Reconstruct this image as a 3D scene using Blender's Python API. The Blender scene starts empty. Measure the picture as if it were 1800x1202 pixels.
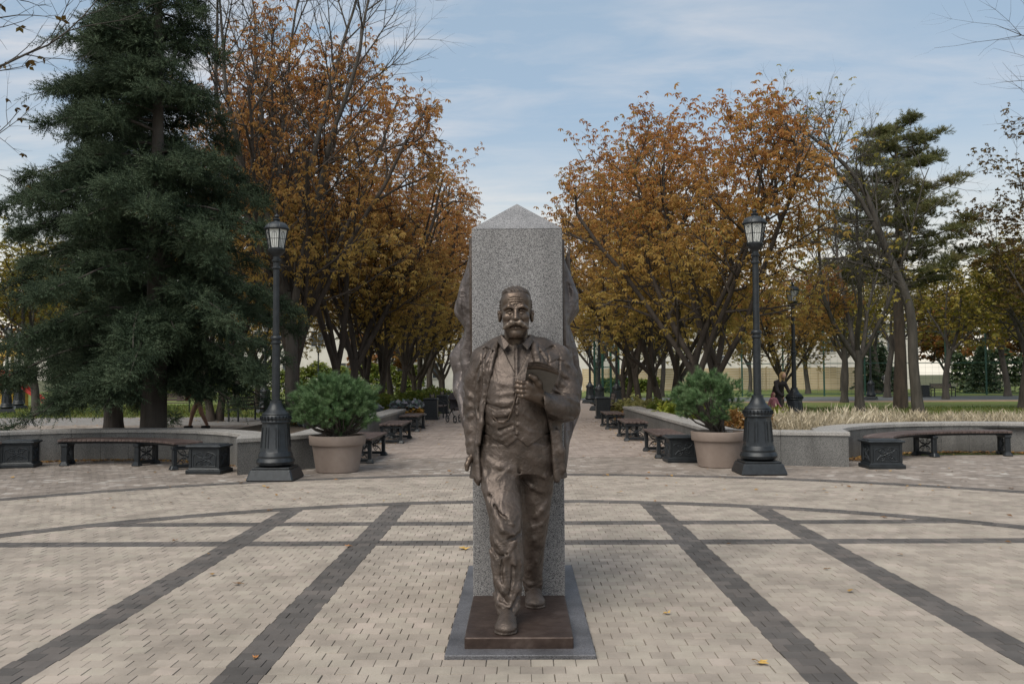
import bpy, math, random
import numpy as np
from mathutils import Vector, Matrix

C = bpy.context.scene.collection
SC = bpy.context.scene
R = math.radians
random.seed(5)

# ------------------------------------------------------------------ camera
cam_d = bpy.data.cameras.new('camera')
cam_d.sensor_width = 36.0
cam_d.lens = 31.0
cam_d.clip_start = 0.1
cam_d.clip_end = 3000
cam = bpy.data.objects.new('camera', cam_d)
C.objects.link(cam)
cam.matrix_world = (Matrix.Translation((-0.05, 0.0, 1.6)) @ Matrix.Rotation(R(0.52), 4, 'Z')
                    @ Matrix.Rotation(R(90 + 2.22), 4, 'X') @ Matrix.Rotation(R(-0.35), 4, 'Z'))
SC.camera = cam

# ------------------------------------------------------------------ sky and sun
MASK_OFF = (4.4, 7.7, 0.0)
SUN_EL, SUN_AZ = 52.0, 212.0          # degrees; azimuth measured clockwise from +Y (the view direction)
w = bpy.data.worlds.new('World')
SC.world = w
w.use_nodes = True
nt = w.node_tree
nt.nodes.clear()
out = nt.nodes.new('ShaderNodeOutputWorld')
bg = nt.nodes.new('ShaderNodeBackground')
sky = nt.nodes.new('ShaderNodeTexSky')
sky.sky_type = 'NISHITA'
sky.sun_disc = False
sky.sun_elevation = R(SUN_EL)
sky.sun_rotation = R(SUN_AZ)
sky.altitude = 100
sky.air_density = 1.0
sky.dust_density = 2.4
sky.ozone_density = 1.0
bg.inputs['Strength'].default_value = 0.10
tc = nt.nodes.new('ShaderNodeTexCoord')
# thin high cloud: streaks of noise laid on a flat ceiling (direction divided by its height)
sep = nt.nodes.new('ShaderNodeSeparateXYZ')
nt.links.new(tc.outputs['Generated'], sep.inputs[0])
mx = nt.nodes.new('ShaderNodeMath'); mx.operation = 'MAXIMUM'; mx.inputs[1].default_value = 0.0
nt.links.new(sep.outputs[2], mx.inputs[0])
ad = nt.nodes.new('ShaderNodeMath'); ad.operation = 'ADD'; ad.inputs[1].default_value = 0.12
nt.links.new(mx.outputs[0], ad.inputs[0])
dv = nt.nodes.new('ShaderNodeVectorMath'); dv.operation = 'DIVIDE'
cmb = nt.nodes.new('ShaderNodeCombineXYZ')
for i in range(3):
    nt.links.new(ad.outputs[0], cmb.inputs[i])
nt.links.new(tc.outputs['Generated'], dv.inputs[0])
nt.links.new(cmb.outputs[0], dv.inputs[1])
mp = nt.nodes.new('ShaderNodeMapping')
mp.inputs['Location'].default_value = (3.1, 5.4, 0)
mp.inputs['Rotation'].default_value = (0, 0, R(28))
mp.inputs['Scale'].default_value = (1.0, 2.2, 0.2)
nt.links.new(dv.outputs[0], mp.inputs[0])
cn = nt.nodes.new('ShaderNodeTexNoise')
cn.inputs['Scale'].default_value = 2.4
cn.inputs['Detail'].default_value = 9
cn.inputs['Roughness'].default_value = 0.58
cn.inputs['Distortion'].default_value = 0.35
nt.links.new(mp.outputs[0], cn.inputs['Vector'])
cr = nt.nodes.new('ShaderNodeValToRGB')
cr.color_ramp.elements[0].position = 0.40; cr.color_ramp.elements[0].color = (0, 0, 0, 1)
cr.color_ramp.elements[1].position = 0.72; cr.color_ramp.elements[1].color = (1, 1, 1, 1)
nt.links.new(cn.outputs['Fac'], cr.inputs[0])
ms_ = nt.nodes.new('ShaderNodeTexNoise')          # where the cloud field is thick and where it is clear
ms_.inputs['Scale'].default_value = 0.42; ms_.inputs['Detail'].default_value = 2
mo_ = nt.nodes.new('ShaderNodeMapping'); mo_.inputs['Location'].default_value = MASK_OFF
nt.links.new(dv.outputs[0], mo_.inputs[0]); nt.links.new(mo_.outputs[0], ms_.inputs['Vector'])
mk_ = nt.nodes.new('ShaderNodeMapRange'); mk_.inputs['From Min'].default_value = .44; mk_.inputs['From Max'].default_value = .62
mk_.inputs['To Min'].default_value = .04; mk_.inputs['To Max'].default_value = .95
nt.links.new(ms_.outputs['Fac'], mk_.inputs[0])
sc_ = nt.nodes.new('ShaderNodeMath'); sc_.operation = 'MULTIPLY'
nt.links.new(cr.outputs[0], sc_.inputs[0]); nt.links.new(mk_.outputs[0], sc_.inputs[1])
# even milky veil over the whole sky
veil = nt.nodes.new('ShaderNodeMixRGB'); veil.inputs[0].default_value = 0.60
veil.inputs[2].default_value = (3.55, 4.6, 5.55, 1)
nt.links.new(sky.outputs[0], veil.inputs[1])
mixc = nt.nodes.new('ShaderNodeMixRGB')
mixc.inputs[2].default_value = (6.5, 6.15, 6.0, 1)
nt.links.new(sc_.outputs[0], mixc.inputs[0])
nt.links.new(veil.outputs[0], mixc.inputs[1])
# pale warm air all round the horizon
hz = nt.nodes.new('ShaderNodeMapRange')
hz.inputs['From Min'].default_value = 0.0; hz.inputs['From Max'].default_value = 0.30
hz.inputs['To Min'].default_value = 0.80; hz.inputs['To Max'].default_value = 0.0
hz.interpolation_type = 'SMOOTHSTEP'
nt.links.new(mx.outputs[0], hz.inputs[0])
mixh = nt.nodes.new('ShaderNodeMixRGB')
mixh.inputs[2].default_value = (8.3, 7.6, 6.2, 1)
nt.links.new(hz.outputs[0], mixh.inputs[0])
nt.links.new(mixc.outputs[0], mixh.inputs[1])
nt.links.new(mixh.outputs[0], bg.inputs[0])
nt.links.new(bg.outputs[0], out.inputs[0])

sun_d = bpy.data.lights.new('sun', 'SUN')
sun_d.energy = 2.4
sun_d.angle = R(45)
sun_d.color = (1.0, 0.93, 0.82)
sun = bpy.data.objects.new('sun', sun_d)
C.objects.link(sun)
_el, _az = R(SUN_EL), R(SUN_AZ)
_dir = Vector((math.sin(_az) * math.cos(_el), math.cos(_az) * math.cos(_el), math.sin(_el)))
sun.rotation_euler = _dir.to_track_quat('Z', 'Y').to_euler()

SC.view_settings.view_transform = 'Standard'
SC.view_settings.look = 'None'
SC.view_settings.exposure = 0.42
SC.view_settings.gamma = 1.0
SC.view_settings.use_curve_mapping = False
SC.cycles.max_bounces = 8
SC.cycles.diffuse_bounces = 4
SC.cycles.transmission_bounces = 4
SC.cycles.transparent_max_bounces = 8

# ------------------------------------------------------------------ materials
MATS = {}

def col4(c):
    return (c[0], c[1], c[2], 1.0)

def material(name, stops, scale=5.0, rough=0.7, metal=0.0, bump=0.0, bscale=None, detail=5.0, dist=0.0,
             island=0.0, coord='Object', stretch=None, trans=0.0, spec=0.5, rough2=None, obj_rand=0.0, noise_rough=0.6):
    """noise-driven colour between stops [(pos, colour), ...], bump from a second noise, optional per-island value shift"""
    if name in MATS:
        return MATS[name]
    m = bpy.data.materials.new(name)
    MATS[name] = m
    m.use_nodes = True
    t = m.node_tree
    b = t.nodes['Principled BSDF']
    o = t.nodes['Material Output']
    tc = t.nodes.new('ShaderNodeTexCoord')
    src = tc.outputs[coord]
    if coord == 'World':
        pass
    if stretch:
        mp = t.nodes.new('ShaderNodeMapping')
        mp.inputs['Scale'].default_value = stretch
        t.links.new(src, mp.inputs[0])
        src = mp.outputs[0]
    n = t.nodes.new('ShaderNodeTexNoise')
    n.inputs['Scale'].default_value = scale
    n.inputs['Detail'].default_value = detail
    n.inputs['Roughness'].default_value = noise_rough
    n.inputs['Distortion'].default_value = dist
    t.links.new(src, n.inputs['Vector'])
    r = t.nodes.new('ShaderNodeValToRGB')
    el = r.color_ramp.elements
    while len(el) < len(stops):
        el.new(0.5)
    for e, (p, c) in zip(el, stops):
        e.position = p
        e.color = col4(c)
    t.links.new(n.outputs['Fac'], r.inputs[0])
    colour = r.outputs[0]
    if island or obj_rand:
        hsv = t.nodes.new('ShaderNodeHueSaturation')
        mr = t.nodes.new('ShaderNodeMapRange')
        if obj_rand:
            g = t.nodes.new('ShaderNodeObjectInfo'); rnd = g.outputs['Random']; amt = obj_rand
        else:
            g = t.nodes.new('ShaderNodeNewGeometry'); rnd = g.outputs['Random Per Island']; amt = island
        mr.inputs['To Min'].default_value = 1 - amt
        mr.inputs['To Max'].default_value = 1 + amt
        t.links.new(rnd, mr.inputs[0])
        t.links.new(mr.outputs[0], hsv.inputs['Value'])
        t.links.new(colour, hsv.inputs['Color'])
        colour = hsv.outputs[0]
    t.links.new(colour, b.inputs['Base Color'])
    b.inputs['Roughness'].default_value = rough
    b.inputs['Metallic'].default_value = metal
    b.inputs['Specular IOR Level'].default_value = spec
    if rough2 is not None:
        mr2 = t.nodes.new('ShaderNodeMapRange')
        mr2.inputs['To Min'].default_value = rough; mr2.inputs['To Max'].default_value = rough2
        t.links.new(n.outputs['Fac'], mr2.inputs[0])
        t.links.new(mr2.outputs[0], b.inputs['Roughness'])
    if bump:
        n2 = t.nodes.new('ShaderNodeTexNoise')
        n2.inputs['Scale'].default_value = bscale or scale * 3
        n2.inputs['Detail'].default_value = 4
        t.links.new(src, n2.inputs['Vector'])
        bp = t.nodes.new('ShaderNodeBump')
        bp.inputs['Strength'].default_value = 1.0
        bp.inputs['Distance'].default_value = bump
        t.links.new(n2.outputs['Fac'], bp.inputs['Height'])
        t.links.new(bp.outputs[0], b.inputs['Normal'])
    if trans:
        tr = t.nodes.new('ShaderNodeBsdfTranslucent')
        t.links.new(colour, tr.inputs[0])
        ms = t.nodes.new('ShaderNodeMixShader')
        ms.inputs[0].default_value = trans
        t.links.new(b.outputs[0], ms.inputs[1])
        t.links.new(tr.outputs[0], ms.inputs[2])
        t.links.new(ms.outputs[0], o.inputs[0])
    return m

def flat(name, c, rough=0.6, metal=0.0, var=0.12, scale=8.0, bump=0.0, **k):
    lo = tuple(x * (1 - var) for x in c)
    hi = tuple(min(1, x * (1 + var)) for x in c)
    return material(name, [(0.3, lo), (0.7, hi)], scale=scale, rough=rough, metal=metal, bump=bump, **k)

def leaf_material(name, cols, trans=0.35, rough=0.6, clump=0.45, zmix=None, nscale=0.55):
    """leaf colours: random per leaf between the given colours, shifted clump by clump; zmix=(z0,z1,colour) adds another leaf
    colour towards the lower boughs"""
    m = bpy.data.materials.new(name)
    m.use_nodes = True
    t = m.node_tree
    b = t.nodes['Principled BSDF']; o = t.nodes['Material Output']
    g = t.nodes.new('ShaderNodeNewGeometry')
    tc = t.nodes.new('ShaderNodeTexCoord')
    n = t.nodes.new('ShaderNodeTexNoise')
    n.inputs['Scale'].default_value = nscale
    n.inputs['Detail'].default_value = 3
    oi = t.nodes.new('ShaderNodeObjectInfo')
    va = t.nodes.new('ShaderNodeVectorMath'); va.operation = 'ADD'
    sc = t.nodes.new('ShaderNodeMath'); sc.operation = 'MULTIPLY'; sc.inputs[1].default_value = 40
    t.links.new(oi.outputs['Random'], sc.inputs[0])
    t.links.new(tc.outputs['Object'], va.inputs[0]); t.links.new(sc.outputs[0], va.inputs[1])
    t.links.new(va.outputs[0], n.inputs['Vector'])
    mr = t.nodes.new('ShaderNodeMapRange')
    mr.inputs['From Min'].default_value = 0.3; mr.inputs['From Max'].default_value = 0.7
    t.links.new(n.outputs['Fac'], mr.inputs[0])
    mixf = t.nodes.new('ShaderNodeMix'); mixf.data_type = 'FLOAT'
    mixf.inputs[0].default_value = clump
    t.links.new(g.outputs['Random Per Island'], mixf.inputs[2])
    t.links.new(mr.outputs[0], mixf.inputs[3])
    r = t.nodes.new('ShaderNodeValToRGB')
    el = r.color_ramp.elements
    while len(el) < len(cols):
        el.new(0.5)
    for i, (e, c) in enumerate(zip(el, cols)):
        e.position = 0.12 + 0.76 * i / (len(cols) - 1)
        e.color = col4(c)
    t.links.new(mixf.outputs[0], r.inputs[0])
    colour = r.outputs[0]
    if zmix:
        sx = t.nodes.new('ShaderNodeSeparateXYZ')
        t.links.new(tc.outputs['Object'], sx.inputs[0])
        nz = t.nodes.new('ShaderNodeMath'); nz.operation = 'MULTIPLY_ADD'; nz.inputs[1].default_value = 6.0
        t.links.new(n.outputs['Fac'], nz.inputs[0]); t.links.new(sx.outputs[2], nz.inputs[2])
        zr = t.nodes.new('ShaderNodeMapRange')
        zr.inputs['From Min'].default_value = zmix[0] + 3; zr.inputs['From Max'].default_value = zmix[1] + 3
        zr.inputs['To Min'].default_value = zmix[3]; zr.inputs['To Max'].default_value = 0.0
        t.links.new(nz.outputs[0], zr.inputs[0])
        mm = t.nodes.new('ShaderNodeMixRGB')
        mm.inputs[2].default_value = col4(zmix[2])
        t.links.new(zr.outputs[0], mm.inputs[0]); t.links.new(colour, mm.inputs[1])
        colour = mm.outputs[0]
    t.links.new(colour, b.inputs['Base Color'])
    b.inputs['Roughness'].default_value = rough
    b.inputs['Specular IOR Level'].default_value = 0.3
    if trans:
        tr = t.nodes.new('ShaderNodeBsdfTranslucent')
        t.links.new(colour, tr.inputs[0])
        ms = t.nodes.new('ShaderNodeMixShader'); ms.inputs[0].default_value = trans
        t.links.new(b.outputs[0], ms.inputs[1]); t.links.new(tr.outputs[0], ms.inputs[2])
        t.links.new(ms.outputs[0], o.inputs[0])
    return m

def granite(name, light, mid, dark, scale=150, rough=0.55, mix=(.30, .55), stain=0.0):
    """crystals: every cell of a fine Voronoi gets one of three stone colours, broken up by noise; slow weather stains"""
    m = bpy.data.materials.new(name)
    m.use_nodes = True
    t = m.node_tree
    b = t.nodes['Principled BSDF']
    tc = t.nodes.new('ShaderNodeTexCoord')
    v = t.nodes.new('ShaderNodeTexVoronoi'); v.inputs['Scale'].default_value = scale
    t.links.new(tc.outputs['Object'], v.inputs['Vector'])
    n = t.nodes.new('ShaderNodeTexNoise')
    n.inputs['Scale'].default_value = scale * .35; n.inputs['Detail'].default_value = 3; n.inputs['Roughness'].default_value = 0.7
    t.links.new(tc.outputs['Object'], n.inputs['Vector'])
    sx = t.nodes.new('ShaderNodeSeparateColor')
    t.links.new(v.outputs['Color'], sx.inputs[0])
    mf = t.nodes.new('ShaderNodeMix'); mf.data_type = 'FLOAT'; mf.inputs[0].default_value = .35
    t.links.new(sx.outputs[0], mf.inputs[2]); t.links.new(n.outputs['Fac'], mf.inputs[3])
    r = t.nodes.new('ShaderNodeValToRGB')
    r.color_ramp.elements.new(0.5)
    for e, p, c in zip(r.color_ramp.elements, (mix[0], (mix[0] + mix[1]) / 2, mix[1]), (dark, mid, light)):
        e.position = p; e.color = col4(c)
    t.links.new(mf.outputs[0], r.inputs[0])
    n2 = t.nodes.new('ShaderNodeTexNoise'); n2.inputs['Scale'].default_value = 2.3; n2.inputs['Detail'].default_value = 6
    mst = t.nodes.new('ShaderNodeMapping'); mst.inputs['Scale'].default_value = (1.4, 1.4, .35)
    t.links.new(tc.outputs['Object'], mst.inputs[0]); t.links.new(mst.outputs[0], n2.inputs['Vector'])
    mr = t.nodes.new('ShaderNodeMapRange')
    mr.inputs['From Min'].default_value = 0.3; mr.inputs['From Max'].default_value = 0.7
    mr.inputs['To Min'].default_value = 1 - stain; mr.inputs['To Max'].default_value = 1 + stain * 0.5
    t.links.new(n2.outputs['Fac'], mr.inputs[0])
    hsv = t.nodes.new('ShaderNodeHueSaturation')
    t.links.new(mr.outputs[0], hsv.inputs['Value'])
    t.links.new(r.outputs[0], hsv.inputs['Color'])
    t.links.new(hsv.outputs[0], b.inputs['Base Color'])
    b.inputs['Roughness'].default_value = rough
    MATS[name] = m
    return m

# ------------------------------------------------------------------ mesh helpers
def mesh_np(name, V, F, mat=None, smooth=False, midx=None):
    """mesh from numpy verts (n,3) and a list of face index arrays [(k,3) or (k,4), ...]"""
    me = bpy.data.meshes.new(name)
    V = np.asarray(V, dtype=np.float32)
    if isinstance(F, np.ndarray):
        F = [F]
    F = [np.asarray(f, dtype=np.int32) for f in F if len(f)]
    me.vertices.add(len(V))
    me.vertices.foreach_set('co', V.ravel())
    li = np.concatenate([f.ravel() for f in F])
    tot = np.concatenate([np.full(len(f), f.shape[1], dtype=np.int32) for f in F])
    st = np.concatenate([[0], np.cumsum(tot)[:-1]]).astype(np.int32)
    me.loops.add(len(li))
    me.loops.foreach_set('vertex_index', li)
    me.polygons.add(len(tot))
    me.polygons.foreach_set('loop_start', st)
    me.polygons.foreach_set('loop_total', tot)
    me.polygons.foreach_set('use_smooth', np.full(len(tot), bool(smooth)))
    me.update(calc_edges=True)
    for x in (mat if isinstance(mat, (list, tuple)) else [mat]):
        if x is not None:
            me.materials.append(x)
    if midx is not None:
        me.polygons.foreach_set('material_index', np.asarray(midx, dtype=np.int32))
    return me

def link(name, me, parent=None, loc=None, rotz=None):
    o = bpy.data.objects.new(name, me)
    C.objects.link(o)
    if parent is not None:
        o.parent = parent
    if loc is not None:
        o.location = loc
    if rotz is not None:
        o.rotation_euler = (0, 0, rotz)
    return o

def tag(o, label=None, cat=None, group=None, kind=None):
    if label: o['label'] = label
    if cat: o['category'] = cat
    if group: o['group'] = group
    if kind: o['kind'] = kind
    return o

def thing(name, label, cat, loc=(0, 0, 0), rotz=0.0, group=None, kind=None):
    o = bpy.data.objects.new(name, None)
    o.empty_display_size = 0.2
    C.objects.link(o)
    o.location = loc
    o.rotation_euler = (0, 0, rotz)
    return tag(o, label, cat, group, kind)

KIDS = {}
def dup(root, loc, rotz=0.0, scale=None, label=None, group=None):
    """a copy of a thing with copies of its parts and sub-parts (meshes shared)"""
    r = root.copy()
    C.objects.link(r)
    r.location = loc
    r.rotation_euler = (0, 0, rotz)
    if scale is not None:
        r.scale = (scale, scale, scale) if not hasattr(scale, '__len__') else scale
    if label: r['label'] = label
    if group: r['group'] = group
    for ch in list(root.children):
        c = ch.copy(); C.objects.link(c); c.parent = r
        for g in list(ch.children):
            d = g.copy(); C.objects.link(d); d.parent = c
    return r

class MB:
    """collects simple shapes into one mesh"""
    def __init__(self):
        self.v = []; self.f = []; self.n = 0
    def add(self, V, F):
        self.v.append(np.asarray(V, dtype=float))
        self.f += [tuple(int(i) + self.n for i in f) for f in F]
        self.n += len(V)
    def box(self, c, s, rz=0.0, bev=0.0, rx=0.0, ry=0.0, taper=1.0):
        """box centred at c with size s; bev bevels every edge a little; taper scales the top"""
        hx, hy, hz = s[0] / 2, s[1] / 2, s[2] / 2
        if bev <= 0:
            V = np.array([[-hx, -hy, -hz], [hx, -hy, -hz], [hx, hy, -hz], [-hx, hy, -hz],
                          [-hx * taper, -hy * taper, hz], [hx * taper, -hy * taper, hz], [hx * taper, hy * taper, hz], [-hx * taper, hy * taper, hz]])
            F = [(0, 3, 2, 1), (4, 5, 6, 7), (0, 1, 5, 4), (1, 2, 6, 5), (2, 3, 7, 6), (3, 0, 4, 7)]
        else:
            b = min(bev, hx * .9, hy * .9, hz * .9)
            rings = []
            for z, i in ((-hz, b), (-hz + b, 0), (hz - b, 0), (hz, b)):
                k = 1.0 if z < 0 else taper
                X, Y = hx * k, hy * k
                rings.append([[-X + i, -Y + b if i else -Y + b, z], ])
                rings[-1] = [[-X + b, -Y + i, z], [X - b, -Y + i, z], [X - i, -Y + b, z], [X - i, Y - b, z],
                             [X - b, Y - i, z], [-X + b, Y - i, z], [-X + i, Y - b, z], [-X + i, -Y + b, z]]
            V = np.array([p for r_ in rings for p in r_])
            F = [tuple(range(7, -1, -1)), tuple(range(24, 32))]
            for k in range(3):
                for j in range(8):
                    a = k * 8 + j; c2 = k * 8 + (j + 1) % 8
                    F.append((a, c2, c2 + 8, a + 8))
        if rx or ry:
            M = np.array((Matrix.Rotation(ry, 3, 'Y') @ Matrix.Rotation(rx, 3, 'X')))
            V = V @ M.T
        if rz:
            cz, sz = math.cos(rz), math.sin(rz)
            V = V @ np.array([[cz, sz, 0], [-sz, cz, 0], [0, 0, 1]])
        self.add(V + np.array(c, dtype=float), F)
        return self
    def lathe(self, prof, n=24, c=(0, 0, 0), ang=0.0, cap=True):
        """prof: [(radius, z), ...] bottom to top, n sides"""
        a = np.arange(n) * 2 * math.pi / n + ang
        V = []
        for r_, z in prof:
            V += [[r_ * math.cos(t) + c[0], r_ * math.sin(t) + c[1], z + c[2]] for t in a]
        F = []
        for k in range(len(prof) - 1):
            for j in range(n):
                p, q = k * n + j, k * n + (j + 1) % n
                F.append((p, q, q + n, p + n))
        if cap:
            F.append(tuple(range(n - 1, -1, -1)))
            F.append(tuple(range((len(prof) - 1) * n, len(prof) * n)))
        self.add(V, F)
        return self
    def tube(self, pts, rad, n=8, cap=True):
        V, F = tube_arrays(pts, rad, n)
        F = [tuple(f) for f in F]
        if cap:
            F.append(tuple(range(n - 1, -1, -1)))
            F.append(tuple(range((len(pts) - 1) * n, len(pts) * n)))
        self.add(V, F)
        return self
    def prism(self, poly, axis='y', a=0.0, b=0.1):
        """polygon [(u,v)] swept from a to b along axis ('y': u=x v=z; 'z': u=x v=y; 'x': u=y v=z)"""
        n = len(poly)
        def P(u, v, t):
            return {'y': (u, t, v), 'z': (u, v, t), 'x': (t, u, v)}[axis]
        V = [P(u, v, a) for u, v in poly] + [P(u, v, b) for u, v in poly]
        F = [tuple(range(n)), tuple(range(2 * n - 1, n - 1, -1))]
        F += [(i, n + i, n + (i + 1) % n, (i + 1) % n) for i in range(n)]
        self.add(V, F)
        return self
    def xform(self, M):
        A = np.array(M)
        self.v = [v @ A[:3, :3].T + A[:3, 3] for v in self.v]
        return self
    def build(self, name, mat, parent=None, smooth=False, loc=None, rotz=None, angle=None):
        me = self.mesh(name, mat, smooth)
        return link(name, me, parent, loc, rotz)
    def mesh(self, name, mat, smooth=False):
        me = bpy.data.meshes.new(name)
        V = np.concatenate(self.v)
        me.from_pydata(V.tolist(), [], self.f)
        if smooth:
            me.polygons.foreach_set('use_smooth', np.ones(len(me.polygons), dtype=bool))
            try:
                me.set_sharp_from_angle(angle=R(38))
            except Exception:
                pass
        if mat is not None:
            me.materials.append(mat)
        me.update()
        # outward normals
        import bmesh
        bm = bmesh.new(); bm.from_mesh(me)
        bmesh.ops.recalc_face_normals(bm, faces=bm.faces)
        bm.to_mesh(me); bm.free()
        return me

def tube_arrays(pts, rad, n=8):
    P = np.asarray(pts, dtype=float)
    m = len(P)
    rad = np.broadcast_to(np.asarray(rad, dtype=float), (m,))
    T = np.gradient(P, axis=0)
    T /= np.linalg.norm(T, axis=1, keepdims=True) + 1e-9
    ref = np.array([0, 0, 1.0]) if abs(T[0][2]) < 0.9 else np.array([1.0, 0, 0])
    U = np.cross(T, ref); U /= np.linalg.norm(U, axis=1, keepdims=True) + 1e-9
    W = np.cross(T, U)
    a = np.arange(n) * 2 * math.pi / n
    V = P[:, None, :] + rad[:, None, None] * (np.cos(a)[None, :, None] * U[:, None, :] + np.sin(a)[None, :, None] * W[:, None, :])
    i = np.arange(m - 1)[:, None] * n; j = np.arange(n)[None, :]; j2 = (j + 1) % n
    F = np.stack([i + j, i + n + j, i + n + j2, i + j2], axis=-1).reshape(-1, 4)
    return V.reshape(-1, 3), F

def structure(name, me):
    return tag(link(name, me), kind='structure')
# ================================================================== SCULPTING: signed distances on a grid, meshed by surface nets
class Clay:
    def __init__(self, lo, hi, h):
        self.lo = np.array(lo, float); self.h = h
        self.n = np.ceil((np.array(hi) - self.lo) / h).astype(int) + 1
        self.f = np.full(self.n, 0.08, dtype=np.float32)
    def region(self, lo, hi, m):
        a = np.clip(np.floor((np.asarray(lo) - m - self.lo) / self.h).astype(int), 0, self.n)
        b = np.clip(np.ceil((np.asarray(hi) + m - self.lo) / self.h).astype(int) + 1, 0, self.n)
        return tuple(slice(i, j) for i, j in zip(a, b))
    def coords(self, s):
        ax = [self.lo[i] + self.h * np.arange(s[i].start, s[i].stop, dtype=np.float32) for i in range(3)]
        return np.meshgrid(*ax, indexing='ij', sparse=True)
    def put(self, s, d, op, k):
        a = self.f[s]
        d = d.astype(np.float32)
        if op == 'add':
            if k > 0:
                hh = np.maximum(k - np.abs(a - d), 0) / k
                self.f[s] = np.minimum(a, d) - hh * hh * k * .25
            else:
                self.f[s] = np.minimum(a, d)
        else:
            d = -d
            if k > 0:
                hh = np.maximum(k - np.abs(a - d), 0) / k
                self.f[s] = np.maximum(a, d) + hh * hh * k * .25
            else:
                self.f[s] = np.maximum(a, d)
    def cap(self, a, b, ra, rb=None, k=.01, op='add', flatv=None):
        """tapered capsule; flatv=(axis scale x,y,z) squashes it about its axis"""
        rb = ra if rb is None else rb
        a, b = np.array(a, float), np.array(b, float)
        rm = max(ra, rb)
        m = rm + k + 3 * self.h
        s = self.region(np.minimum(a, b), np.maximum(a, b), m)
        x, y, z = self.coords(s)
        ab = b - a; L2 = float(ab @ ab) + 1e-12
        px, py, pz = x - a[0], y - a[1], z - a[2]
        t = np.clip((px * ab[0] + py * ab[1] + pz * ab[2]) / L2, 0, 1)
        qx, qy, qz = px - t * ab[0], py - t * ab[1], pz - t * ab[2]
        if flatv is not None:
            qx, qy, qz = qx / flatv[0], qy / flatv[1], qz / flatv[2]
        d = np.sqrt(qx * qx + qy * qy + qz * qz) - (ra + (rb - ra) * t)
        if flatv is not None:
            d = d * min(flatv)
        self.put(s, d, op, k)
        return self
    def line(self, pts, rad, k=.01, op='add'):
        rad = np.broadcast_to(np.asarray(rad, float), (len(pts),))
        for i in range(len(pts) - 1):
            self.cap(pts[i], pts[i + 1], rad[i], rad[i + 1], k, op)
        return self
    def ell(self, c, r, k=.01, op='add', rot=None):
        c, r = np.array(c, float), np.array(r, float)
        s = self.region(c - r.max(), c + r.max(), k + 3 * self.h)
        x, y, z = self.coords(s)
        px, py, pz = x - c[0], y - c[1], z - c[2]
        if rot is not None:
            M = np.array(rot.transposed() if hasattr(rot, 'transposed') else rot)
            px, py, pz = (M[i, 0] * px + M[i, 1] * py + M[i, 2] * pz for i in range(3))
        k0 = np.sqrt((px / r[0]) ** 2 + (py / r[1]) ** 2 + (pz / r[2]) ** 2)
        k1 = np.sqrt((px / r[0] ** 2) ** 2 + (py / r[1] ** 2) ** 2 + (pz / r[2] ** 2) ** 2) + 1e-9
        d = k0 * (k0 - 1) / k1
        d = np.where(k0 < 1e-3, -r.min(), d)
        self.put(s, d, op, k)
        return self
    def loft(self, rows, k=.02, op='add', p=2.0, grow=0.0):
        """stack of superellipses [(z, cx, cy, rx, ry), ...]"""
        A = np.array(sorted(rows), float)
        z0, z1 = A[0, 0], A[-1, 0]
        rmax = A[:, 3:].max() + abs(grow)
        lo = (A[:, 1].min() - rmax, A[:, 2].min() - rmax, z0)
        hi = (A[:, 1].max() + rmax, A[:, 2].max() + rmax, z1)
        s = self.region(lo, hi, k + 3 * self.h)
        x, y, z = self.coords(s)
        zz = z.ravel()
        def smooth_interp(c):
            zi = np.linspace(z0, z1, 160); v = np.interp(zi, A[:, 0], A[:, c])
            w_ = max(3, int(160 * .05 / max(.05, z1 - z0)) | 1)
            v = np.convolve(np.pad(v, w_ // 2, 'edge'), np.ones(w_) / w_, 'valid')
            return np.interp(zz, zi, v)[None, None, :].astype(np.float32)
        cx, cy, rx, ry = (smooth_interp(c) for c in (1, 2, 3, 4))
        rx, ry = rx + grow, ry + grow
        u, v = np.abs(x - cx) / rx, np.abs(y - cy) / ry
        q = (u ** p + v ** p) ** (1 / p)
        d = (q - 1) * np.minimum(rx, ry)
        zc = np.maximum(z0 - z, z - z1)
        d = np.maximum(d, zc)
        self.put(s, d, op, k)
        return self
    def half(self, fn, lo, hi, op='sub', k=0.0):
        """add or cut by any function of x, y, z (negative inside), within a box"""
        s = self.region(lo, hi, 0)
        x, y, z = self.coords(s)
        d = fn(x, y, z)
        d = np.broadcast_to(d, self.f[s].shape)
        self.put(s, d, op, k)
        return self
    def wobble(self, amp, freq, seed=0, n=5, aniso=(1, 1, 1)):
        r = np.random.default_rng(seed)
        s = tuple(slice(0, i) for i in self.n)
        x, y, z = self.coords(s)
        for i in range(n):
            kx, ky, kz = r.normal(0, freq, 3) * np.array(aniso); ph = r.uniform(0, 6.28)
            self.f += (amp / math.sqrt(n) * np.sin(kx * x + ky * y + kz * z + ph)).astype(np.float32)
        return self
    def mesh(self, origin=(0, 0, 0)):
        f = self.f; h = self.h
        n = np.array(f.shape)
        neg = f < 0
        # cells whose eight corners differ in sign
        c = np.zeros(n - 1, dtype=np.int8)
        for dx in (0, 1):
            for dy in (0, 1):
                for dz in (0, 1):
                    c += neg[dx:n[0] - 1 + dx, dy:n[1] - 1 + dy, dz:n[2] - 1 + dz]
        act = (c > 0) & (c < 8)
        ci = np.argwhere(act)
        idx = np.full(n - 1, -1, dtype=np.int32)
        idx[act] = np.arange(len(ci), dtype=np.int32)
        acc = np.zeros((len(ci), 3)); cnt = np.zeros(len(ci))
        corner = {}
        for dx in (0, 1):
            for dy in (0, 1):
                for dz in (0, 1):
                    corner[(dx, dy, dz)] = f[ci[:, 0] + dx, ci[:, 1] + dy, ci[:, 2] + dz].astype(float)
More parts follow.
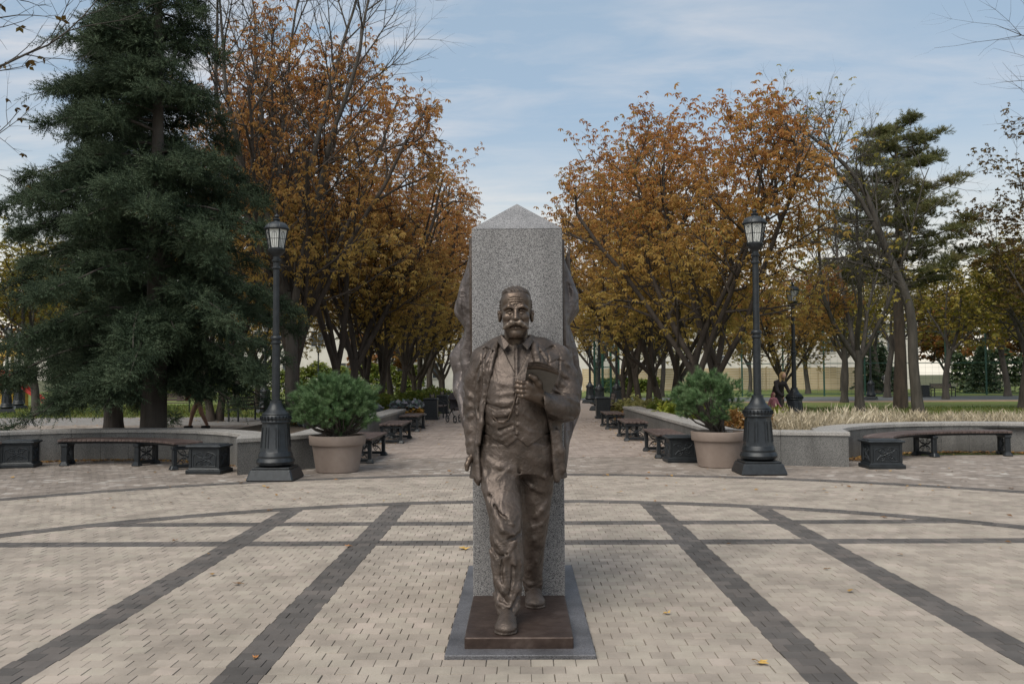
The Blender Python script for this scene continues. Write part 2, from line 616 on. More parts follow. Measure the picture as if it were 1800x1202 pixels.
        for a in corner:
            for ax in range(3):
                if a[ax] == 0:
                    b = list(a); b[ax] = 1; b = tuple(b)
                    fa, fb = corner[a], corner[b]
                    m = (fa < 0) != (fb < 0)
                    t = fa[m] / (fa[m] - fb[m])
                    p = np.tile(np.array(a, float), (int(m.sum()), 1)); p[:, ax] += t
                    acc[m] += p; cnt[m] += 1
        V = (ci + acc / cnt[:, None]) * h + self.lo - np.array(origin)
        quads = []
        for ax in range(3):
            o1, o2 = (ax + 1) % 3, (ax + 2) % 3
            sl0 = [slice(1, n[i] - 1) for i in range(3)]; sl1 = list(sl0)
            sl0[ax] = slice(0, n[ax] - 1); sl1[ax] = slice(1, n[ax])
            n0, n1 = neg[tuple(sl0)], neg[tuple(sl1)]
            e = np.argwhere(n0 != n1)
            fl = n0[n0 != n1]
            base = e + np.array([1 if i != ax else 0 for i in range(3)])
            def cell(d1, d2):
                q = base.copy(); q[:, o1] -= d1; q[:, o2] -= d2
                return idx[q[:, 0], q[:, 1], q[:, 2]]
            Q = np.stack([cell(1, 1), cell(0, 1), cell(0, 0), cell(1, 0)], -1)
            Q[~fl] = Q[~fl][:, ::-1]
            quads.append(Q)
        return V, np.concatenate(quads)

def clay_object(name, clays, mat, parent, origin, smooth_it=1):
    Vs, Fs, n = [], [], 0
    for c in (clays if isinstance(clays, (list, tuple)) else [clays]):
        V, F = c.mesh(origin)
        for _ in range(smooth_it):          # one light relaxing pass removes the voxel steps
            acc = np.zeros_like(V); cnt = np.zeros(len(V))
            for a, b in ((0, 1), (1, 2), (2, 3), (3, 0)):
                np.add.at(acc, F[:, a], V[F[:, b]]); np.add.at(cnt, F[:, a], 1)
                np.add.at(acc, F[:, b], V[F[:, a]]); np.add.at(cnt, F[:, b], 1)
            V = V * .5 + acc / cnt[:, None] * .5
        Vs.append(V); Fs.append(F + n); n += len(V)
    me = mesh_np(name, np.concatenate(Vs), np.concatenate(Fs), mat, smooth=True)
    return link(name, me, parent)
# ================================================================== GROUND, PAVING, WALLS
def paver_material(name, stops, bright=0.16, stain=0.30, patch=None):
    """concrete block: own colour per block, fine grain, broad dirt by place"""
    m = bpy.data.materials.new(name); MATS[name] = m
    m.use_nodes = True
    t = m.node_tree; b = t.nodes['Principled BSDF']
    g = t.nodes.new('ShaderNodeNewGeometry'); oi = t.nodes.new('ShaderNodeObjectInfo')
    ad = t.nodes.new('ShaderNodeMath'); ad.operation = 'ADD'
    fr = t.nodes.new('ShaderNodeMath'); fr.operation = 'FRACT'
    t.links.new(g.outputs['Random Per Island'], ad.inputs[0]); t.links.new(oi.outputs['Random'], ad.inputs[1])
    t.links.new(ad.outputs[0], fr.inputs[0])
    r = t.nodes.new('ShaderNodeValToRGB')
    el = r.color_ramp.elements
    while len(el) < len(stops): el.new(0.5)
    for e, (p, c) in zip(el, stops):
        e.position = p; e.color = col4(c)
    # neighbouring blocks of one batch look alike: mix the random with a slow noise
    n0 = t.nodes.new('ShaderNodeTexNoise'); n0.inputs['Scale'].default_value = 0.9; n0.inputs['Detail'].default_value = 3
    t.links.new(g.outputs['Position'], n0.inputs['Vector'])
    mf = t.nodes.new('ShaderNodeMix'); mf.data_type = 'FLOAT'; mf.inputs[0].default_value = 0.45
    t.links.new(fr.outputs[0], mf.inputs[2]); t.links.new(n0.outputs['Fac'], mf.inputs[3])
    t.links.new(mf.outputs[0], r.inputs[0])
    n1 = t.nodes.new('ShaderNodeTexNoise'); n1.inputs['Scale'].default_value = 260; n1.inputs['Detail'].default_value = 2
    t.links.new(g.outputs['Position'], n1.inputs['Vector'])
    n2 = t.nodes.new('ShaderNodeTexNoise'); n2.inputs['Scale'].default_value = 1.7; n2.inputs['Detail'].default_value = 7; n2.inputs['Roughness'].default_value = 0.65
    t.links.new(g.outputs['Position'], n2.inputs['Vector'])
    a1 = t.nodes.new('ShaderNodeMapRange'); a1.inputs['To Min'].default_value = 1 - bright; a1.inputs['To Max'].default_value = 1 + bright
    a1.inputs['From Min'].default_value = 0.25; a1.inputs['From Max'].default_value = 0.75
    t.links.new(n1.outputs['Fac'], a1.inputs[0])
    a2 = t.nodes.new('ShaderNodeMapRange'); a2.inputs['To Min'].default_value = 1 - stain; a2.inputs['To Max'].default_value = 1 + stain * .4
    a2.inputs['From Min'].default_value = 0.3; a2.inputs['From Max'].default_value = 0.62
    t.links.new(n2.outputs['Fac'], a2.inputs[0])
    mu = t.nodes.new('ShaderNodeMath'); mu.operation = 'MULTIPLY'
    t.links.new(a1.outputs[0], mu.inputs[0]); t.links.new(a2.outputs[0], mu.inputs[1])
    h = t.nodes.new('ShaderNodeHueSaturation')
    t.links.new(mu.outputs[0], h.inputs['Value']); t.links.new(r.outputs[0], h.inputs['Color'])
    t.links.new(h.outputs[0], b.inputs['Base Color'])
    b.inputs['Roughness'].default_value = 0.85
    b.inputs['Specular IOR Level'].default_value = 0.25
    bp = t.nodes.new('ShaderNodeBump'); bp.inputs['Distance'].default_value = 0.0015
    t.links.new(n1.outputs['Fac'], bp.inputs['Height']); t.links.new(bp.outputs[0], b.inputs['Normal'])
    return m

M_PAV = paver_material('pale_paver', [(0.2, (.275, .240, .204)), (0.45, (.322, .279, .238)), (0.62, (.332, .296, .248)), (0.8, (.368, .312, .270))])
M_BAND = paver_material('dark_paver', [(0.2, (.082, .076, .072)), (0.5, (.104, .096, .091)), (0.8, (.132, .117, .108))], stain=.3)
M_SIDE = paver_material('side_paver', [(0.2, (.20, .172, .148)), (0.55, (.25, .215, .187)), (0.70, (.28, .242, .213)), (0.86, (.44, .415, .38))], stain=.3)
M_PATH = paver_material('path_paver', [(0.2, (.255, .212, .186)), (0.5, (.29, .245, .216)), (0.8, (.33, .28, .246))], stain=.25)
M_BED = material('joint_sand', [(0.3, (.11, .095, .08)), (0.7, (.20, .175, .15))], scale=40, rough=0.95)
M_SOIL = material('lawn_soil', [(0.3, (.045, .04, .02)), (0.55, (.07, .075, .025)), (0.75, (.10, .085, .035))], scale=1.2, rough=0.95, detail=8, bump=.02, bscale=20)
M_LAWN = material('lawn_grass', [(0.25, (.075, .115, .02)), (0.5, (.115, .155, .03)), (0.66, (.17, .165, .04)), (0.8, (.22, .15, .05))], scale=.55, rough=0.9, detail=12, bump=.03, bscale=30)
M_ASPH = material('grey_asphalt', [(0.3, (.16, .155, .15)), (0.7, (.23, .22, .21))], scale=2.0, rough=0.9, detail=10, bump=.004, bscale=120)
M_TRACK = material('track_asphalt', [(0.3, (.075, .082, .085)), (0.7, (.11, .118, .12))], scale=1.0, rough=0.9, detail=10)
M_LITTERPATH = material('leafy_path', [(0.3, (.17, .12, .075)), (0.5, (.24, .16, .095)), (0.7, (.30, .24, .17))], scale=1.5, rough=0.95, detail=12)

CY = 3.9                                   # centre of the rings on the plaza
P = 0.125                                  # paver module

def sheet(name, poly, z, mat, label=None):
    me = bpy.data.meshes.new(name)
    me.from_pydata([(x, y, z) for x, y in poly], [], [tuple(range(len(poly)))])
    me.materials.append(mat); me.update()
    if me.polygons[0].normal.z < 0:
        me.flip_normals()
    return structure(name, me)

sheet('ground', [(-600, -60), (600, -60), (600, 1200), (-600, 1200)], -0.06, M_SOIL)
plaza = sheet('plaza_paving', [(-14, -8), (14, -8), (14, 17.6), (-14, 17.6)], -0.009, M_BED)

# one block: top with a worn arris and short sides
def paver_verts(px, py):
    hx, hy, c = px / 2 - 0.0006, py / 2 - 0.0005, 0.0016
    return np.array([[-hx, -hy, -.03], [hx, -hy, -.03], [hx, hy, -.03], [-hx, hy, -.03],
                     [-hx, -hy, -.004], [hx, -hy, -.004], [hx, hy, -.004], [-hx, hy, -.004],
                     [-hx + c, -hy + c, 0], [hx - c, -hy + c, 0], [hx - c, hy - c, 0], [-hx + c, hy - c, 0]])
PF = np.array([[0, 1, 5, 4], [1, 2, 6, 5], [2, 3, 7, 6], [3, 0, 4, 7],
               [4, 5, 9, 8], [5, 6, 10, 9], [6, 7, 11, 10], [7, 4, 8, 11], [8, 9, 10, 11]])

def zone(x, y):
    """0 pale, 1 dark band, 2 outer paving"""
    r = np.hypot(x, y - CY)
    z = np.zeros(len(x), int)
    inner = r < 7.5
    band = inner & ((np.abs(np.abs(x) - 1.5625) < .127) | (np.abs(np.abs(x) - 2.8125) < .127))
    band |= (r < 7.56) & ((np.abs(y - 9.69) < .1) | (np.abs(y - 8.56) < .126))
    z[band] = 1
    z[r > 10.38] = 2
    return z

rngp = np.random.default_rng(11)
ys = np.arange(2.0, 17.5, P)
xs_all, ys_all, ws_all = [], [], []
EDGES = [sg * e for e in (1.4375, 1.6875, 2.6875, 2.9375) for sg in (-1, 1)]
for k, y in enumerate(ys):
    hw = 0.62 * y + 1.6
    cuts = np.arange(-math.ceil(hw / P) - 1, math.ceil(hw / P) + 2) * P + (P / 2 if k % 2 else 0)
    if y < CY + 7.4:                       # rows are cut where they meet the dark bands
        for e in EDGES:
            e2 = e + (P * .025 if k % 2 else -P * .025) + rngp.normal(0, .002)
            cuts = cuts[np.abs(cuts - e2) > .045]
            cuts = np.append(cuts, e2)
        cuts = np.sort(cuts)
    xs_all.append((cuts[1:] + cuts[:-1]) / 2); ws_all.append(np.diff(cuts)); ys_all.append(np.full(len(cuts) - 1, y))
X = np.concatenate(xs_all); Y = np.concatenate(ys_all); W_ = np.concatenate(ws_all)
# the slab of the monument takes the place of the pavers under it
SLX, SLH = -0.06, .43
hit = (np.abs(X - SLX) < SLH + W_ / 2) & (Y > 5.03) & (Y < 7.45)
cutl = hit & (X - W_ / 2 < SLX - SLH - .03); cutr = hit & (X + W_ / 2 > SLX + SLH + .03)
l0 = X - W_ / 2; r0 = X + W_ / 2
r0 = np.where(cutl, SLX - SLH - .002, r0); l0 = np.where(cutr, SLX + SLH + .002, l0)
X, W_ = (l0 + r0) / 2, r0 - l0
keep = (~hit | cutl | cutr) & (np.abs(X) < 13.5)
X, Y, W_ = X[keep], Y[keep], W_[keep]
X = X + rngp.normal(0, .0011, len(X)); Y = Y + rngp.normal(0, .0006, len(X))
W_ = W_ - np.abs(rngp.normal(0, .0021, len(W_)))
Z = rngp.normal(0, .0008, len(X))
tilt = rngp.normal(0, .0035, (len(X), 2))
zn = zone(X, Y)
near = (Y > 4.35) & (Y < 5.5) & (np.abs(X + .04) < .585 * Y)
idx_near = np.argsort(np.where(near, Y + 0.02 * np.abs(X), 1e9))[:300]
isn = np.zeros(len(X), bool); isn[idx_near] = near[idx_near]
pm = {0: mesh_np('paver', paver_verts(P, P), PF, M_PAV), 1: mesh_np('paver_dark', paver_verts(P, P), PF, M_BAND)}
for i in np.nonzero(isn)[0]:
    o = link('paver', pm[1 if zn[i] == 1 else 0], plaza, (X[i], Y[i], Z[i]))
    o.rotation_euler = (tilt[i, 0], tilt[i, 1], rngp.normal(0, .006))
    o.scale = (W_[i] / P, 1, 1)
rest = ~isn
bx, by, bz, bt, bn, bw = X[rest], Y[rest], Z[rest], tilt[rest], zn[rest], W_[rest]
pv = paver_verts(P, P)
V = np.repeat(pv[None], len(bx), 0)
V[:, :, 0] *= (bw / P)[:, None]
V = V + np.stack([bx, by, bz], -1)[:, None, :]
V[:, :, 2] += pv[None, :, 1] * bt[:, 0:1] - pv[None, :, 0] * bt[:, 1:2]
F = (PF[None] + (np.arange(len(bx)) * 12)[:, None, None]).reshape(-1, 4)
me = mesh_np('paving_blocks', V.reshape(-1, 3), F, [M_PAV, M_BAND, M_SIDE], midx=np.repeat(bn, len(PF)))
tag(link('paving_blocks', me, plaza), kind='stuff')

# the two dark rings: wedge blocks laid on the curve, a hair proud of the rest
def ring_blocks(r0, mat_, a0, a1):
    Vr, Fr, n = [], [], 0
    for q in (0, 1):
        ri, ro = r0 - .125 + q * .125 + .0012, r0 + q * .125 - .0012
        m = int(R(a1 - a0) * r0 / .125)
        for k in range(m):
            t0, t1 = R(a0) + R(a1 - a0) * (k + .5 * q) / m, R(a0) + R(a1 - a0) * (k + 1 + .5 * q) / m
            g = rngp.uniform(.0004, .0022) / r0
            z = .0045 + rngp.normal(0, .0006); e = .0016
            for zz, d in ((-.012, 0), (z - .003, 0), (z, e)):
                for rr, tt in ((ri + d, t0 + g + d / r0), (ro - d, t0 + g + d / r0), (ro - d, t1 - g - d / r0), (ri + d, t1 - g - d / r0)):
                    Vr.append((rr * math.cos(tt), CY + rr * math.sin(tt), zz))
            Fr.append(np.array([[0, 1, 5, 4], [1, 2, 6, 5], [2, 3, 7, 6], [3, 0, 4, 7], [4, 5, 9, 8], [5, 6, 10, 9], [6, 7, 11, 10], [7, 4, 8, 11], [8, 9, 10, 11]])[:, ::-1] + n); n += 12
    tag(link('ring_blocks', mesh_np('ring_blocks', np.array(Vr), np.concatenate(Fr), mat_), plaza), kind='stuff')
ring_blocks(7.45, M_BAND, 20, 160)
ring_blocks(10.5, M_BAND, 20, 160)

# alley: long blocks running away from the plaza, real blocks to 32 m
alley = sheet('alley_path', [(-4.0, 14.45), (4.0, 14.45), (4.0, 120), (-4.0, 120)], -0.014, M_PATH)
ax_, ay_ = [], []
for k, x in enumerate(np.arange(-3.7, 3.7, .125)):
    y = np.arange(17.55, 34, .25) + (.125 if k % 2 else 0)
    ax_.append(np.full(len(y), x)); ay_.append(y)
AX, AY = np.concatenate(ax_), np.concatenate(ay_)
pv2 = paver_verts(.125, .25)
V = pv2[None] + np.stack([AX, AY, rngp.normal(0, .0012, len(AX))], -1)[:, None, :]
V[:, :, 2] += pv2[None, :, 0] * rngp.normal(0, .012, (len(AX), 1))
F = (PF[None] + (np.arange(len(AX)) * 12)[:, None, None]).reshape(-1, 4)
tag(link('paving_blocks', mesh_np('alley_blocks', V.reshape(-1, 3), F, M_PATH), alley), kind='stuff')

# ground either side
side = sheet('side_path', [(-45, 17.62), (-5.9, 17.62), (-5.9, 29.5), (-45, 33)], -0.010, M_SIDE)
sx_, sy_ = [], []
for k, y in enumerate(np.arange(18.0, 32, .25)):
    x = np.arange(-26, -6.3, .25) + (.125 if k % 2 else 0)
    q = y < 29.5 + (-5.9 - x) * 3.5 / 39
    sx_.append(x[q]); sy_.append(np.full(int(q.sum()), y))
AX, AY = np.concatenate(sx_), np.concatenate(sy_)
pv3 = paver_verts(.25, .25)
V = pv3[None] + np.stack([AX, AY, rngp.normal(0, .0015, len(AX))], -1)[:, None, :]
V[:, :, 2] += pv3[None, :, 1] * rngp.normal(0, .014, (len(AX), 1))
F = (PF[None] + (np.arange(len(AX)) * 12)[:, None, None]).reshape(-1, 4)
tag(link('paving_blocks', mesh_np('side_blocks', V.reshape(-1, 3), F, M_SIDE), side), kind='stuff')
sheet('asphalt_path', [(-45, 33.05), (-5.9, 29.55), (-4.05, 29.0), (-4.05, 31.5), (-12, 36.5), (-45, 39)], -0.018, M_ASPH)
sheet('lawn', [(-60, 39.1), (-12, 36.6), (-4.1, 31.6), (-4.1, 110), (-60, 110)], -0.020, M_LAWN)
sheet('lawn', [(4.1, 17.65), (40, 17.65), (60, 51), (4.1, 51)], -0.020, M_LAWN)
sheet('leafy_path', [(4.1, 51.05), (60, 51.05), (80, 54), (4.1, 54)], -0.024, M_LITTERPATH)
sheet('running_track', [(4.1, 54.05), (80, 54.05), (95, 64), (4.1, 64)], -0.024, M_TRACK)
sheet('lawn', [(4.1, 64.05), (95, 64.05), (120, 110), (4.1, 110)], -0.022, M_LAWN)

# ------------------------------------------------------------------ low granite walls
M_WALL = granite('wall_granite', (.19, .188, .182), (.115, .115, .112), (.05, .05, .05), scale=200, rough=.5, stain=.3)
M_COPE = granite('coping_granite', (.40, .385, .365), (.29, .28, .265), (.15, .145, .14), scale=200, rough=.6, stain=.18)

def offset_line(pts, t):
    """offset polyline to its right by t with limited mitres"""
    pts = np.asarray(pts, float)
    d = np.diff(pts, axis=0); d /= np.linalg.norm(d, axis=1, keepdims=True)
    nr = np.stack([d[:, 1], -d[:, 0]], -1)
    o = []
    for i in range(len(pts)):
        if i == 0: n_ = nr[0]; k = 1
        elif i == len(pts) - 1: n_ = nr[-1]; k = 1
        else:
            n_ = nr[i - 1] + nr[i]; n_ /= np.linalg.norm(n_) + 1e-9
            k = min(2.0, 1 / max(.25, float(n_ @ nr[i])))
        o.append(pts[i] + n_ * t * k)
    return np.array(o)

def split_line(pts, maxlen):
    out = [np.asarray(pts[0], float)]; corner = [0]
    for a, b in zip(pts[:-1], pts[1:]):
        a, b = np.asarray(a, float), np.asarray(b, float)
        n = max(1, int(round(np.linalg.norm(b - a) / maxlen)))
        for i in range(1, n + 1):
            out.append(a + (b - a) * i / n)
    return np.array(out)

def poly_wall(root, pts, t, h, panel=1.0, cope_h=.065):
    pts = split_line(pts, panel)
    back = offset_line(pts, t)
    cf, cb = offset_line(pts, -.025), offset_line(pts, t + .01)
    for i in range(len(pts) - 1):
        for nm, A, B_, z0, z1, m in (('granite_block', pts, back, -.03, h - cope_h - .003, M_WALL), ('coping_stone', cf, cb, h - cope_h, h, M_COPE)):
            a, b, c, d = A[i], A[i + 1], B_[i + 1], B_[i]
            e = (b - a) / np.linalg.norm(b - a) * .0025
            a2, b2 = a + e, b - e
            c2, d2 = c - e, d + e
            bev = .008
            q = [a2, b2, c2, d2]; ctr = sum(q) / 4
            lo = [(p[0], p[1], z0) for p in q]; up = [(p[0], p[1], z1 - bev) for p in q]
            tp = []
            for p in q:
                v = ctr - p; v = v / np.linalg.norm(v) * bev * 1.4
                tp.append((p[0] + v[0], p[1] + v[1], z1))
            V = lo + up + tp
            F = [(3, 2, 1, 0)] + [(j, (j + 1) % 4, 4 + (j + 1) % 4, 4 + j) for j in range(4)] + [(4 + j, 4 + (j + 1) % 4, 8 + (j + 1) % 4, 8 + j) for j in range(4)] + [(8, 9, 10, 11)]
            mb = MB(); mb.add(V, F)
            mb.build(nm, m, root)
    return back

def arc(c, r, a0, a1, n):
    return [(c[0] + r * math.cos(R(a0 + (a1 - a0) * i / n)), c[1] + r * math.sin(R(a0 + (a1 - a0) * i / n))) for i in range(n + 1)]

NL, NR = (-7.95, 14.0), (8.85, 14.75)
wl = thing('granite_wall', 'low grey granite planter wall along the path and behind the curved bench under the spruce', 'wall', group='low granite planter walls')
left_pts = [(-3.65, 27.6), (-3.65, 15.6), (-4.72, 14.55), (-5.02, 15.75)] + arc(NL, 3.4, 33, 178, 16)
back_l = poly_wall(wl, left_pts, .5, .6)
wr = thing('granite_wall', 'low grey granite planter wall holding the bed of dry pale grass', 'wall', group='low granite planter walls')
right_pts = arc(NR, 3.4, 10, 152, 15) + [(5.62, 15.35), (3.45, 15.95), (3.3, 28.8)]
back_r = poly_wall(wr, right_pts, .5, .6)

M_EARTH = material('bed_soil', [(0.3, (.05, .036, .024)), (0.7, (.11, .08, .05))], scale=6, rough=1.0, detail=10, bump=.03, bscale=14)
def bed(name, poly, z):
    return sheet(name, poly, z, M_EARTH)
bl = [tuple(p) for p in back_l]
bed('planter_soil', [(-4.12, 27.6), (-4.12, 16.0), (-4.75, 15.6), (-5.4, 16.3), (-5.9, 17.2), (-6.2, 17.7), (-6.2, 27.6)], .5)
br_ = [tuple(p) for p in back_r]
i0 = 3
bed('planter_soil', br_[0:-1] + [(3.85, 20.3), (8.0, 20.3), (14.5, 20.3), (14.5, 16)], .5)
# earth banks at the back edge of the beds
def bank(name, a, b, off):
    me = bpy.data.meshes.new(name)
    (x0, y0), (x1, y1) = a, b
    me.from_pydata([(x0, y0, .5), (x1, y1, .5), (x1 + off[0], y1 + off[1], -.03), (x0 + off[0], y0 + off[1], -.03)], [], [(0, 1, 2, 3)])
    me.materials.append(M_EARTH); me.update()
    return structure(name, me)
bank('planter_bank', (3.8, 20.3), (14.5, 20.3), (0, .8))
bank('planter_bank', (-6.2, 17.7), (-6.2, 27.6), (-.6, 0))
# ================================================================== MONUMENT: stele with bronze flag, striding bronze man
def bronze(name, lo, mid, hi, rough=.50, metal=.5, relief=.004, rscale=38):
    m = bpy.data.materials.new(name); MATS[name] = m
    m.use_nodes = True
    t = m.node_tree; b = t.nodes['Principled BSDF']
    tc = t.nodes.new('ShaderNodeTexCoord')
    n = t.nodes.new('ShaderNodeTexNoise'); n.inputs['Scale'].default_value = 7; n.inputs['Detail'].default_value = 9; n.inputs['Roughness'].default_value = .68
    t.links.new(tc.outputs['Object'], n.inputs['Vector'])
    r = t.nodes.new('ShaderNodeValToRGB'); r.color_ramp.elements.new(.5)
    for e, p, c in zip(r.color_ramp.elements, (.30, .5, .72), (lo, mid, hi)):
        e.position = p; e.color = col4(c)
    t.links.new(n.outputs['Fac'], r.inputs[0])
    t.links.new(r.outputs[0], b.inputs['Base Color'])
    b.inputs['Metallic'].default_value = metal
    b.inputs['Roughness'].default_value = rough
    # hand-worked clay: dabs at two sizes
    v = t.nodes.new('ShaderNodeTexVoronoi'); v.inputs['Scale'].default_value = rscale; v.feature = 'SMOOTH_F1'; v.inputs['Smoothness'].default_value = .6
    nd = t.nodes.new('ShaderNodeTexNoise'); nd.inputs['Scale'].default_value = 14; nd.inputs['Detail'].default_value = 3
    t.links.new(tc.outputs['Object'], nd.inputs['Vector'])
    mxv = t.nodes.new('ShaderNodeMixRGB'); mxv.inputs[0].default_value = .12
    t.links.new(tc.outputs['Object'], mxv.inputs[1]); t.links.new(nd.outputs['Color'], mxv.inputs[2])
    t.links.new(mxv.outputs[0], v.inputs['Vector'])
    b1 = t.nodes.new('ShaderNodeBump'); b1.inputs['Distance'].default_value = relief; b1.inputs['Strength'].default_value = .8
    t.links.new(v.outputs['Distance'], b1.inputs['Height'])
    b2 = t.nodes.new('ShaderNodeBump'); b2.inputs['Distance'].default_value = relief * 1.2; b2.inputs['Strength'].default_value = .8
    t.links.new(nd.outputs['Fac'], b2.inputs['Height']); t.links.new(b1.outputs[0], b2.inputs['Normal'])
    t.links.new(b2.outputs[0], b.inputs['Normal'])
    return m

M_BRZ = bronze('bronze_cloth', (.042, .033, .027), (.084, .065, .054), (.135, .107, .093))
M_BRZ_SKIN = bronze('bronze_skin', (.065, .047, .036), (.10, .074, .057), (.14, .105, .082), rough=.38, metal=.6, relief=.0010, rscale=60)
M_BRZ_FLAG = bronze('bronze_flag_skin', (.062, .052, .050), (.115, .098, .094), (.19, .168, .162), relief=.02, rscale=11)
M_BRZ_DARK = bronze('bronze_dark', (.05, .045, .04), (.075, .068, .06), (.10, .09, .08), rough=.45, relief=.001)
M_BRZ_PLATE = bronze('bronze_plate', (.032, .021, .017), (.058, .039, .032), (.10, .074, .063), rough=.5, relief=.002, rscale=25)
M_STELE = granite('stele_granite', (.285, .28, .28), (.150, .148, .15), (.036, .035, .039), scale=300, rough=.55, stain=.28)
M_SLAB = granite('slab_granite', (.135, .136, .148), (.075, .076, .084), (.040, .040, .046), scale=320, rough=.48, stain=.5)

SX = -0.067
stele = thing('stele', 'tall square grey granite stele with pyramid top behind the bronze man', 'stele', (SX, 6.65, 0))
mb = MB(); mb.box((.007, -.41, .0), (.86, 2.38, .05), bev=.004)
mb.build('base_slab', M_SLAB, stele)
mb = MB(); hw, hd = .3175, .5
mb.box((0, 0, 1.325), (2 * hw, 2 * hd, 2.61), bev=.004); mb.build('shaft', M_STELE, stele)
mb = MB()
mb.add([(-hw, -hd, 2.6305), (hw, -hd, 2.6305), (hw, hd, 2.6305), (-hw, hd, 2.6305), (0, 0, 2.905),
        (-hw, -hd, 2.634), (hw, -hd, 2.634), (hw, hd, 2.634), (-hw, hd, 2.634)],
       [(3, 2, 1, 0), (0, 1, 6, 5), (1, 2, 7, 6), (2, 3, 8, 7), (3, 0, 5, 8), (5, 6, 4), (6, 7, 4), (7, 8, 4), (8, 5, 4)])
mb.build('pyramid_cap', M_STELE, stele)

# bronze flag: a wavy thick cloth that wraps the back of the stele and billows out on both sides
def drape(parent):
    zs = np.linspace(.92, 2.60, 96)
    # how far the cloth swings out beyond each side of the stele, by height
    zl = [.92, 1.10, 1.27, 1.39, 1.478, 1.625, 1.69, 1.76, 1.81, 1.90, 1.96, 2.02, 2.086, 2.15, 2.275, 2.36, 2.485, 2.60]
    el_ = [.003, .004, .09, .125, .165, .150, .175, .20, .165, .09, .062, .10, .150, .143, .105, .055, .012, .004]
    zr = [.92, 1.143, 1.31, 1.436, 1.583, 1.69, 1.856, 1.98, 2.02, 2.086, 2.19, 2.36, 2.46, 2.60]
    er_ = [.003, .05, .150, .140, .162, .135, .085, .045, .075, .138, .134, .063, .012, .004]
    eL, eR = np.interp(zs, zl, el_), np.interp(zs, zr, er_)
    ker = np.array([1, 2, 1]) / 4
    eL = np.convolve(np.pad(eL, 1, 'edge'), ker, 'valid'); eR = np.convolve(np.pad(eR, 1, 'edge'), ker, 'valid')
    cols = []
    nu = 96
    V = np.zeros((len(zs), nu, 3))
    for i, z in enumerate(zs):
        top = np.clip((2.52 - z) / .5, 0, 1)
        yf = .02 + .10 * math.sin(z * 5.1)            # where the side edge hangs along the stele's flank
        hemf = .12 * math.sin(z * 7)
        for j in range(nu):
            u = j / (nu - 1)
            if u < .36 or u > .64:
                sg = -1 if u < .36 else 1
                t = u / .36 if sg < 0 else (1 - u) / .36           # 0 at the free edge on the flank, 1 at the back corner
                e = (eL if sg < 0 else eR)[i]
                prof = max(0.0, math.sin(math.pi * t ** .60)) ** .8
                ph = 2.6 * z * sg + (0 if sg < 0 else 1.3)
                rg = lambda q: abs(math.sin(q)) ** .7
                cre = .50 * (1 - rg(t * 8.5 + ph * .9)) + .34 * (1 - rg(t * 14 - ph * 1.5 + 1)) + .12 * (1 - rg(t * 30 + ph * 2.2))
                cre *= math.sin(math.pi * min(1, .08 + t * 1.05)) ** .5
                x = sg * (hw + .014 + e * prof * max(.12, 1 - cre))
                y0 = -.26 + .07 * math.sin(z * 5.1 + sg)
                y = y0 + t * (.62 - y0) + .02 * math.sin(z * 9 + t * 4 + sg)
                if t < .5:                                          # creases of the face that looks forward
                    q_ = prof
                    y += (.10 * (rg(q_ * 5.2 + ph * 1.25) - .6) + .05 * (rg(q_ * 10.5 - ph * 2.0 + 1) - .6)) * math.sin(math.pi * min(1, q_ * .9)) * min(1, e * 9)
            else:
                t = (u - .36) / .28
                x = -hw - .012 + t * (2 * hw + .024); y = .60 + .045 * math.sin(t * 17 + z * 2.1) + .03 * math.sin(t * math.pi)
            V[i, j] = (x, y, z + (.035 * math.sin(u * 31 + 1.2) if z < 1.2 else 0))
    # thickness: outer and inner shells joined at the rim
    nx = np.gradient(V, axis=1); nz = np.gradient(V, axis=0)
    N = np.cross(nx, nz); N /= np.linalg.norm(N, axis=2, keepdims=True) + 1e-9
    A = V + N * .013; B = V - N * .013
    m = len(zs)
    allv = np.concatenate([A.reshape(-1, 3), B.reshape(-1, 3)])
    i, j = np.meshgrid(np.arange(m - 1), np.arange(nu - 1), indexing='ij')
    a = (i * nu + j).ravel(); o = m * nu
    F = [np.stack([a, a + 1, a + nu + 1, a + nu], -1), np.stack([a + o, a + o + nu, a + o + nu + 1, a + o + 1], -1)]
    ring = [k for k in range(nu)] + [r * nu + nu - 1 for r in range(1, m)] + [(m - 1) * nu + k for k in range(nu - 2, -1, -1)] + [r * nu for r in range(m - 2, 0, -1)]
    ring = np.array(ring); nxt = np.roll(ring, -1)
    F.append(np.stack([nxt, ring, ring + o, nxt + o], -1))
    me = mesh_np('flag', allv, np.concatenate(F), M_BRZ_FLAG, smooth=True)
    o_ = link('bronze_flag', me, parent)
    s = o_.modifiers.new('sub', 'SUBSURF'); s.levels = 1; s.render_levels = 1
    # rolled rim along the two free edges
    mb = MB()
    mb.tube([tuple(p) for p in V[:, 0]], .016, 8); mb.tube([tuple(p) for p in V[:, -1]], .016, 8)
    mb.build('flag_hem', M_BRZ, parent, smooth=True)
    # tip of the flagstaff beside the right corner
    mb = MB()
    mb.tube([(hw + .045, .02, 2.28), (hw + .052, .02, 2.36), (hw + .062, .02, 2.45), (hw + .080, .02, 2.60)], [.030, .040, .022, .004], 8)
    mb.tube([(hw + .03, .03, 1.3), (hw + .045, .02, 2.3)], .026, 8)
    mb.build('flagstaff', M_BRZ, parent, smooth=True)
drape(stele)

# ---------------------------------------------------------------- the man
ORG = (SX, 5.66, 0.0)
DX = -0.052                        # photographic axis to world
def W(x, y, z): return (x + DX, y, z)
def rows(L): return [(z, x + DX, y, a, b) for z, x, y, a, b in L]
man = thing('bronze_statue', 'bronze statue of a striding moustached man in open coat holding a book', 'statue', ORG)

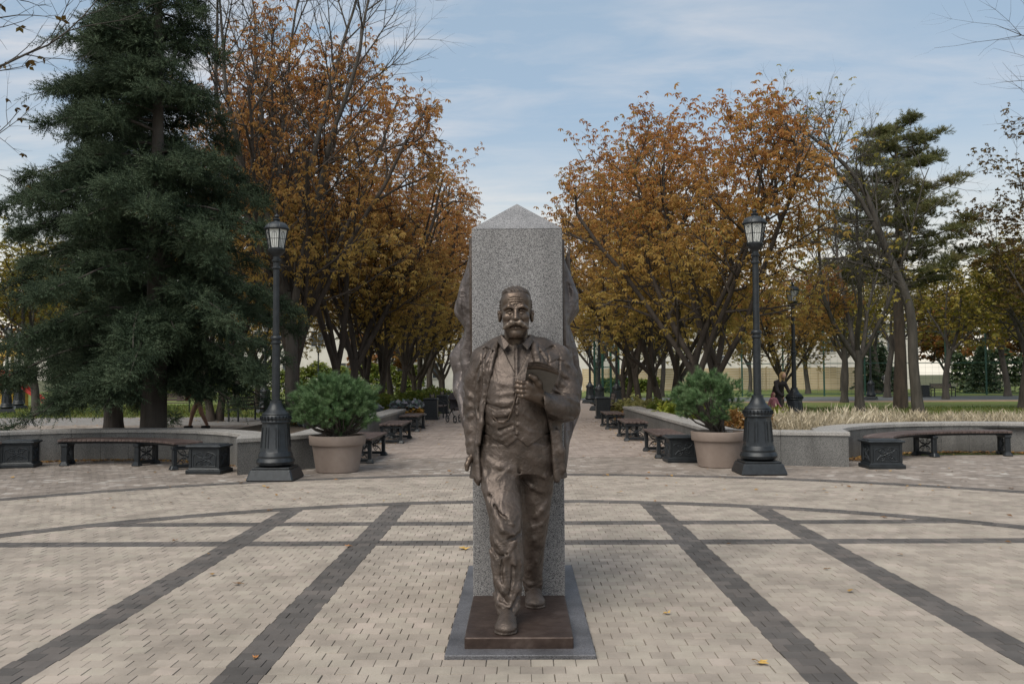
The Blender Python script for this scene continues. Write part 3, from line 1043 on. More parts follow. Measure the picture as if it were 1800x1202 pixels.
# plinth plate
mb = MB(); mb.box((0, -.0, .0465), (.632, .985, .085), bev=.006); mb.build('plinth', M_BRZ_PLATE, man)
PZ = .089
LEG_A = rows([(1.14, -.10, 5.85, .15, .15), (1.04, -.125, 5.83, .145, .15), (.95, -.130, 5.78, .131, .142), (.88, -.128, 5.73, .126, .133), (.78, -.108, 5.66, .113, .122),
              (.70, -.098, 5.59, .102, .113), (.64, -.096, 5.555, .097, .108), (.56, -.092, 5.545, .098, .108), (.47, -.086, 5.535, .102, .112),
              (.38, -.084, 5.525, .097, .110), (.29, -.080, 5.505, .083, .102), (.21, -.080, 5.485, .072, .094), (.15, -.082, 5.47, .067, .092)])
LEG_B = rows([(1.14, .08, 5.86, .15, .15), (1.04, .105, 5.86, .135, .145), (.93, .110, 5.87, .113, .13), (.82, .104, 5.885, .106, .118), (.70, .096, 5.895, .097, .108),
              (.60, .092, 5.905, .088, .102), (.50, .086, 5.93, .078, .100), (.40, .081, 5.965, .071, .098), (.30, .078, 5.995, .067, .092), (.22, .078, 6.02, .064, .088), (.155, .078, 6.035, .062, .085)])
def surf(rw, x, z, lift=0.0):
    A = np.array(sorted(rw)); cx, cy, rx, ry = (np.interp(z, A[:, 0], A[:, c]) for c in (1, 2, 3, 4))
    u = max(-.98, min(.98, (x + DX - cx) / rx))
    return (x + DX, cy - ry * math.sqrt(1 - u * u) - lift, z)
def pix(px, py, d):
    return ((px - 914) / 1550 * d, 1.6 - (py - 661) / 1550 * d)
def foldpts(rw, pts, d, lift=-.004):
    return [surf(rw, *pix(px, py, d), lift=lift) for px, py in pts]

tr = Clay(W(-.32, 5.25, .09), W(.33, 6.16, 1.24), .006)
tr.loft(LEG_A, k=.0, p=2.1)
tr.loft(LEG_B, k=.03, p=2.1)
tr.loft(rows([(.97, -.02, 5.84, .20, .15), (1.04, -.02, 5.84, .235, .165), (1.22, -.02, 5.83, .23, .165)]), k=.05)
# folds of the trousers: front leg
def folds(cl, rw, lst, d, op='add', k=.015):
    for pts, r0 in lst:
        P_ = foldpts(rw, pts, d)
        m = len(P_)
        rad = [r0 * 1.18 * (.45 + .55 * math.sin(math.pi * (i + .5) / m)) for i in range(m)]
        cl.line(P_, rad, k, op)
folds(tr, LEG_A, [([(864, 880), (870, 905), (884, 928), (902, 936)], .017), ([(867, 895), (880, 915), (899, 918), (909, 905)], .012),
                  ([(862, 930), (872, 950), (884, 962)], .011), ([(911, 915), (903, 945), (890, 970), (880, 985)], .012),
                  ([(866, 985), (872, 1010), (884, 1030), (900, 1042)], .014), ([(913, 1000), (908, 1025), (898, 1045)], .014),
                  ([(863, 940), (862, 965), (866, 995)], .010), ([(900, 960), (902, 985), (897, 1010)], .009),
                  ([(867, 1038), (878, 1050), (893, 1053), (909, 1044)], .015), ([(870, 1055), (882, 1066), (896, 1067), (910, 1058)], .014), ([(868, 1047), (884, 1058), (906, 1052)], .010)], 5.5)
folds(tr, LEG_A, [([(848, 770), (862, 785), (882, 800), (902, 806)], .013), ([(846, 785), (858, 805), (878, 818), (896, 822)], .012),
                  ([(846, 805), (852, 830), (860, 850)], .010), ([(905, 800), (893, 822), (876, 838)], .010)], 5.75)
folds(tr, LEG_A, [([(858, 870), (872, 892), (888, 904)], .010), ([(913, 930), (905, 936), (894, 938)], .012)], 5.6, 'sub')
folds(tr, LEG_A, [([(862, 958), (874, 972), (890, 968)], .010), ([(868, 1020), (880, 1042), (890, 1048)], .009), ([(912, 1030), (904, 1050), (896, 1058)], .008)], 5.5, 'sub')
folds(tr, LEG_B, [([(920, 812), (935, 825), (955, 832), (968, 828)], .013), ([(918, 835), (932, 850), (950, 858)], .012), ([(962, 870), (950, 890), (938, 902)], .014),
                  ([(960, 900), (950, 915), (935, 920)], .012), ([(924, 930), (936, 940), (952, 935)], .011)], 5.9)
folds(tr, LEG_B, [([(918, 1012), (930, 1018), (948, 1010)], .013), ([(919, 1022), (932, 1027), (947, 1020)], .012), ([(950, 950), (940, 975), (928, 990)], .010)], 6.02)
tr.line([W(-.004, 5.66, 1.06), W(-.008, 5.69, .99), W(.0, 5.73, .95)], .005, .02, 'sub')
folds(tr, LEG_A, [([(850, 840), (860, 862), (866, 885)], .007), ([(886, 850), (880, 880), (884, 905)], .005),
                  ([(875, 975), (872, 1000), (878, 1022)], .007), ([(890, 965), (886, 990), (890, 1015)], .007), ([(908, 955), (912, 980), (911, 1005)], .008)], 5.6)
folds(tr, LEG_A, [([(856, 850), (862, 875), (870, 895)], .005), ([(882, 972), (880, 1000), (886, 1025)], .006), ([(900, 985), (898, 1010), (894, 1030)], .006)], 5.55, 'sub', .010)
tr.wobble(.0026, 34, 3)
# shoes
def shoe(x, yh, yt, w, turn=0.0):
    c = Clay((x + DX - .1, yt - .07, PZ - .012), (x + DX + .1, yh + .06, PZ + .20), .005)
    L = yh - yt
    cs = lambda u, s=0: (x + DX + turn * u + s, yh - u * L)
    c.cap((*cs(.08), PZ + .045), (*cs(.80), PZ + .034), .052, w * .47, .01, flatv=(1, 1, .8))
    c.ell((*cs(.86), PZ + .028), (w * .5, .07, .034), .02)
    c.cap((*cs(.10), PZ + .05), (*cs(.15), PZ + .13), .05, .052, .03)
    c.cap((*cs(.35), PZ + .08), (*cs(.75), PZ + .045), .034, .03, .03)
    c.cap((*cs(.06), PZ + .006), (*cs(.86), PZ + .006), .058, w * .54, .004, flatv=(1, 1, .24))
    for u, zz in ((.38, .108), (.47, .100), (.56, .090), (.65, .079)):
        c.line([(*cs(u, -.022), PZ + zz - .012), (*cs(u - .01), PZ + zz), (*cs(u, .022), PZ + zz - .012)], .006, .004)
    c.line([(*cs(.80, -w * .40), PZ + .03), (*cs(.72), PZ + .064), (*cs(.80, w * .40), PZ + .03)], .004, .004, 'sub')
    c.half(lambda X_, Y_, Z_: Z_ - (PZ - .002) + 0 * X_ + 0 * Y_, c.lo, c.lo + c.n * c.h, 'sub')
    return c
clay_object('trousers', tr, M_BRZ, man, ORG)
clay_object('shoe', shoe(-.083, 5.50, 5.235, .128, -.012), M_BRZ, man, ORG)
clay_object('shoe', shoe(.080, 6.06, 5.82, .126, .014), M_BRZ, man, ORG)

# torso with shirt and waistcoat
TORSO = rows([(1.08, -.02, 5.84, .225, .165), (1.25, -.02, 5.82, .205, .160), (1.40, -.018, 5.81, .21, .165), (1.55, -.01, 5.83, .22, .155),
              (1.66, -.012, 5.86, .22, .14), (1.745, -.015, 5.88, .18, .12), (1.80, -.018, 5.89, .11, .10), (1.85, -.02, 5.885, .085, .088)])
sh = Clay(W(-.28, 5.6, 1.05), W(.28, 6.1, 1.9), .006)
sh.loft(TORSO, k=0, p=2.2)
sh.line([surf(TORSO, -.02, z, 0.001) for z in (1.80, 1.72, 1.60)], .012, .012)
for z in (1.775, 1.71, 1.65):
    x, y, z2 = surf(TORSO, -.02, z, .010); sh.ell((x, y, z2), (.010, .007, .010), .002)
clay_object('shirt', sh, M_BRZ, man, ORG)
ve = Clay(W(-.30, 5.55, 1.08), W(.30, 6.1, 1.85), .006)
ve.loft(TORSO, k=0, p=2.2, grow=.012)
def vest_cut(x, y, z):
    xx = x - DX + .02
    neck = (z - (1.60 + np.abs(xx) * 2.0)) * .45                      # above the V neckline
    hem = ((1.205 - .95 * np.minimum(np.abs(xx), .062) + .60 * np.maximum(np.abs(xx) - .062, 0)) - z) * .7
    return np.minimum(-neck, -hem) + 0 * y
ve.half(lambda x, y, z: -np.maximum(-vest_cut(x, y, z), -9), (0 + DX - .35, 5.5, 1.0), (DX + .35, 6.2, 1.9), 'sub')
VT = [(z, a, b, c + .012, d + .012) for z, a, b, c, d in TORSO]
def vfold(pts, r, op='add'):
    P_ = [surf(VT, *pix(px, py, 5.66), lift=-.003) for px, py in pts]
    ve.line(P_, [r * (.4 + .6 * math.sin(math.pi * (i + .5) / len(P_))) for i in range(len(P_))], .014, op)
for q in ([(850, 700), (872, 708), (895, 708), (915, 700)], [(848, 716), (868, 728), (890, 728), (908, 716)], [(850, 735), (866, 746), (888, 742)],
          [(858, 755), (880, 764), (902, 752)], [(856, 690), (880, 694), (904, 690)], [(912, 720), (930, 735), (950, 742)], [(910, 745), (930, 758), (952, 762)],
          [(868, 770), (884, 772), (898, 762)], [(862, 668), (884, 676), (905, 676)]):
    vfold(q, .0095)
for q in ([(852, 708), (872, 717), (896, 717)], [(850, 726), (870, 737), (892, 735)], [(856, 747), (878, 755), (900, 747)]):
    vfold(q, .006, 'sub')
ve.line([surf(VT, -.03, z, -.002) for z in np.linspace(1.60, 1.22, 9)], .005, .006, 'sub')
for z in (1.57, 1.50, 1.43, 1.36, 1.29, 1.235):
    x, y, z2 = surf(VT, -.02, z, .004); ve.ell((x, y, z2), (.011, .008, .011), .002)
ve.wobble(.0018, 30, 8)
clay_object('waistcoat', ve, M_BRZ, man, ORG)
mb = MB()
mb.tube([surf(VT, *pix(px, py, 5.65), lift=.007) for px, py in ((863, 722), (868, 734), (876, 742), (884, 743), (893, 736), (899, 722), (904, 706), (908, 688))], .0055, 6)
mb.xform(Matrix.Translation((-ORG[0], -ORG[1], 0))).build('watch_chain', M_BRZ_SKIN, man, smooth=True)

# coat: hollow shell, open in front, with sleeves
COAT = rows([(.935, -.012, 5.86, .322, .20), (1.05, -.014, 5.86, .305, .20), (1.2, -.012, 5.86, .285, .195), (1.4, -.006, 5.865, .278, .19), (1.55, .0, 5.87, .292, .190),
             (1.66, .0, 5.87, .30, .178), (1.72, -.004, 5.875, .275, .165), (1.765, -.006, 5.885, .235, .145), (1.80, -.012, 5.895, .175, .122), (1.845, -.018, 5.905, .112, .097), (1.87, -.02, 5.905, .10, .09)])
zl_ = np.array([.93, 1.05, 1.16, 1.27, 1.33, 1.47, 1.63, 1.75, 1.81, 1.88])
xl_ = np.array([-.254, -.268, -.268, -.256, -.248, -.213, -.183, -.160, -.145, -.125])
xr_ = np.array([.222, .212, .205, .19, .175, .14, .105, .088, .080, .070])
co = Clay(W(-.44, 5.50, .90), W(.47, 6.14, 1.90), .006)
co.loft(COAT, k=0, p=2.3)
inner = Clay(W(-.44, 5.50, .90), W(.47, 6.14, 1.90), .006)
inner.loft([(z if i else z - .1, a, b, c, d) for i, (z, a, b, c, d) in enumerate(sorted(COAT))], k=0, p=2.3, grow=-.026)
co.f = np.maximum(co.f, -inner.f)
def opening(x, y, z):
    zz = z.ravel()
    a = (np.interp(zz, zl_, xl_) + DX)[None, None, :].astype(np.float32); b = (np.interp(zz, zl_, xr_) + DX)[None, None, :].astype(np.float32)
    return np.maximum(np.maximum(a - x, x - b), y - 5.86)
co.half(opening, (DX - .5, 5.4, .85), (DX + .5, 6.2, 1.95), 'sub', .008)
# sleeves
co.line([W(-.245, 5.925, 1.705), W(-.282, 5.925, 1.58), W(-.298, 5.93, 1.40), W(-.300, 5.90, 1.25), W(-.302, 5.87, 1.11)], [.078, .080, .073, .066, .060], .045)
co.line([W(-.06, 5.91, 1.80), W(-.15, 5.905, 1.775), W(-.24, 5.915, 1.725)], [.060, .070, .078], .05)
co.line([W(.03, 5.91, 1.80), W(.15, 5.905, 1.775), W(.255, 5.915, 1.725)], [.060, .070, .082], .05)
co.line([W(.255, 5.92, 1.71), W(.300, 5.91, 1.60), W(.318, 5.86, 1.48), W(.312, 5.80, 1.385)], [.082, .082, .080, .078], .045)
co.line([W(.312, 5.80, 1.385), W(.23, 5.70, 1.395), W(.135, 5.605, 1.435)], [.079, .076, .071], .03)
co.cap(W(-.02, 5.885, 1.74), W(-.02, 5.86, 1.95), .088, .092, .01, 'sub')
co.half(opening, (DX - .5, 5.4, .85), (DX + .5, 6.2, 1.95), 'sub', .008)
# cuff mouths
co.cap(W(-.302, 5.868, 1.135), W(-.302, 5.86, 1.04), .048, .05, .004, 'sub')
co.cap(W(.150, 5.615, 1.428), W(.08, 5.555, 1.46), .052, .058, .006, 'sub')
# rolled front edges, lapels
def edge_y(x, z, lift=.0): return surf(COAT, x, z, lift)
for xs_, sgn in ((xl_, -1), (xr_, 1)):
    pts = [edge_y(x + sgn * .012, z, .002) for x, z in zip(xs_, zl_)][0:-1]
    co.line(pts, [.021, .019, .017, .016, .016, .015, .015, .016, .017], .014)
    # lapel: a broad flat fold beside the edge
    lp = [edge_y(np.interp(z, zl_, xs_) + sgn * (.02 + .050 * math.sin(max(0, min(1, (z - 1.32) / .42)) * math.pi)), z, .004) for z in np.linspace(1.34, 1.80, 9)]
    co.line(lp, .017, .015)
    lo_ = [edge_y(np.interp(z, zl_, xs_) + sgn * (.03 + .078 * math.sin(max(0, min(1, (z - 1.30) / .50)) * math.pi)), z, .007) for z in np.linspace(1.36, 1.78, 9)]
    co.line(lo_, .0085, .006, 'sub')
# lapel notches
for a, b in (((851, 611), (867, 617)), ((958, 616), (974, 609))):
    co.line([edge_y(*pix(*a, 5.72), .012), edge_y(*pix(*b, 5.72), .014)], .010, .004, 'sub')
# sleeve folds
def ln(pts, r, op='add', k=.016):
    m = len(pts)
    co.line([W(*p) for p in pts], [r * (.45 + .55 * math.sin(math.pi * (i + .5) / m)) for i in range(m)], k, op)
for z, dz, r in ((1.47, -.05, .013), (1.405, -.02, .015), (1.335, .035, .013), (1.25, -.04, .012), (1.17, .015, .010)):
    yb = np.interp(z, [1.1, 1.4, 1.6], [5.87, 5.93, 5.915]); rr = np.interp(z, [1.1, 1.4, 1.6], [.060, .074, .083]) - .004
    ln([(-.30 - rr * .93, yb - rr * .3, z - dz), (-.30 - rr * .45, yb - rr * .9, z), (-.30 + rr * .2, yb - rr, z + dz * .6), (-.30 + rr * .8, yb - rr * .6, z + dz)], r * .62, 'add', .032)
for pts, r in (([(.24, 5.79, 1.66), (.30, 5.80, 1.60), (.355, 5.84, 1.56)], .014), ([(.22, 5.775, 1.60), (.285, 5.79, 1.54), (.36, 5.81, 1.49)], .015),
               ([(.23, 5.74, 1.51), (.29, 5.745, 1.475), (.36, 5.77, 1.45)], .014), ([(.22, 5.68, 1.475), (.29, 5.70, 1.455), (.38, 5.76, 1.42)], .014),
               ([(.19, 5.625, 1.47), (.25, 5.665, 1.455), (.32, 5.715, 1.45)], .012), ([(.17, 5.57, 1.40), (.24, 5.635, 1.385), (.33, 5.715, 1.36)], .013),
               ([(.20, 5.60, 1.36), (.27, 5.67, 1.335), (.34, 5.73, 1.32)], .012), ([(.26, 5.815, 1.70), (.31, 5.83, 1.67), (.34, 5.86, 1.64)], .011)):
    ln(pts, r)
for pts, r in (([(-.245, 5.745, 1.42), (-.25, 5.735, 1.30), (-.268, 5.74, 1.17)], .012), ([(.245, 5.73, 1.24), (.265, 5.735, 1.12), (.28, 5.735, .99)], .018)):
    ln(pts, r, 'add', .035)
def front_c(x, z):
    i = int(round((x + DX - co.lo[0]) / co.h)); k = int(round((z - co.lo[2]) / co.h))
    col_ = co.f[i, :, k]
    return co.lo[1] + (np.argmax(col_ < 0) if (col_ < 0).any() else 60) * co.h
def groove(pts, r, k=.006, out=.002):
    m = 14; pts = np.array(pts); u = np.linspace(0, len(pts) - 1, m)
    xs, zs2 = np.interp(u, range(len(pts)), pts[:, 0]), np.interp(u, range(len(pts)), pts[:, 1])
    P_ = [W(x, front_c(x, z) - out, z) for x, z in zip(xs, zs2)]
    co.line(P_, [r * (.5 + .5 * math.sin(math.pi * (i + .5) / m)) for i in range(m)], k, 'sub')
pl = lambda L: [pix(px, py, 5.72) for px, py in L]
for L, r in (([(846, 622), (845, 650), (844, 690), (840, 730), (836, 775)], .012), ([(985, 628), (984, 650), (978, 672)], .011),
             ([(871, 605), (858, 640), (853, 680), (850, 715)], .006), ([(856, 613), (850, 640), (851, 680)], .006),
             ([(946, 606), (951, 625), (953, 640)], .006), ([(962, 612), (966, 632), (962, 650)], .006),
             ([(965, 640), (980, 633), (995, 636)], .006)):
    groove(pl(L), r)
co.wobble(.0022, 26, 5)
clay_object('coat', co, M_BRZ, man, ORG)

# shirt collar: two pointed flaps
for poly in ([(880, 586), (896, 604), (886, 615), (874, 599)], [(936, 586), (918, 604), (928, 615), (939, 599)]):
    mb = MB(); F_, B_ = [], []
    for (px, py), yy in zip(poly, (5.80, 5.735, 5.715, 5.80)):
        x, z = pix(px, py, 5.72)
        F_.append((x + DX, yy, z)); B_.append((x + DX, yy + .016, z))
    mb.add(F_ + B_, [(0, 1, 2, 3), (7, 6, 5, 4)] + [(i, 4 + i, 4 + (i + 1) % 4, (i + 1) % 4) for i in range(4)])
    co_ = mb.xform(Matrix.Translation((-ORG[0], -ORG[1], 0))).build('collar_flap', M_BRZ, man)
    bv = co_.modifiers.new('bev', 'BEVEL'); bv.width = .004; bv.segments = 2

# head and hands: one fine clay each, joined as the figure's skin
hx = -.024
hd_ = Clay(W(hx - .16, 5.60, 1.74), W(hx + .16, 6.0, 2.24), .0032)
H = lambda x, y, z: W(hx + x, y, z)
hd_.cap(H(0, 5.875, 1.72), H(0, 5.85, 1.95), .080, .078, 0)
hd_.ell(H(0, 5.838, 2.070), (.099, .125, .112), .02)
hd_.loft([(z, hx + DX, y, a, b) for z, y, a, b in ((1.850, 5.765, .040, .062), (1.872, 5.765, .060, .082), (1.905, 5.775, .079, .098), (1.945, 5.785, .087, .106), (1.99, 5.795, .091, .110), (2.04, 5.80, .095, .112), (2.09, 5.805, .096, .114), (2.13, 5.81, .09, .105))], k=.02, p=2.35)
hd_.ell(H(0, 5.735, 2.10), (.080, .045, .055), .03)
for s in (-1, 1):
    hd_.ell(H(s * .060, 5.722, 1.982), (.028, .026, .022), .025)              # cheekbone
    hd_.line([H(s * .014, 5.683, 2.040), H(s * .045, 5.686, 2.049), H(s * .076, 5.712, 2.036)], [.011, .012, .008], .016)  # brow
    hd_.ell(H(s * .040, 5.684, 2.018), (.028, .020, .0165), .010, 'sub')       # socket
    hd_.ell(H(s * .039, 5.709, 2.017), (.020, .019, .018), .003)               # eyeball
    hd_.line([H(s * .018, 5.694, 2.017), H(s * .034, 5.6855, 2.026), H(s * .050, 5.690, 2.024), H(s * .062, 5.702, 2.015)], .0046, .003)  # upper lid
    hd_.line([H(s * .020, 5.694, 2.012), H(s * .038, 5.689, 2.003), H(s * .058, 5.700, 2.010)], .0034, .006)
    hd_.ell(H(s * .019, 5.672, 1.966), (.011, .015, .0115), .008)              # nostril wing
    hd_.ell(H(s * .010, 5.662, 1.957), (.005, .006, .004), .002, 'sub')
    hd_.line([H(s * .030, 5.682, 1.972), H(s * .045, 5.692, 1.950), H(s * .053, 5.708, 1.930)], .003, .012, 'sub')            # fold beside the nose
    hd_.ell(H(s * .105, 5.835, 1.995), (.014, .030, .040), .006)               # ear
    hd_.line([H(s * .113, 5.812, 2.015), H(s * .116, 5.835, 2.030), H(s * .116, 5.856, 2.010), H(s * .113, 5.85, 1.985), H(s * .110, 5.825, 1.964)], .007, .003)
    hd_.ell(H(s * .118, 5.828, 1.998), (.007, .013, .017), .003, 'sub')
    hd_.ell(H(s * .052, 5.73, 1.925), (.026, .03, .03), .02)                   # cheek by the mouth
hd_.cap(H(0, 5.690, 2.040), H(0, 5.655, 1.976), .0115, .0165, .014)            # nose
hd_.ell(H(0, 5.651, 1.968), (.016, .016, .014), .010)
hd_.line([H(-.026, 5.690, 1.921), H(0, 5.682, 1.924), H(.026, 5.690, 1.921)], .0032, .004, 'sub')
hd_.line([H(-.024, 5.688, 1.910), H(0, 5.680, 1.909), H(.024, 5.688, 1.910)], .0095, .008)
hd_.line([H(-.024, 5.692, 1.894), H(0, 5.688, 1.892), H(.024, 5.692, 1.894)], .0035, .012, 'sub')
hd_.ell(H(0, 5.702, 1.872), (.036, .028, .024), .018)
def front_y(cl, x, z):
    i = int(round((x - cl.lo[0]) / cl.h)); k = int(round((z - cl.lo[2]) / cl.h))
    j = np.argmax(cl.f[i, :, k] < 0)
    return cl.lo[1] + j * cl.h
def on_skin(x, z, out=.0): return (hx + DX + x, front_y(hd_, hx + DX + x, z) - out, z)
for zz, hwid in ((2.078, .042), (2.093, .048), (2.107, .040)):
    hd_.line([on_skin(u * hwid, zz - .005 * u * u, .0005) for u in np.linspace(-1, 1, 7)], .0028, .004, 'sub')
for s in (-1, 1):
    hd_.line([H(s * .007, 5.683, 2.060), H(s * .006, 5.680, 2.040)], .003, .005, 'sub')

# hand that holds the book, back of the hand to the viewer
ha = Clay(W(-.08, 5.44, 1.40), W(.20, 5.70, 1.66), .0035)
ha.cap(W(.150, 5.615, 1.435), W(.105, 5.575, 1.475), .040, .042, 0)
ha.cap(W(.105, 5.572, 1.480), W(.055, 5.540, 1.510), .046, .044, .02, flatv=(1, .72, 1))
ha.cap(W(.095, 5.565, 1.465), W(.050, 5.540, 1.478), .034, .032, .02)
ha.cap(W(.090, 5.560, 1.520), W(.052, 5.535, 1.545), .034, .030, .02)
for i, (kz, mz, tz, r) in enumerate(((1.556, 1.566, 1.560, .0150), (1.529, 1.537, 1.533, .0155), (1.501, 1.507, 1.505, .0150), (1.475, 1.477, 1.479, .0135))):
    ln_ = (.0, -.004, .0, .010)[i]
    ha.line([W(.052, 5.530, kz), W(.012 + ln_ * .5, 5.513, (kz + mz) / 2 - .002), W(-.014 + ln_, 5.530, mz), W(-.020 + ln_, 5.558, tz), W(-.004 + ln_, 5.582, tz)], [r * 1.06, r, r * .98, r * .92, r * .8], .004)
    ha.ell(W(.048, 5.520, kz), (.015, .012, .014), .006)
ha.line([W(.128, 5.560, 1.512), W(.118, 5.532, 1.550), W(.094, 5.512, 1.582), W(.064, 5.502, 1.600), ], [.025, .022, .0175, .0145], .012)
ha.ell(W(.062, 5.492, 1.602), (.009, .005, .008), .002)
# hanging hand beside the coat
hb = Clay(W(-.42, 5.72, .86), W(-.20, 5.98, 1.18), .0035)
hb.cap(W(-.302, 5.865, 1.15), W(-.300, 5.858, 1.085), .037, .036, 0)
hb.cap(W(-.300, 5.856, 1.075), W(-.298, 5.838, 1.015), .040, .043, .02, flatv=(.72, 1, 1))
for i, (yy, ll, r) in enumerate(((5.797, .98, .0135), (5.825, 1.06, .014), (5.853, 1.0, .0135), (5.878, .82, .012))):
    hb.line([W(-.300, yy, 1.010), W(-.302, yy - .004, 1.010 - .048 * ll), W(-.292, yy - .010, 1.010 - .085 * ll), W(-.276, yy - .012, 1.010 - .110 * ll)], [r * 1.05, r, r * .95, r * .8], .004)
hb.line([W(-.312, 5.825, 1.085), W(-.335, 5.80, 1.055), W(-.348, 5.785, 1.025), W(-.350, 5.778, .995)], [.022, .019, .0165, .0135], .012)
clay_object('head', hd_, M_BRZ_SKIN, man, ORG)
clay_object('hand', ha, M_BRZ_SKIN, man, ORG)
clay_object('hand', hb, M_BRZ_SKIN, man, ORG)

# hair: short, brushed up, receding at the temples
hr = Clay(W(hx - .16, 5.60, 1.94), W(hx + .16, 6.0, 2.24), .0032)
hr.ell(H(0, 5.845, 2.072), (.110, .132, .119), 0)
hr.ell(H(0, 5.795, 2.150), (.088, .080, .036), .03)
hair_line = lambda x, y, z: np.maximum(2.140 - .10 * np.abs(x - DX - hx) - 2.2 * np.maximum(y - 5.775, 0) + .6 * np.maximum(.0 + np.abs(x - DX - hx) - .085, 0), 1.965) - z
s_ = tuple(slice(0, i) for i in hr.n)
xx_, yy_, zz_ = hr.coords(s_)
hr.f = np.maximum(hr.f, (hair_line(xx_, yy_, zz_) * .5).astype(np.float32))
rr_ = np.random.default_rng(4)
hr.f += (.0034 * np.sin(165 * (xx_ - DX - hx) + 30 * np.sin(14 * zz_) + 22 * (yy_ - 5.8)) * np.sin(40 * yy_ + 12 * xx_)).astype(np.float32)
clay_object('hair', hr, bronze('bronze_hair', (.040, .030, .025), (.070, .054, .044), (.11, .088, .072), rough=.5, metal=.45, relief=.002, rscale=70), man, ORG, smooth_it=0)

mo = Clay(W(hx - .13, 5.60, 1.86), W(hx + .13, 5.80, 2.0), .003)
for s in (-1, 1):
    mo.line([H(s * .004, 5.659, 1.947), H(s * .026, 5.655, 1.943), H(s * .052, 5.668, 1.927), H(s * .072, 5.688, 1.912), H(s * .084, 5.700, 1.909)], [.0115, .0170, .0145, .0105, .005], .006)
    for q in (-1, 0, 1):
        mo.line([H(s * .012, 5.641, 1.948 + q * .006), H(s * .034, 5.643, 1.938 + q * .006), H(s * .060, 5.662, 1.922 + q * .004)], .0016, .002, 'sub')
clay_object('moustache', mo, bronze('bronze_highlight', (.12, .09, .07), (.17, .135, .108), (.22, .18, .15), rough=.4, metal=.5, relief=.0008, rscale=60), man, ORG)  # lighter bronze: the highlights on the moustache are painted into its colour

# book: three bowed leaves and a dark cover
bk = thing('book', None, None); bk.parent = man
del_keys = [k for k in bk.keys()]
for k in del_keys: del bk[k]
def leafsheet(c0, c1, c2, c3, bow, th, name, mat):
    """quad c0 (spine low) c1 (fore low) c2 (fore top) c3 (spine top), bowed towards the viewer and up"""
    n, mrows = 12, 6
    c0, c1, c2, c3 = (np.array(c) for c in (c0, c1, c2, c3))
    V = []
    for side in (0, 1):
        for j in range(mrows + 1):
            for i in range(n + 1):
                u, v = i / n, j / mrows
                p = (c0 * (1 - u) + c1 * u) * (1 - v) + (c3 * (1 - u) + c2 * u) * v
                b = math.sin(math.pi * min(1, u * 1.0)) * (1 - .4 * u)
                p = p + np.array([0, -bow * b * .5, bow * b]) + np.array([0, th * side, 0])
                V.append(p + np.array([DX - ORG[0], -ORG[1], 0]))
    F = []; w_ = n + 1; o = w_ * (mrows + 1)
    for j in range(mrows):
        for i in range(n):
            a = j * w_ + i
            F.append((a, a + 1, a + w_ + 1, a + w_)); F.append((a + o, a + o + w_, a + o + w_ + 1, a + o + 1))
    ring = [i for i in range(w_)] + [j * w_ + n for j in range(1, mrows + 1)] + [mrows * w_ + i for i in range(n - 1, -1, -1)] + [j * w_ for j in range(mrows - 1, 0, -1)]
    for a, b in zip(ring, ring[1:] + ring[:1]): F.append((b, a, a + o, b + o))
    mb = MB(); mb.add(V, F)
    return mb.build(name, mat, bk, smooth=True)
def q3(px, py, y): 
    x, z = pix(px, py, y); return (x, y, z)
leafsheet(q3(922, 674, 5.560), q3(967, 692, 5.535), q3(982, 660, 5.485), q3(926, 650, 5.500), .016, .008, 'cover', M_BRZ_DARK)
leafsheet(q3(923, 668, 5.572), q3(968, 686, 5.547), q3(983, 656, 5.500), q3(927, 645, 5.516), .020, .010, 'page_bundle', M_BRZ_SKIN)
leafsheet(q3(924, 664, 5.588), q3(968, 681, 5.563), q3(981, 651, 5.518), q3(928, 641, 5.534), .022, .010, 'page_bundle', M_BRZ)
leafsheet(q3(925, 660, 5.604), q3(968, 676, 5.579), q3(976, 647, 5.536), q3(929, 637, 5.552), .022, .012, 'cover', M_BRZ)
# ================================================================== STREET FURNITURE
M_IRON = flat('black_iron', (.022, .026, .030), rough=.42, metal=.35, var=.3, scale=14, bump=.0012, bscale=60)
M_IRON_L = flat('iron_worn', (.034, .040, .046), rough=.5, metal=.3, var=.3, scale=10)
M_SEAT = material('seat_slat', [(0.3, (.045, .031, .028)), (0.55, (.080, .054, .047)), (0.75, (.135, .108, .098))], scale=9, rough=.55, detail=8, obj_rand=.22)
M_GLASS = bpy.data.materials.new('lamp_glass'); M_GLASS.use_nodes = True
_b = M_GLASS.node_tree.nodes['Principled BSDF']
_b.inputs['Base Color'].default_value = (.80, .82, .80, 1); _b.inputs['Roughness'].default_value = .3
_b.inputs['Transmission Weight'].default_value = .35
_b.inputs['IOR'].default_value = 1.2

def lathe8(prof, n=8, ang=None):
    return MB().lathe(prof, n, ang=(math.pi / n if ang is None else ang))

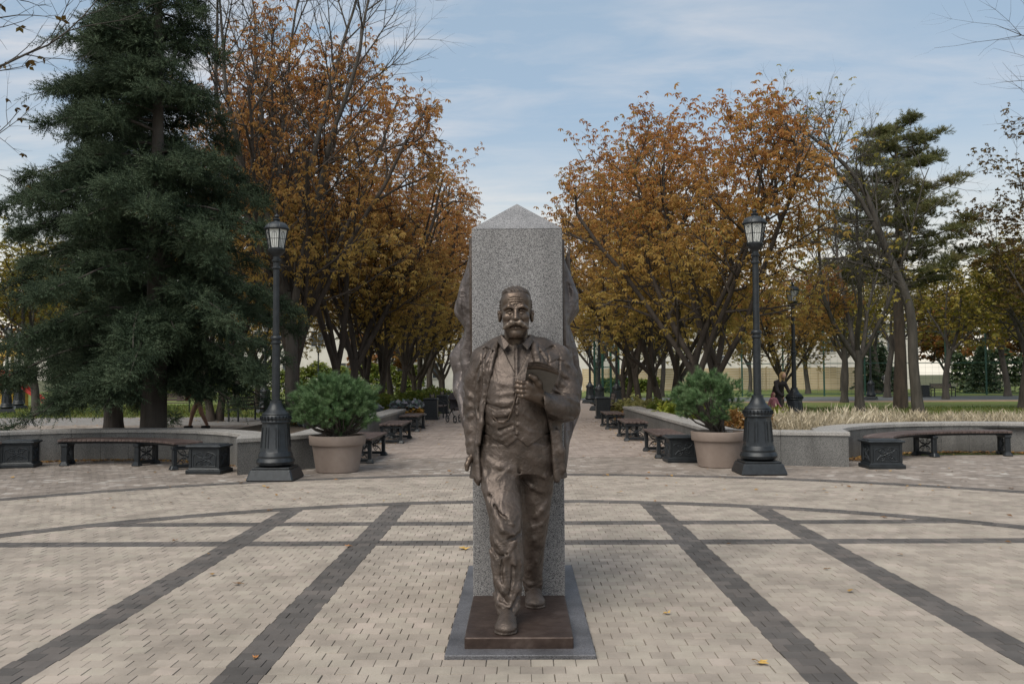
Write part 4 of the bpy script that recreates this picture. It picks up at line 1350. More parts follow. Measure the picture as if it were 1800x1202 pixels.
def make_lamp(label):
    t = thing('street_lamp', label, 'street lamp', group='black cast iron street lamps')
    # square foot
    mb = MB(); mb.box((0, 0, .085), (.73, .73, .17), bev=.02, taper=.88); mb.box((0, 0, .185), (.58, .58, .03), bev=.008)
    mb.build('foot', M_IRON, t)
    # octagonal pedestal with its mouldings
    mb = MB()
    mb.lathe([(.22, .20), (.285, .235), (.300, .275), (.285, .315), (.262, .335), (.262, .345), (.268, .36), (.255, .40), (.243, .425)], 24)
    mb.lathe([(.245, .425), (.238, .44), (.208, .84), (.205, .86)], 8, ang=math.pi / 8)
    for k in range(8):                     # raised panel mouldings on the faces
        a = k * math.pi / 4
        for u in (-.055, .055):
            p = [(.226 * math.cos(a) - u * 1.15 * math.sin(a), .226 * math.sin(a) + u * 1.15 * math.cos(a), .49), (.200 * math.cos(a) - u * math.sin(a), .200 * math.sin(a) + u * math.cos(a), .80)]
            mb.tube(p, .006, 5)
    mb.build('pedestal', M_IRON, t, smooth=True)
    mb = MB()
    mb.lathe([(.215, .86), (.228, .875), (.228, .89), (.222, .90), (.232, .93), (.228, .965), (.21, .985), (.215, .995), (.205, 1.01), (.16, 1.04), (.125, 1.09), (.10, 1.14), (.094, 1.17), (.094, 1.19), (.07, 1.20)], 24)
    for k in range(24):                    # gadroons round the collar
        a = k * 2 * math.pi / 24
        mb.tube([(.226 * math.cos(a), .226 * math.sin(a), .905), (.240 * math.cos(a), .240 * math.sin(a), .93), (.232 * math.cos(a), .232 * math.sin(a), .968)], .012, 5)
    mb.build('collar', M_IRON, t, smooth=True)
    # shaft
    mb = MB()
    mb.lathe([(.066, 1.19), (.064, 2.02), (.063, 2.08)], 12)
    mb.lathe([(.064, 2.07), (.080, 2.08), (.080, 2.10), (.066, 2.115), (.066, 2.135), (.084, 2.145), (.088, 2.165), (.078, 2.185), (.055, 2.20)], 16)
    mb.lathe([(.056, 2.19), (.050, 3.25), (.049, 3.40)], 12)
    mb.lathe([(.05, 3.22), (.068, 3.23), (.070, 3.25), (.052, 3.27), (.052, 3.33), (.072, 3.34), (.075, 3.36), (.055, 3.38), (.055, 3.42)], 16)
    mb.lathe([(.05, 3.40), (.06, 3.43), (.105, 3.465), (.135, 3.50), (.140, 3.53), (.128, 3.535), (.128, 3.54)], 24)
    sh = mb.build('shaft', M_IRON, t, smooth=True)
    # lantern: six tapered panes between bars, eave, ribbed dome, finial
    n = 6
    r0, r1, z0, z1 = .118, .178, 3.54, 3.84
    fr = MB()
    fr.lathe([(.13, 3.525), (.135, 3.535), (.135, 3.55), (.12, 3.555)], n, ang=math.pi / 2 + math.pi / 6)
    for k in range(n):
        a = math.pi / 2 + math.pi / 6 + k * 2 * math.pi / n
        fr.tube([(r0 * math.cos(a), r0 * math.sin(a), z0), (r1 * math.cos(a), r1 * math.sin(a), z1)], .0115, 6)
    fr.lathe([(.172, 3.83), (.198, 3.835), (.205, 3.85), (.198, 3.862), (.17, 3.87)], 24)
    lf = fr.build('lantern_frame', M_IRON, t)
    for k in range(n):
        a = math.pi / 2 + math.pi / 6 + k * 2 * math.pi / n; b = a + 2 * math.pi / n
        q = lambda r_, z, u: ((r_ * .97) * (math.cos(a) * (1 - u) + math.cos(b) * u), (r_ * .97) * (math.sin(a) * (1 - u) + math.sin(b) * u), z)
        g = MB()
        A = [q(r0, z0, .06), q(r0, z0, .94), q(r1, z1, .94), q(r1, z1, .06)]
        c = .985
        B_ = [(x * c, y * c, z) for x, y, z in A]
        g.add(A + B_, [(0, 1, 2, 3), (7, 6, 5, 4)] + [(i, 4 + i, 4 + (i + 1) % 4, (i + 1) % 4) for i in range(4)])
        po = g.build('pane', M_GLASS, t)
        tr_ = MB()                          # leaded tracery: a pointed panel with a bar through it
        rr = lambda z: r0 + (r1 - r0) * (z - z0) / (z1 - z0) + .004
        path = [q(rr(3.57), 3.57, .30), q(rr(3.70), 3.70, .24), q(rr(3.775), 3.775, .30), q(rr(3.80), 3.80, .5), q(rr(3.775), 3.775, .70), q(rr(3.70), 3.70, .76), q(rr(3.57), 3.57, .70), q(rr(3.57), 3.57, .30)]
        tr_.tube(path, .0028, 4)
        tr_.tube([q(rr(3.545), 3.545, .5), q(rr(3.80), 3.80, .5)], .0028, 4)
        tr_.tube([q(rr(3.69), 3.69, .05), q(rr(3.69), 3.69, .95)], .0028, 4)
        tr_.build('tracery', M_IRON, po)
    bl = MB(); bl.lathe([(.03, 3.55), (.045, 3.58), (.052, 3.68), (.04, 3.76), (.012, 3.79)], 12)
    bl.build('bulb', flat('bulb_white', (.72, .71, .62), rough=.35, var=.03), t, smooth=True)
    do = MB()
    do.lathe([(.185, 3.865), (.182, 3.885), (.165, 3.92), (.135, 3.95), (.09, 3.975), (.05, 3.985), (.045, 4.00), (.048, 4.01)], 24)
    for k in range(6):
        a = math.pi / 2 + math.pi / 6 + k * math.pi / 3
        do.tube([(r_ * math.cos(a), r_ * math.sin(a), z) for r_, z in ((.184, 3.872), (.168, 3.922), (.137, 3.953), (.09, 3.978), (.05, 3.988))], .007, 5)
    sq = lambda m_: setattr(m_, 'v', [np.where([[False, False, True]], np.where(v > 3.85, 3.85 + (v - 3.85) * .80, v), v) for v in m_.v])
    sq(do)
    do.build('dome', M_IRON_L, t, smooth=True)
    fi = MB(); fi.lathe([(.045, 4.005), (.065, 4.03), (.05, 4.045), (.028, 4.055), (.03, 4.075), (.042, 4.095), (.034, 4.115), (.012, 4.135), (.004, 4.15)], 16)
    sq(fi)
    fi.build('finial', M_IRON, t, smooth=True)
    return t

lamp = make_lamp('big black cast iron street lamp with square foot beside the left potted pine')
lamp.location = (-3.92, 13.95, 0); lamp.scale = (1, 1, 1.03)
LAMPS = [((3.82, 14.45, 0), 'big black cast iron street lamp with square foot beside the right potted pine'),
         ((7.62, 24.8, 0), 'smaller looking black street lamp standing behind the dry pale grass right of the big lamp'),
         ((22.1, 56.0, 0), 'distant black street lamp on the lawn beside the walking man in dark trousers'),
         ((-11.55, 39.7, 0), 'distant black street lamp seen just left of the big left lamp pole'),
         ((-6.2, 60.0, 0), 'distant black street lamp on the left of the alley among the tree trunks'),
         ((-24.6, 42.0, 0), 'black street lamp at the far left edge by the playground'),
         ((-26.9, 47.0, 0), 'black street lamp half hidden by the spruce boughs near the playground'),
         ((4.75, 44.0, 0), 'distant black street lamp in front of the tall green fence panel'),
         ((3.62, 41.0, 0), 'distant black street lamp at the right edge of the alley behind the bronze flag'),
         ((4.05, 52.0, 0), 'farther black street lamp between alley edge and green fence panel'),
         ((-16.1, 70.0, 0), 'distant black street lamp low among trunks behind the left potted pine'),
         ((17.6, 78.0, 0), 'thin distant street lamp in front of the white wall'),
         ((24.3, 38.5, 0), 'black street lamp at the far right edge of the lawn')]
for loc, lab in LAMPS:
    dup(lamp, loc, random.choice((0, .5, 1.0)) if loc[1] > 30 else 0, (1, 1, 1.06 if loc[1] < 15 else 1.03), label=lab)

# ------------------------------------------------------------------ benches
def scroll(c, r, a0, turns, n=14, sgn=1):
    return [(c[0] + r * (1 - .75 * i / n) * math.cos(a0 + sgn * turns * 2 * math.pi * i / n), c[1] + r * (1 - .75 * i / n) * math.sin(a0 + sgn * turns * 2 * math.pi * i / n)) for i in range(n + 1)]

def ornament(w, h, z0, r=.008):
    """pierced scrollwork in a w x h field, in the x-z plane"""
    mb = MB()
    P3 = lambda L: [(x, 0, z0 + z) for x, z in L]
    for sx in (-1, 1):
        for sz in (-1, 1):
            mb.tube(P3(scroll((sx * w * .22, h * (.5 + sz * .23)), w * .17, math.pi / 2 * sz, 1.35, 12, sx * sz)), r, 4)
            mb.tube(P3([(sx * w * .03, h * .5), (sx * w * .14, h * (.5 + sz * .10)), (sx * w * .36, h * (.5 + sz * .22)), (sx * w * .46, h * (.5 + sz * .45))]), r * 1.2, 4)
    mb.tube(P3([(w * .5 * .32 * math.cos(k * math.pi / 5), h * .5 + h * .16 * math.sin(k * math.pi / 5)) for k in range(11)]), r, 4)
    for a in range(4):
        t = a * math.pi / 2 + math.pi / 4
        mb.tube(P3([(0, h * .5), (w * .13 * math.cos(t), h * .5 + h * .13 * math.sin(t))]), r * 1.6, 4)
    return mb

def end_frame(parent, w=.5, h=.42, y=0.0, x=0.0, rz=0.0):
    """cast iron bench end: two splayed stiles, rails and pierced scrollwork; local x across the seat"""
    mb = MB()
    for s in (-1, 1):
        mb.box((s * (w / 2 - .035), 0, h / 2), (.07, .10, h - .06), bev=.01)
        mb.box((s * (w / 2 - .025), 0, .04), (.14, .16, .08), bev=.015, taper=.7)
    mb.box((0, 0, .06), (w - .12, .07, .06), bev=.008)
    mb.box((0, 0, h - .045), (w + .04, .12, .05), bev=.01)
    M_ = Matrix.Translation((x, y, 0)) @ Matrix.Rotation(rz, 4, 'Z')
    fr = mb.xform(M_).build('end_frame', M_IRON, parent)
    ornament(w - .15, h - .16, .09).xform(M_).build('scrollwork', M_IRON_L, fr)
    return fr

def straight_bench(label):
    t = thing('iron_bench', label, 'bench', group='straight benches along the alley')
    end_frame(t, .52, .43, -.82); end_frame(t, .52, .43, .82)
    mb = MB()
    for s in (-1, 1): mb.box((s * .2, 0, .405), (.05, 1.6, .03))
    mb.build('seat_rail', M_IRON, t)
    for k in range(6):
        mb = MB(); mb.box(((k - 2.5) * .097, 0, .452), (.088, 1.86, .038), bev=.006)
        if k == 0: me = mb.mesh('seat_slat', M_SEAT)
        o = link('slat', me if k else me, t, ((k) * .097, 0, 0)); 
    return t
b0 = straight_bench('dark iron bench with brown slats nearest the left potted pine'); b0.location = (-3.08, 17.25, 0)
for loc, lab in (((-3.16, 22.1, 0), 'second iron bench along the left planter wall, scrolled ends'),
                 ((-3.3, 26.6, 0), 'third iron bench at the end of the left planter wall'),
                 ((2.84, 17.95, 0), 'iron bench nearest the right potted pine behind the ornate box'),
                 ((2.78, 22.5, 0), 'second iron bench along the right planter wall, scrolled ends'),
                 ((2.78, 27.3, 0), 'third iron bench at the far end of the right planter wall')):
    dup(b0, loc, 0, label=lab)

def iron_box(label):
    """ornate cast iron pedestal box with a lid"""
    t = thing('iron_box', label, 'box', group='ornate cast iron boxes beside the benches')
    mb = MB(); mb.box((0, 0, .035), (.62, .50, .07), bev=.012); mb.box((0, 0, .085), (.57, .45, .04), bev=.012, taper=.95)
    mb.build('base', M_IRON, t)
    mb = MB(); mb.box((0, 0, .255), (.51, .39, .31), bev=.004)
    for s in (-1, 1):
        for q in (-1, 1): mb.box((s * .245, q * .185, .255), (.05, .05, .315), bev=.008)
    bd = mb.build('body', M_IRON, t)
    for rz, w in ((0, .40), (math.pi, .40), (math.pi / 2, .28), (-math.pi / 2, .28)):
        d = .198 if w > .3 else .258
        pa = MB(); ar = [(-w / 2, 0), (-w / 2, .17)] + [(-w / 2 * math.cos(a), .17 + .07 * math.sin(a)) for a in np.linspace(.2, math.pi - .2, 9)] + [(w / 2, .17), (w / 2, 0), (-w / 2, 0)]
        pa.tube([(x, 0, .125 + z) for x, z in ar], .009, 5)
        o2 = ornament(w * .86, .22, .135, .007)
        o2.v += pa.v; n0 = o2.n; o2.f += [tuple(i + n0 for i in f) for f in pa.f]; o2.n += pa.n
        o2.xform(Matrix.Rotation(rz, 4, 'Z') @ Matrix.Translation((0, -d, 0)))
        o2.build('relief', M_IRON_L, bd)
    mb = MB(); mb.box((0, 0, .425), (.55, .43, .03), bev=.01); mb.box((0, 0, .457), (.62, .50, .036), bev=.012); mb.box((0, 0, .482), (.52, .40, .014), bev=.006)
    mb.build('lid', M_IRON_L, t)
    return t
x0 = iron_box('ornate black iron box at the right end of the left curved bench'); x0.location = (-5.32, 14.95, 0); x0.rotation_euler = (0, 0, R(-6))
for loc, rz, lab in (((-9.2, 16.1, 0), 12, 'ornate black iron box at the far left edge of the picture'),
                     ((2.93, 16.45, 0), 3, 'ornate black iron box in front of the bench by the right potted pine'),
                     ((6.12, 15.2, 0), 0, 'ornate black iron box at the left end of the right curved bench')):
    dup(x0, loc, R(rz), label=lab)

def curved_bench(label, c, r, a0, a1, ends):
    t = thing('curved_bench', label, 'curved bench', (c[0], c[1], 0), group='curved benches in the wall niches')
    n = int(abs(R(a1 - a0)) * r / .092)
    me = None
    for k in range(n):
        a = R(a0 + (a1 - a0) * (k + .5) / n)
        if me is None:
            mb = MB(); w0, w1 = (r - .25) * abs(R(a1 - a0)) / n - .008, (r + .25) * abs(R(a1 - a0)) / n - .008
            lo = [(-.25, -w0 / 2), (.25, -w1 / 2), (.25, w1 / 2), (-.25, w0 / 2)]
            V = [(x, y, -.02) for x, y in lo] + [(x * .985, y * .9, .02) for x, y in lo]
            V[4:8] = [(x, y, .014) for x, y in lo]
            V += [(x * .98, y * .86, .02) for x, y in lo]
            mb.add(V, [(3, 2, 1, 0)] + [(i, (i + 1) % 4, 4 + (i + 1) % 4, 4 + i) for i in range(4)] + [(4 + i, 4 + (i + 1) % 4, 8 + (i + 1) % 4, 8 + i) for i in range(4)] + [(8, 9, 10, 11)])
            me = mb.mesh('cross_slat', M_SEAT)
        link('slat', me, t, (r * math.cos(a), r * math.sin(a), .462), a)
    mb = MB()
    for rr in (r - .19, r + .19):
        pts = [(rr * math.cos(R(a)), rr * math.sin(R(a)), .42) for a in np.linspace(a0, a1, 24)]
        mb.tube(pts, .022, 6)
    mb.build('seat_rail', M_IRON, t, smooth=True)
    for a in ends:
        end_frame(t, .50, .42, r * math.sin(R(a)), r * math.cos(R(a)), R(a))
    return t
curved_bench('long curved bench with brown cross slats under the spruce, dry leaves beneath it', NL, 2.55, 36, 106, (38, 68, 103))
curved_bench('part of a curved bench cut by the left edge of the picture', NL, 2.55, 128, 176, (131, 173))
curved_bench('long curved bench with brown cross slats in front of the dry pale grass', NR, 2.75, 76, 158, (78, 112, 156))

# park benches with arms and backs farther off
def arm_bench(label):
    t = thing('park_bench', label, 'park bench', group='park benches with arms and backs')
    for s in (-1, 1):
        mb = MB()
        mb.box((s * .78, -.22, .30), (.05, .05, .60)); mb.box((s * .78, .20, .25), (.05, .05, .50))
        mb.tube([(s * .78, -.24, .60), (s * .78, -.05, .66), (s * .78, .22, .63), (s * .78, .27, .80), (s * .78, .30, .92)], .022, 6)
        mb.tube([(s * .78, .20, .40), (s * .78, .25, .70), (s * .78, .30, .95)], .024, 6)
        mb.tube([(s * .78, -.22, .42), (s * .78, .20, .42)], .022, 6)
        mb.build('arm_frame', M_IRON, t)
    for k in range(4):
        mb = MB(); mb.box((0, -.18 + k * .125, .452), (1.62, .11, .03), bev=.006); mb.build('seat_slat', M_SEAT, t)
    for k in range(3):
        mb = MB(); mb.box((0, .245 + k * .025, .60 + k * .12), (1.62, .025, .10), rx=-.2, bev=.005); mb.build('back_slat', M_SEAT, t)
    return t
ab = arm_bench('dark park bench with arms on the grey path between spruce and left lamp'); ab.location = (-10.3, 33.0, 0); ab.rotation_euler = (0, 0, R(70))
dup(ab, (-3.25, 34.9, 0), R(90), label='dark park bench with arms on the left of the alley beyond the flower box')
dup(ab, (-3.35, 40.5, 0), R(90), label='farther dark park bench with arms on the left of the alley')
dup(ab, (-16.3, 41.0, 0), R(20), label='dark park bench seen under the spruce boughs on the yellow lawn')
dup(ab, (29.5, 62.0, 0), R(8), label='dark bench standing inside the green fence on the right')
dup(ab, (3.3, 34.5, 0), R(-90), label='dark park bench on the right of the alley behind the bronze coat tail')

# square iron bins beside those benches
def alley_bin(label):
    t = thing('litter_bin', label, 'litter bin', group='iron litter bins along the alley')
    mb = MB(); mb.box((0, 0, .40), (.52, .46, .70), bev=.02); mb.box((0, 0, .04), (.60, .54, .08), bev=.01); mb.build('body', M_IRON, t)
    mb = MB(); mb.box((0, 0, .775), (.58, .52, .045), bev=.012, taper=.9); mb.box((0, 0, .80), (.30, .26, .02)); mb.build('lid', M_IRON_L, t)
    return t
ab2 = alley_bin('square black litter bin left of the alley beside the flower box'); ab2.location = (-3.4, 33.0, 0)
dup(ab2, (-3.45, 38.6, 0), 0, label='farther square black litter bin on the left of the alley')
dup(ab2, (3.05, 33.2, 0), 0, label='square black litter bin right of the alley under the distant lamps')
dup(ab2, (28.0, 61.5, 0), 0, label='dark litter bin inside the green fence on the right')

# ------------------------------------------------------------------ plant pots
M_POT = material('pot_clay', [(0.3, (.20, .155, .130)), (0.55, (.245, .195, .165)), (0.75, (.28, .23, .20))], scale=3, rough=.75, detail=8, bump=.002, bscale=40)
def pot(label, loc):
    t = thing('plant_pot', label, 'plant pot', loc, group='big round pots with pines')
    mb = MB(); mb.lathe([(.34, 0), (.36, .015), (.425, .44), (.43, .455), (.462, .46), (.470, .475), (.482, .60), (.478, .615), (.45, .62), (.44, .60), (.425, .50)], 40, cap=False)
    mb.lathe([(.36, .0), (.36, .002)], 40)
    mb.build('pot', M_POT, t, smooth=True)
    mb = MB(); mb.lathe([(.432, .535), (.2, .56), (.01, .565)], 24); mb.build('soil', M_EARTH, t, smooth=True)
    return t
POT_L, POT_R = (-3.17, 15.05, 0), (3.42, 15.55, 0)
pot('big round beige pot holding a pine, left of the monument', POT_L)
pot('big round beige pot holding a pine, right of the monument', POT_R)
# ================================================================== TREES AND PLANTS
def unit(v):
    v = np.asarray(v, float); return v / (np.linalg.norm(v) + 1e-9)

def bark(name, lo, hi, bscale=18):
    return material(name, [(0.3, lo), (0.5, tuple((a + b) / 2 for a, b in zip(lo, hi))), (0.72, hi)], scale=6, rough=.9, detail=10, stretch=(1, 1, .22), bump=.012, bscale=bscale)
M_BARK = bark('chestnut_bark', (.028, .022, .018), (.078, .063, .051))
M_BARK_G = bark('grey_bark', (.030, .026, .022), (.085, .075, .064))
M_BARK_S = bark('spruce_bark', (.038, .032, .027), (.100, .086, .074))
M_BARK_P = bark('pine_bark', (.034, .026, .021), (.090, .066, .050))

M_LEAF_RUST = leaf_material('rust_leaves', [(0.194, 0.093, 0.043), (0.376, 0.177, 0.071), (0.559, 0.279, 0.100), (0.513, 0.308, 0.103), (0.342, 0.239, 0.082)], trans=.58, zmix=(2.5, 7.5, (0.433, 0.365, 0.097), .8))
M_LEAF_OLIVE = leaf_material('olive_rust_leaves', [(0.205, 0.097, 0.043), (0.388, 0.173, 0.063), (0.547, 0.257, 0.082), (0.445, 0.268, 0.082), (0.308, 0.239, 0.080)], trans=.58, zmix=(2.5, 7.5, (0.376, 0.325, 0.085), .75))
M_LEAF_YELL = leaf_material('yellow_green_leaves', [(0.130, 0.130, 0.023), (0.221, 0.189, 0.031), (0.299, 0.221, 0.039), (0.169, 0.163, 0.026), (0.247, 0.143, 0.026)])
M_LEAF_DARK = leaf_material('sparse_dark_leaves', [(.06, .04, .015), (.11, .065, .018), (.12, .09, .02)])
M_LEAF_FAR = leaf_material('far_autumn_leaves', [(.14, .08, .02), (.22, .115, .03), (.27, .10, .03), (.18, .14, .03)])
M_SPRUCE = leaf_material('spruce_needles', [(.016, .030, .016), (.033, .055, .028), (.058, .086, .046), (.100, .134, .078)], trans=.08, rough=.75, clump=.68, nscale=2.4)
M_PINE = leaf_material('pine_needles', [(.07, .080, .032), (.11, .125, .045), (.16, .16, .06), (.20, .16, .07)], trans=.3)
M_MUGO = leaf_material('potted_pine_needles', [(.055, .105, .040), (.090, .165, .066), (.130, .215, .092), (.19, .265, .135)], trans=.2, rough=.5, clump=.45, nscale=3.0)

def leaf_template(nleaf, L, Wd, droop):
    """palmate leaf: nleaf drooping leaflets from one point"""
    V, F = [], []
    for k in range(nleaf):
        a = (k - (nleaf - 1) / 2) * (2 * math.pi / (nleaf + 1.3))
        l = L * (1 - .10 * abs(k - (nleaf - 1) / 2))
        d = np.array([math.cos(a), math.sin(a), 0]); s = np.array([-math.sin(a), math.cos(a), 0])
        b = len(V)
        V += [np.zeros(3), d * l * .60 + s * Wd / 2 + [0, 0, -droop * l * .36], d * l * .86 + [0, 0, -droop * l], d * l * .60 - s * Wd / 2 + [0, 0, -droop * l * .36]]
        F.append([b, b + 1, b + 2, b + 3])
    return np.array(V), np.array(F)

def scatter(rng, tmpl, P_, D_, smin, smax, tiltj=.5):
    """put a template at every point, its x axis near D"""
    Vt, Ft = tmpl
    n = len(P_)
    D = D_ + rng.normal(0, tiltj, (n, 3))
    D /= np.linalg.norm(D, axis=1, keepdims=True) + 1e-9
    up = np.tile([0, 0, 1.0], (n, 1)) + rng.normal(0, tiltj * .8, (n, 3))
    S = np.cross(up, D); S /= np.linalg.norm(S, axis=1, keepdims=True) + 1e-9
    U = np.cross(D, S)
    sc = rng.uniform(smin, smax, n)[:, None, None]
    V = P_[:, None, :] + sc * (Vt[None, :, 0:1] * D[:, None, :] + Vt[None, :, 1:2] * S[:, None, :] + Vt[None, :, 2:3] * U[:, None, :])
    F = Ft[None] + (np.arange(n) * len(Vt))[:, None, None]
    return V.reshape(-1, 3), F.reshape(-1, Ft.shape[1])

class Grow:
    def __init__(self, seed, levels, env=None, leaf_from=2):
        self.rng = np.random.default_rng(seed)
        self.levels = levels; self.env = env; self.leaf_from = leaf_from
        self.tubes = []; self.anch = []; self.adir = []
    def branch(self, p, d, L, r, lv):
        rng = self.rng
        sp = self.levels[lv]
        n = max(3, int(L / sp.get('seg', .5)))
        st = L / n
        pts = [np.array(p, float)]; rad = [r]; dirs = [unit(d)]
        d = unit(d)
        for i in range(n):
            d = unit(d + rng.normal(0, sp['wob'], 3) + np.array([0, 0, sp['up']]) * (i + 1) / n)
            q = pts[-1] + d * st
            if self.env is not None and lv > 0 and not self.env(q) and i > 1:
                break
            if q[2] < .15: break
            pts.append(q); dirs.append(d)
            rad.append(r * (1 - (1 - sp['taper']) * (i + 1) / n))
        if len(pts) < 2: return
        self.tubes.append((np.array(pts), np.array(rad), lv))
        m = len(pts)
        if lv >= self.leaf_from:
            for i in range(1, m):
                self.anch.append(pts[i]); self.adir.append(dirs[i])
                if lv > self.leaf_from:
                    self.anch.append((pts[i] + pts[i - 1]) / 2 + rng.normal(0, .06, 3)); self.adir.append(dirs[i])
        if lv + 1 < len(self.levels):
            cs = self.levels[lv + 1]
            k = cs['n'] if lv == 0 else max(1, int(round(cs['n'] * rng.uniform(.7, 1.2) * min(1, len(pts) / n + .1))))
            ph = rng.uniform(0, 6.28)
            for j in range(k):
                t = cs['from'] + (cs.get('to', 1.0) - cs['from']) * (j + rng.uniform(.2, .8)) / k
                i = min(m - 1, max(1, int(t * (m - 1) + .5)))
                dd = dirs[i]
                ax = unit(np.cross(dd, [.3, .2, 1] if abs(dd[2]) < .95 else [1, 0, 0])); ay = np.cross(dd, ax)
                ph += 2.4 + rng.normal(0, .3)
                an = R(cs['ang'] * rng.uniform(.75, 1.25))
                nd = dd * math.cos(an) + (ax * math.cos(ph) + ay * math.sin(ph)) * math.sin(an)
                ll = cs['len'] * rng.uniform(.7, 1.2) * (1 - cs.get('short', .45) * (t - cs['from']))
                self.branch(pts[i], nd, ll, min(rad[i] * .8, cs['r'] * rng.uniform(.8, 1.2)), lv + 1)
        return pts, dirs, rad
    def wood(self, name, mat, sides=(9, 7, 5, 4, 3, 3), maxlv=9):
        Vs, Fs, n = [], [], 0
        for pts, rad, lv in self.tubes:
            if lv > maxlv: continue
            V, F = tube_arrays(pts, rad, sides[min(lv, len(sides) - 1)])
            Vs.append(V); Fs.append(F + n); n += len(V)
        return mesh_np(name, np.concatenate(Vs), np.concatenate(Fs), mat, smooth=True)

CHEST = leaf_template(5, .122, .048, .75)
LEAF1 = (np.array([[0, 0, 0], [.06, .035, -.01], [.125, 0, -.035], [.06, -.035, -.01]]), np.array([[0, 1, 2, 3]]))
LEAF3 = (np.concatenate([LEAF1[0], LEAF1[0] @ np.array([[.5, .8, -.2], [-.8, .5, .1], [.1, .1, 1]]), LEAF1[0] @ np.array([[.4, -.85, -.2], [.85, .4, .1], [.1, .1, 1]])]),
         np.array([[0, 1, 2, 3], [4, 5, 6, 7], [8, 9, 10, 11]]))

def flare(tubes, k=1.35, h=.6):
    for i, (p, r, lv) in enumerate(tubes):
        if lv == 0:
            r = r * (1 + (k - 1) * np.clip(1 - (p[:, 2]) / h, 0, 1) ** 2)
            tubes[i] = (p, r, lv)

def broadleaf(name, label, cat, seed, H, Rc, tr, split, limbs, mat_leaf, bark_m, density=1.0, tmpl=CHEST, smin=.8, smax=1.3, group=None, base=2.2, lean=(0, 0), ang=22, keep=1.0, multi=1, env_pow=2.4, uplimb=.10):
    """multi-stemmed broad tree; the crown fills an egg of radius Rc between base and H"""
    def env(q):
        z = (q[2] - base) / (H - base)
        if z > 1: return False
        rr = Rc * (1 - abs(2 * np.clip(z, 0, 1) ** .85 - .85) ** env_pow) ** .5 if abs(2 * np.clip(z, 0, 1) ** .85 - .85) < 1 else .4
        return math.hypot(q[0] - lean[0] * q[2], q[1] - lean[1] * q[2]) < max(.5, rr) * (1 + .14 * math.sin(3 * math.atan2(q[1], q[0]) + seed) + .10 * math.sin(5 * math.atan2(q[1], q[0]) + 2 * seed + q[2])) 
    lv = [dict(wob=.03, up=.0, taper=.8, seg=.4),
          dict(n=limbs, len=(H - split) * 1.0, ang=ang, wob=.07, up=uplimb, taper=.22, seg=.5, r=tr * .50, short=.2, **{'from': .72}),
          dict(n=int(9 * density), len=Rc * .80, ang=46, wob=.11, up=.06, taper=.25, seg=.4, r=tr * .20, **{'from': .12}),
          dict(n=6, len=Rc * .38, ang=48, wob=.14, up=.02, taper=.3, seg=.3, r=.022, **{'from': .15}),
          dict(n=4, len=.62, ang=50, wob=.15, up=-.02, taper=.4, seg=.22, r=.010, **{'from': .1})]
    t = thing(name, label, cat, group=group)
    g = Grow(seed, lv, env, leaf_from=3)
    for m in range(multi):
        a = 2 * math.pi * m / multi + seed
        off = np.array([math.cos(a), math.sin(a), 0]) * (tr * .75 if multi > 1 else 0)
        g.branch(off, np.array([lean[0] + off[0] * .8, lean[1] + off[1] * .8, 1]), split, tr if multi == 1 else tr * .72, 0)
    flare(g.tubes)
    link('trunk', g.wood('trunk', bark_m), t)
    A, D = np.array(g.anch), np.array(g.adir)
    rng = g.rng
    if keep < 1:
        q = rng.random(len(A)) < keep; A, D = A[q], D[q]
    if mat_leaf is not None and len(A):
        A = A + rng.normal(0, .10, A.shape)
        D = D * .5 + rng.normal(0, .5, A.shape); D[:, 2] = D[:, 2] * .4 - .12
        V, F = scatter(rng, tmpl, A, D, smin, smax, .35)
        link('crown', mesh_np('crown', V, F, mat_leaf), t)
    return t, len(A)

GL, GR = 'autumn chestnuts along the left of the alley', 'autumn chestnuts along the right of the alley'
c1, n1 = broadleaf('chestnut_tree', 'rust brown chestnut nearest the left lamp with dark forked trunk', 'tree', 21, 11.6, 4.3, .20, 2.0, 4, M_LEAF_RUST, M_BARK, group=GL, multi=2, keep=.60, base=2.6)
c2, n2 = broadleaf('chestnut_tree', 'tall rust and olive chestnut behind the right lamp', 'tree', 34, 10.7, 3.7, .19, 1.9, 4, M_LEAF_OLIVE, M_BARK, group=GR, multi=2, keep=.60, base=2.6)
c3, n3 = broadleaf('chestnut_tree', 'olive chestnut with V shaped double trunk left of the right potted pine', 'tree', 47, 10.8, 4.2, .20, 1.6, 4, M_LEAF_OLIVE, M_BARK, group=GR, multi=2, ang=27, keep=.60, base=2.6)
print('chestnut anchors', n1, n2, n3)
c1.location = (-6.7, 25.8, 0); c1.scale = (1, 1, 1.12)
c2.location = (4.95, 24.0, 0); c2.rotation_euler = (0, 0, 1.0)
c3.location = (5.0, 30.5, 0)
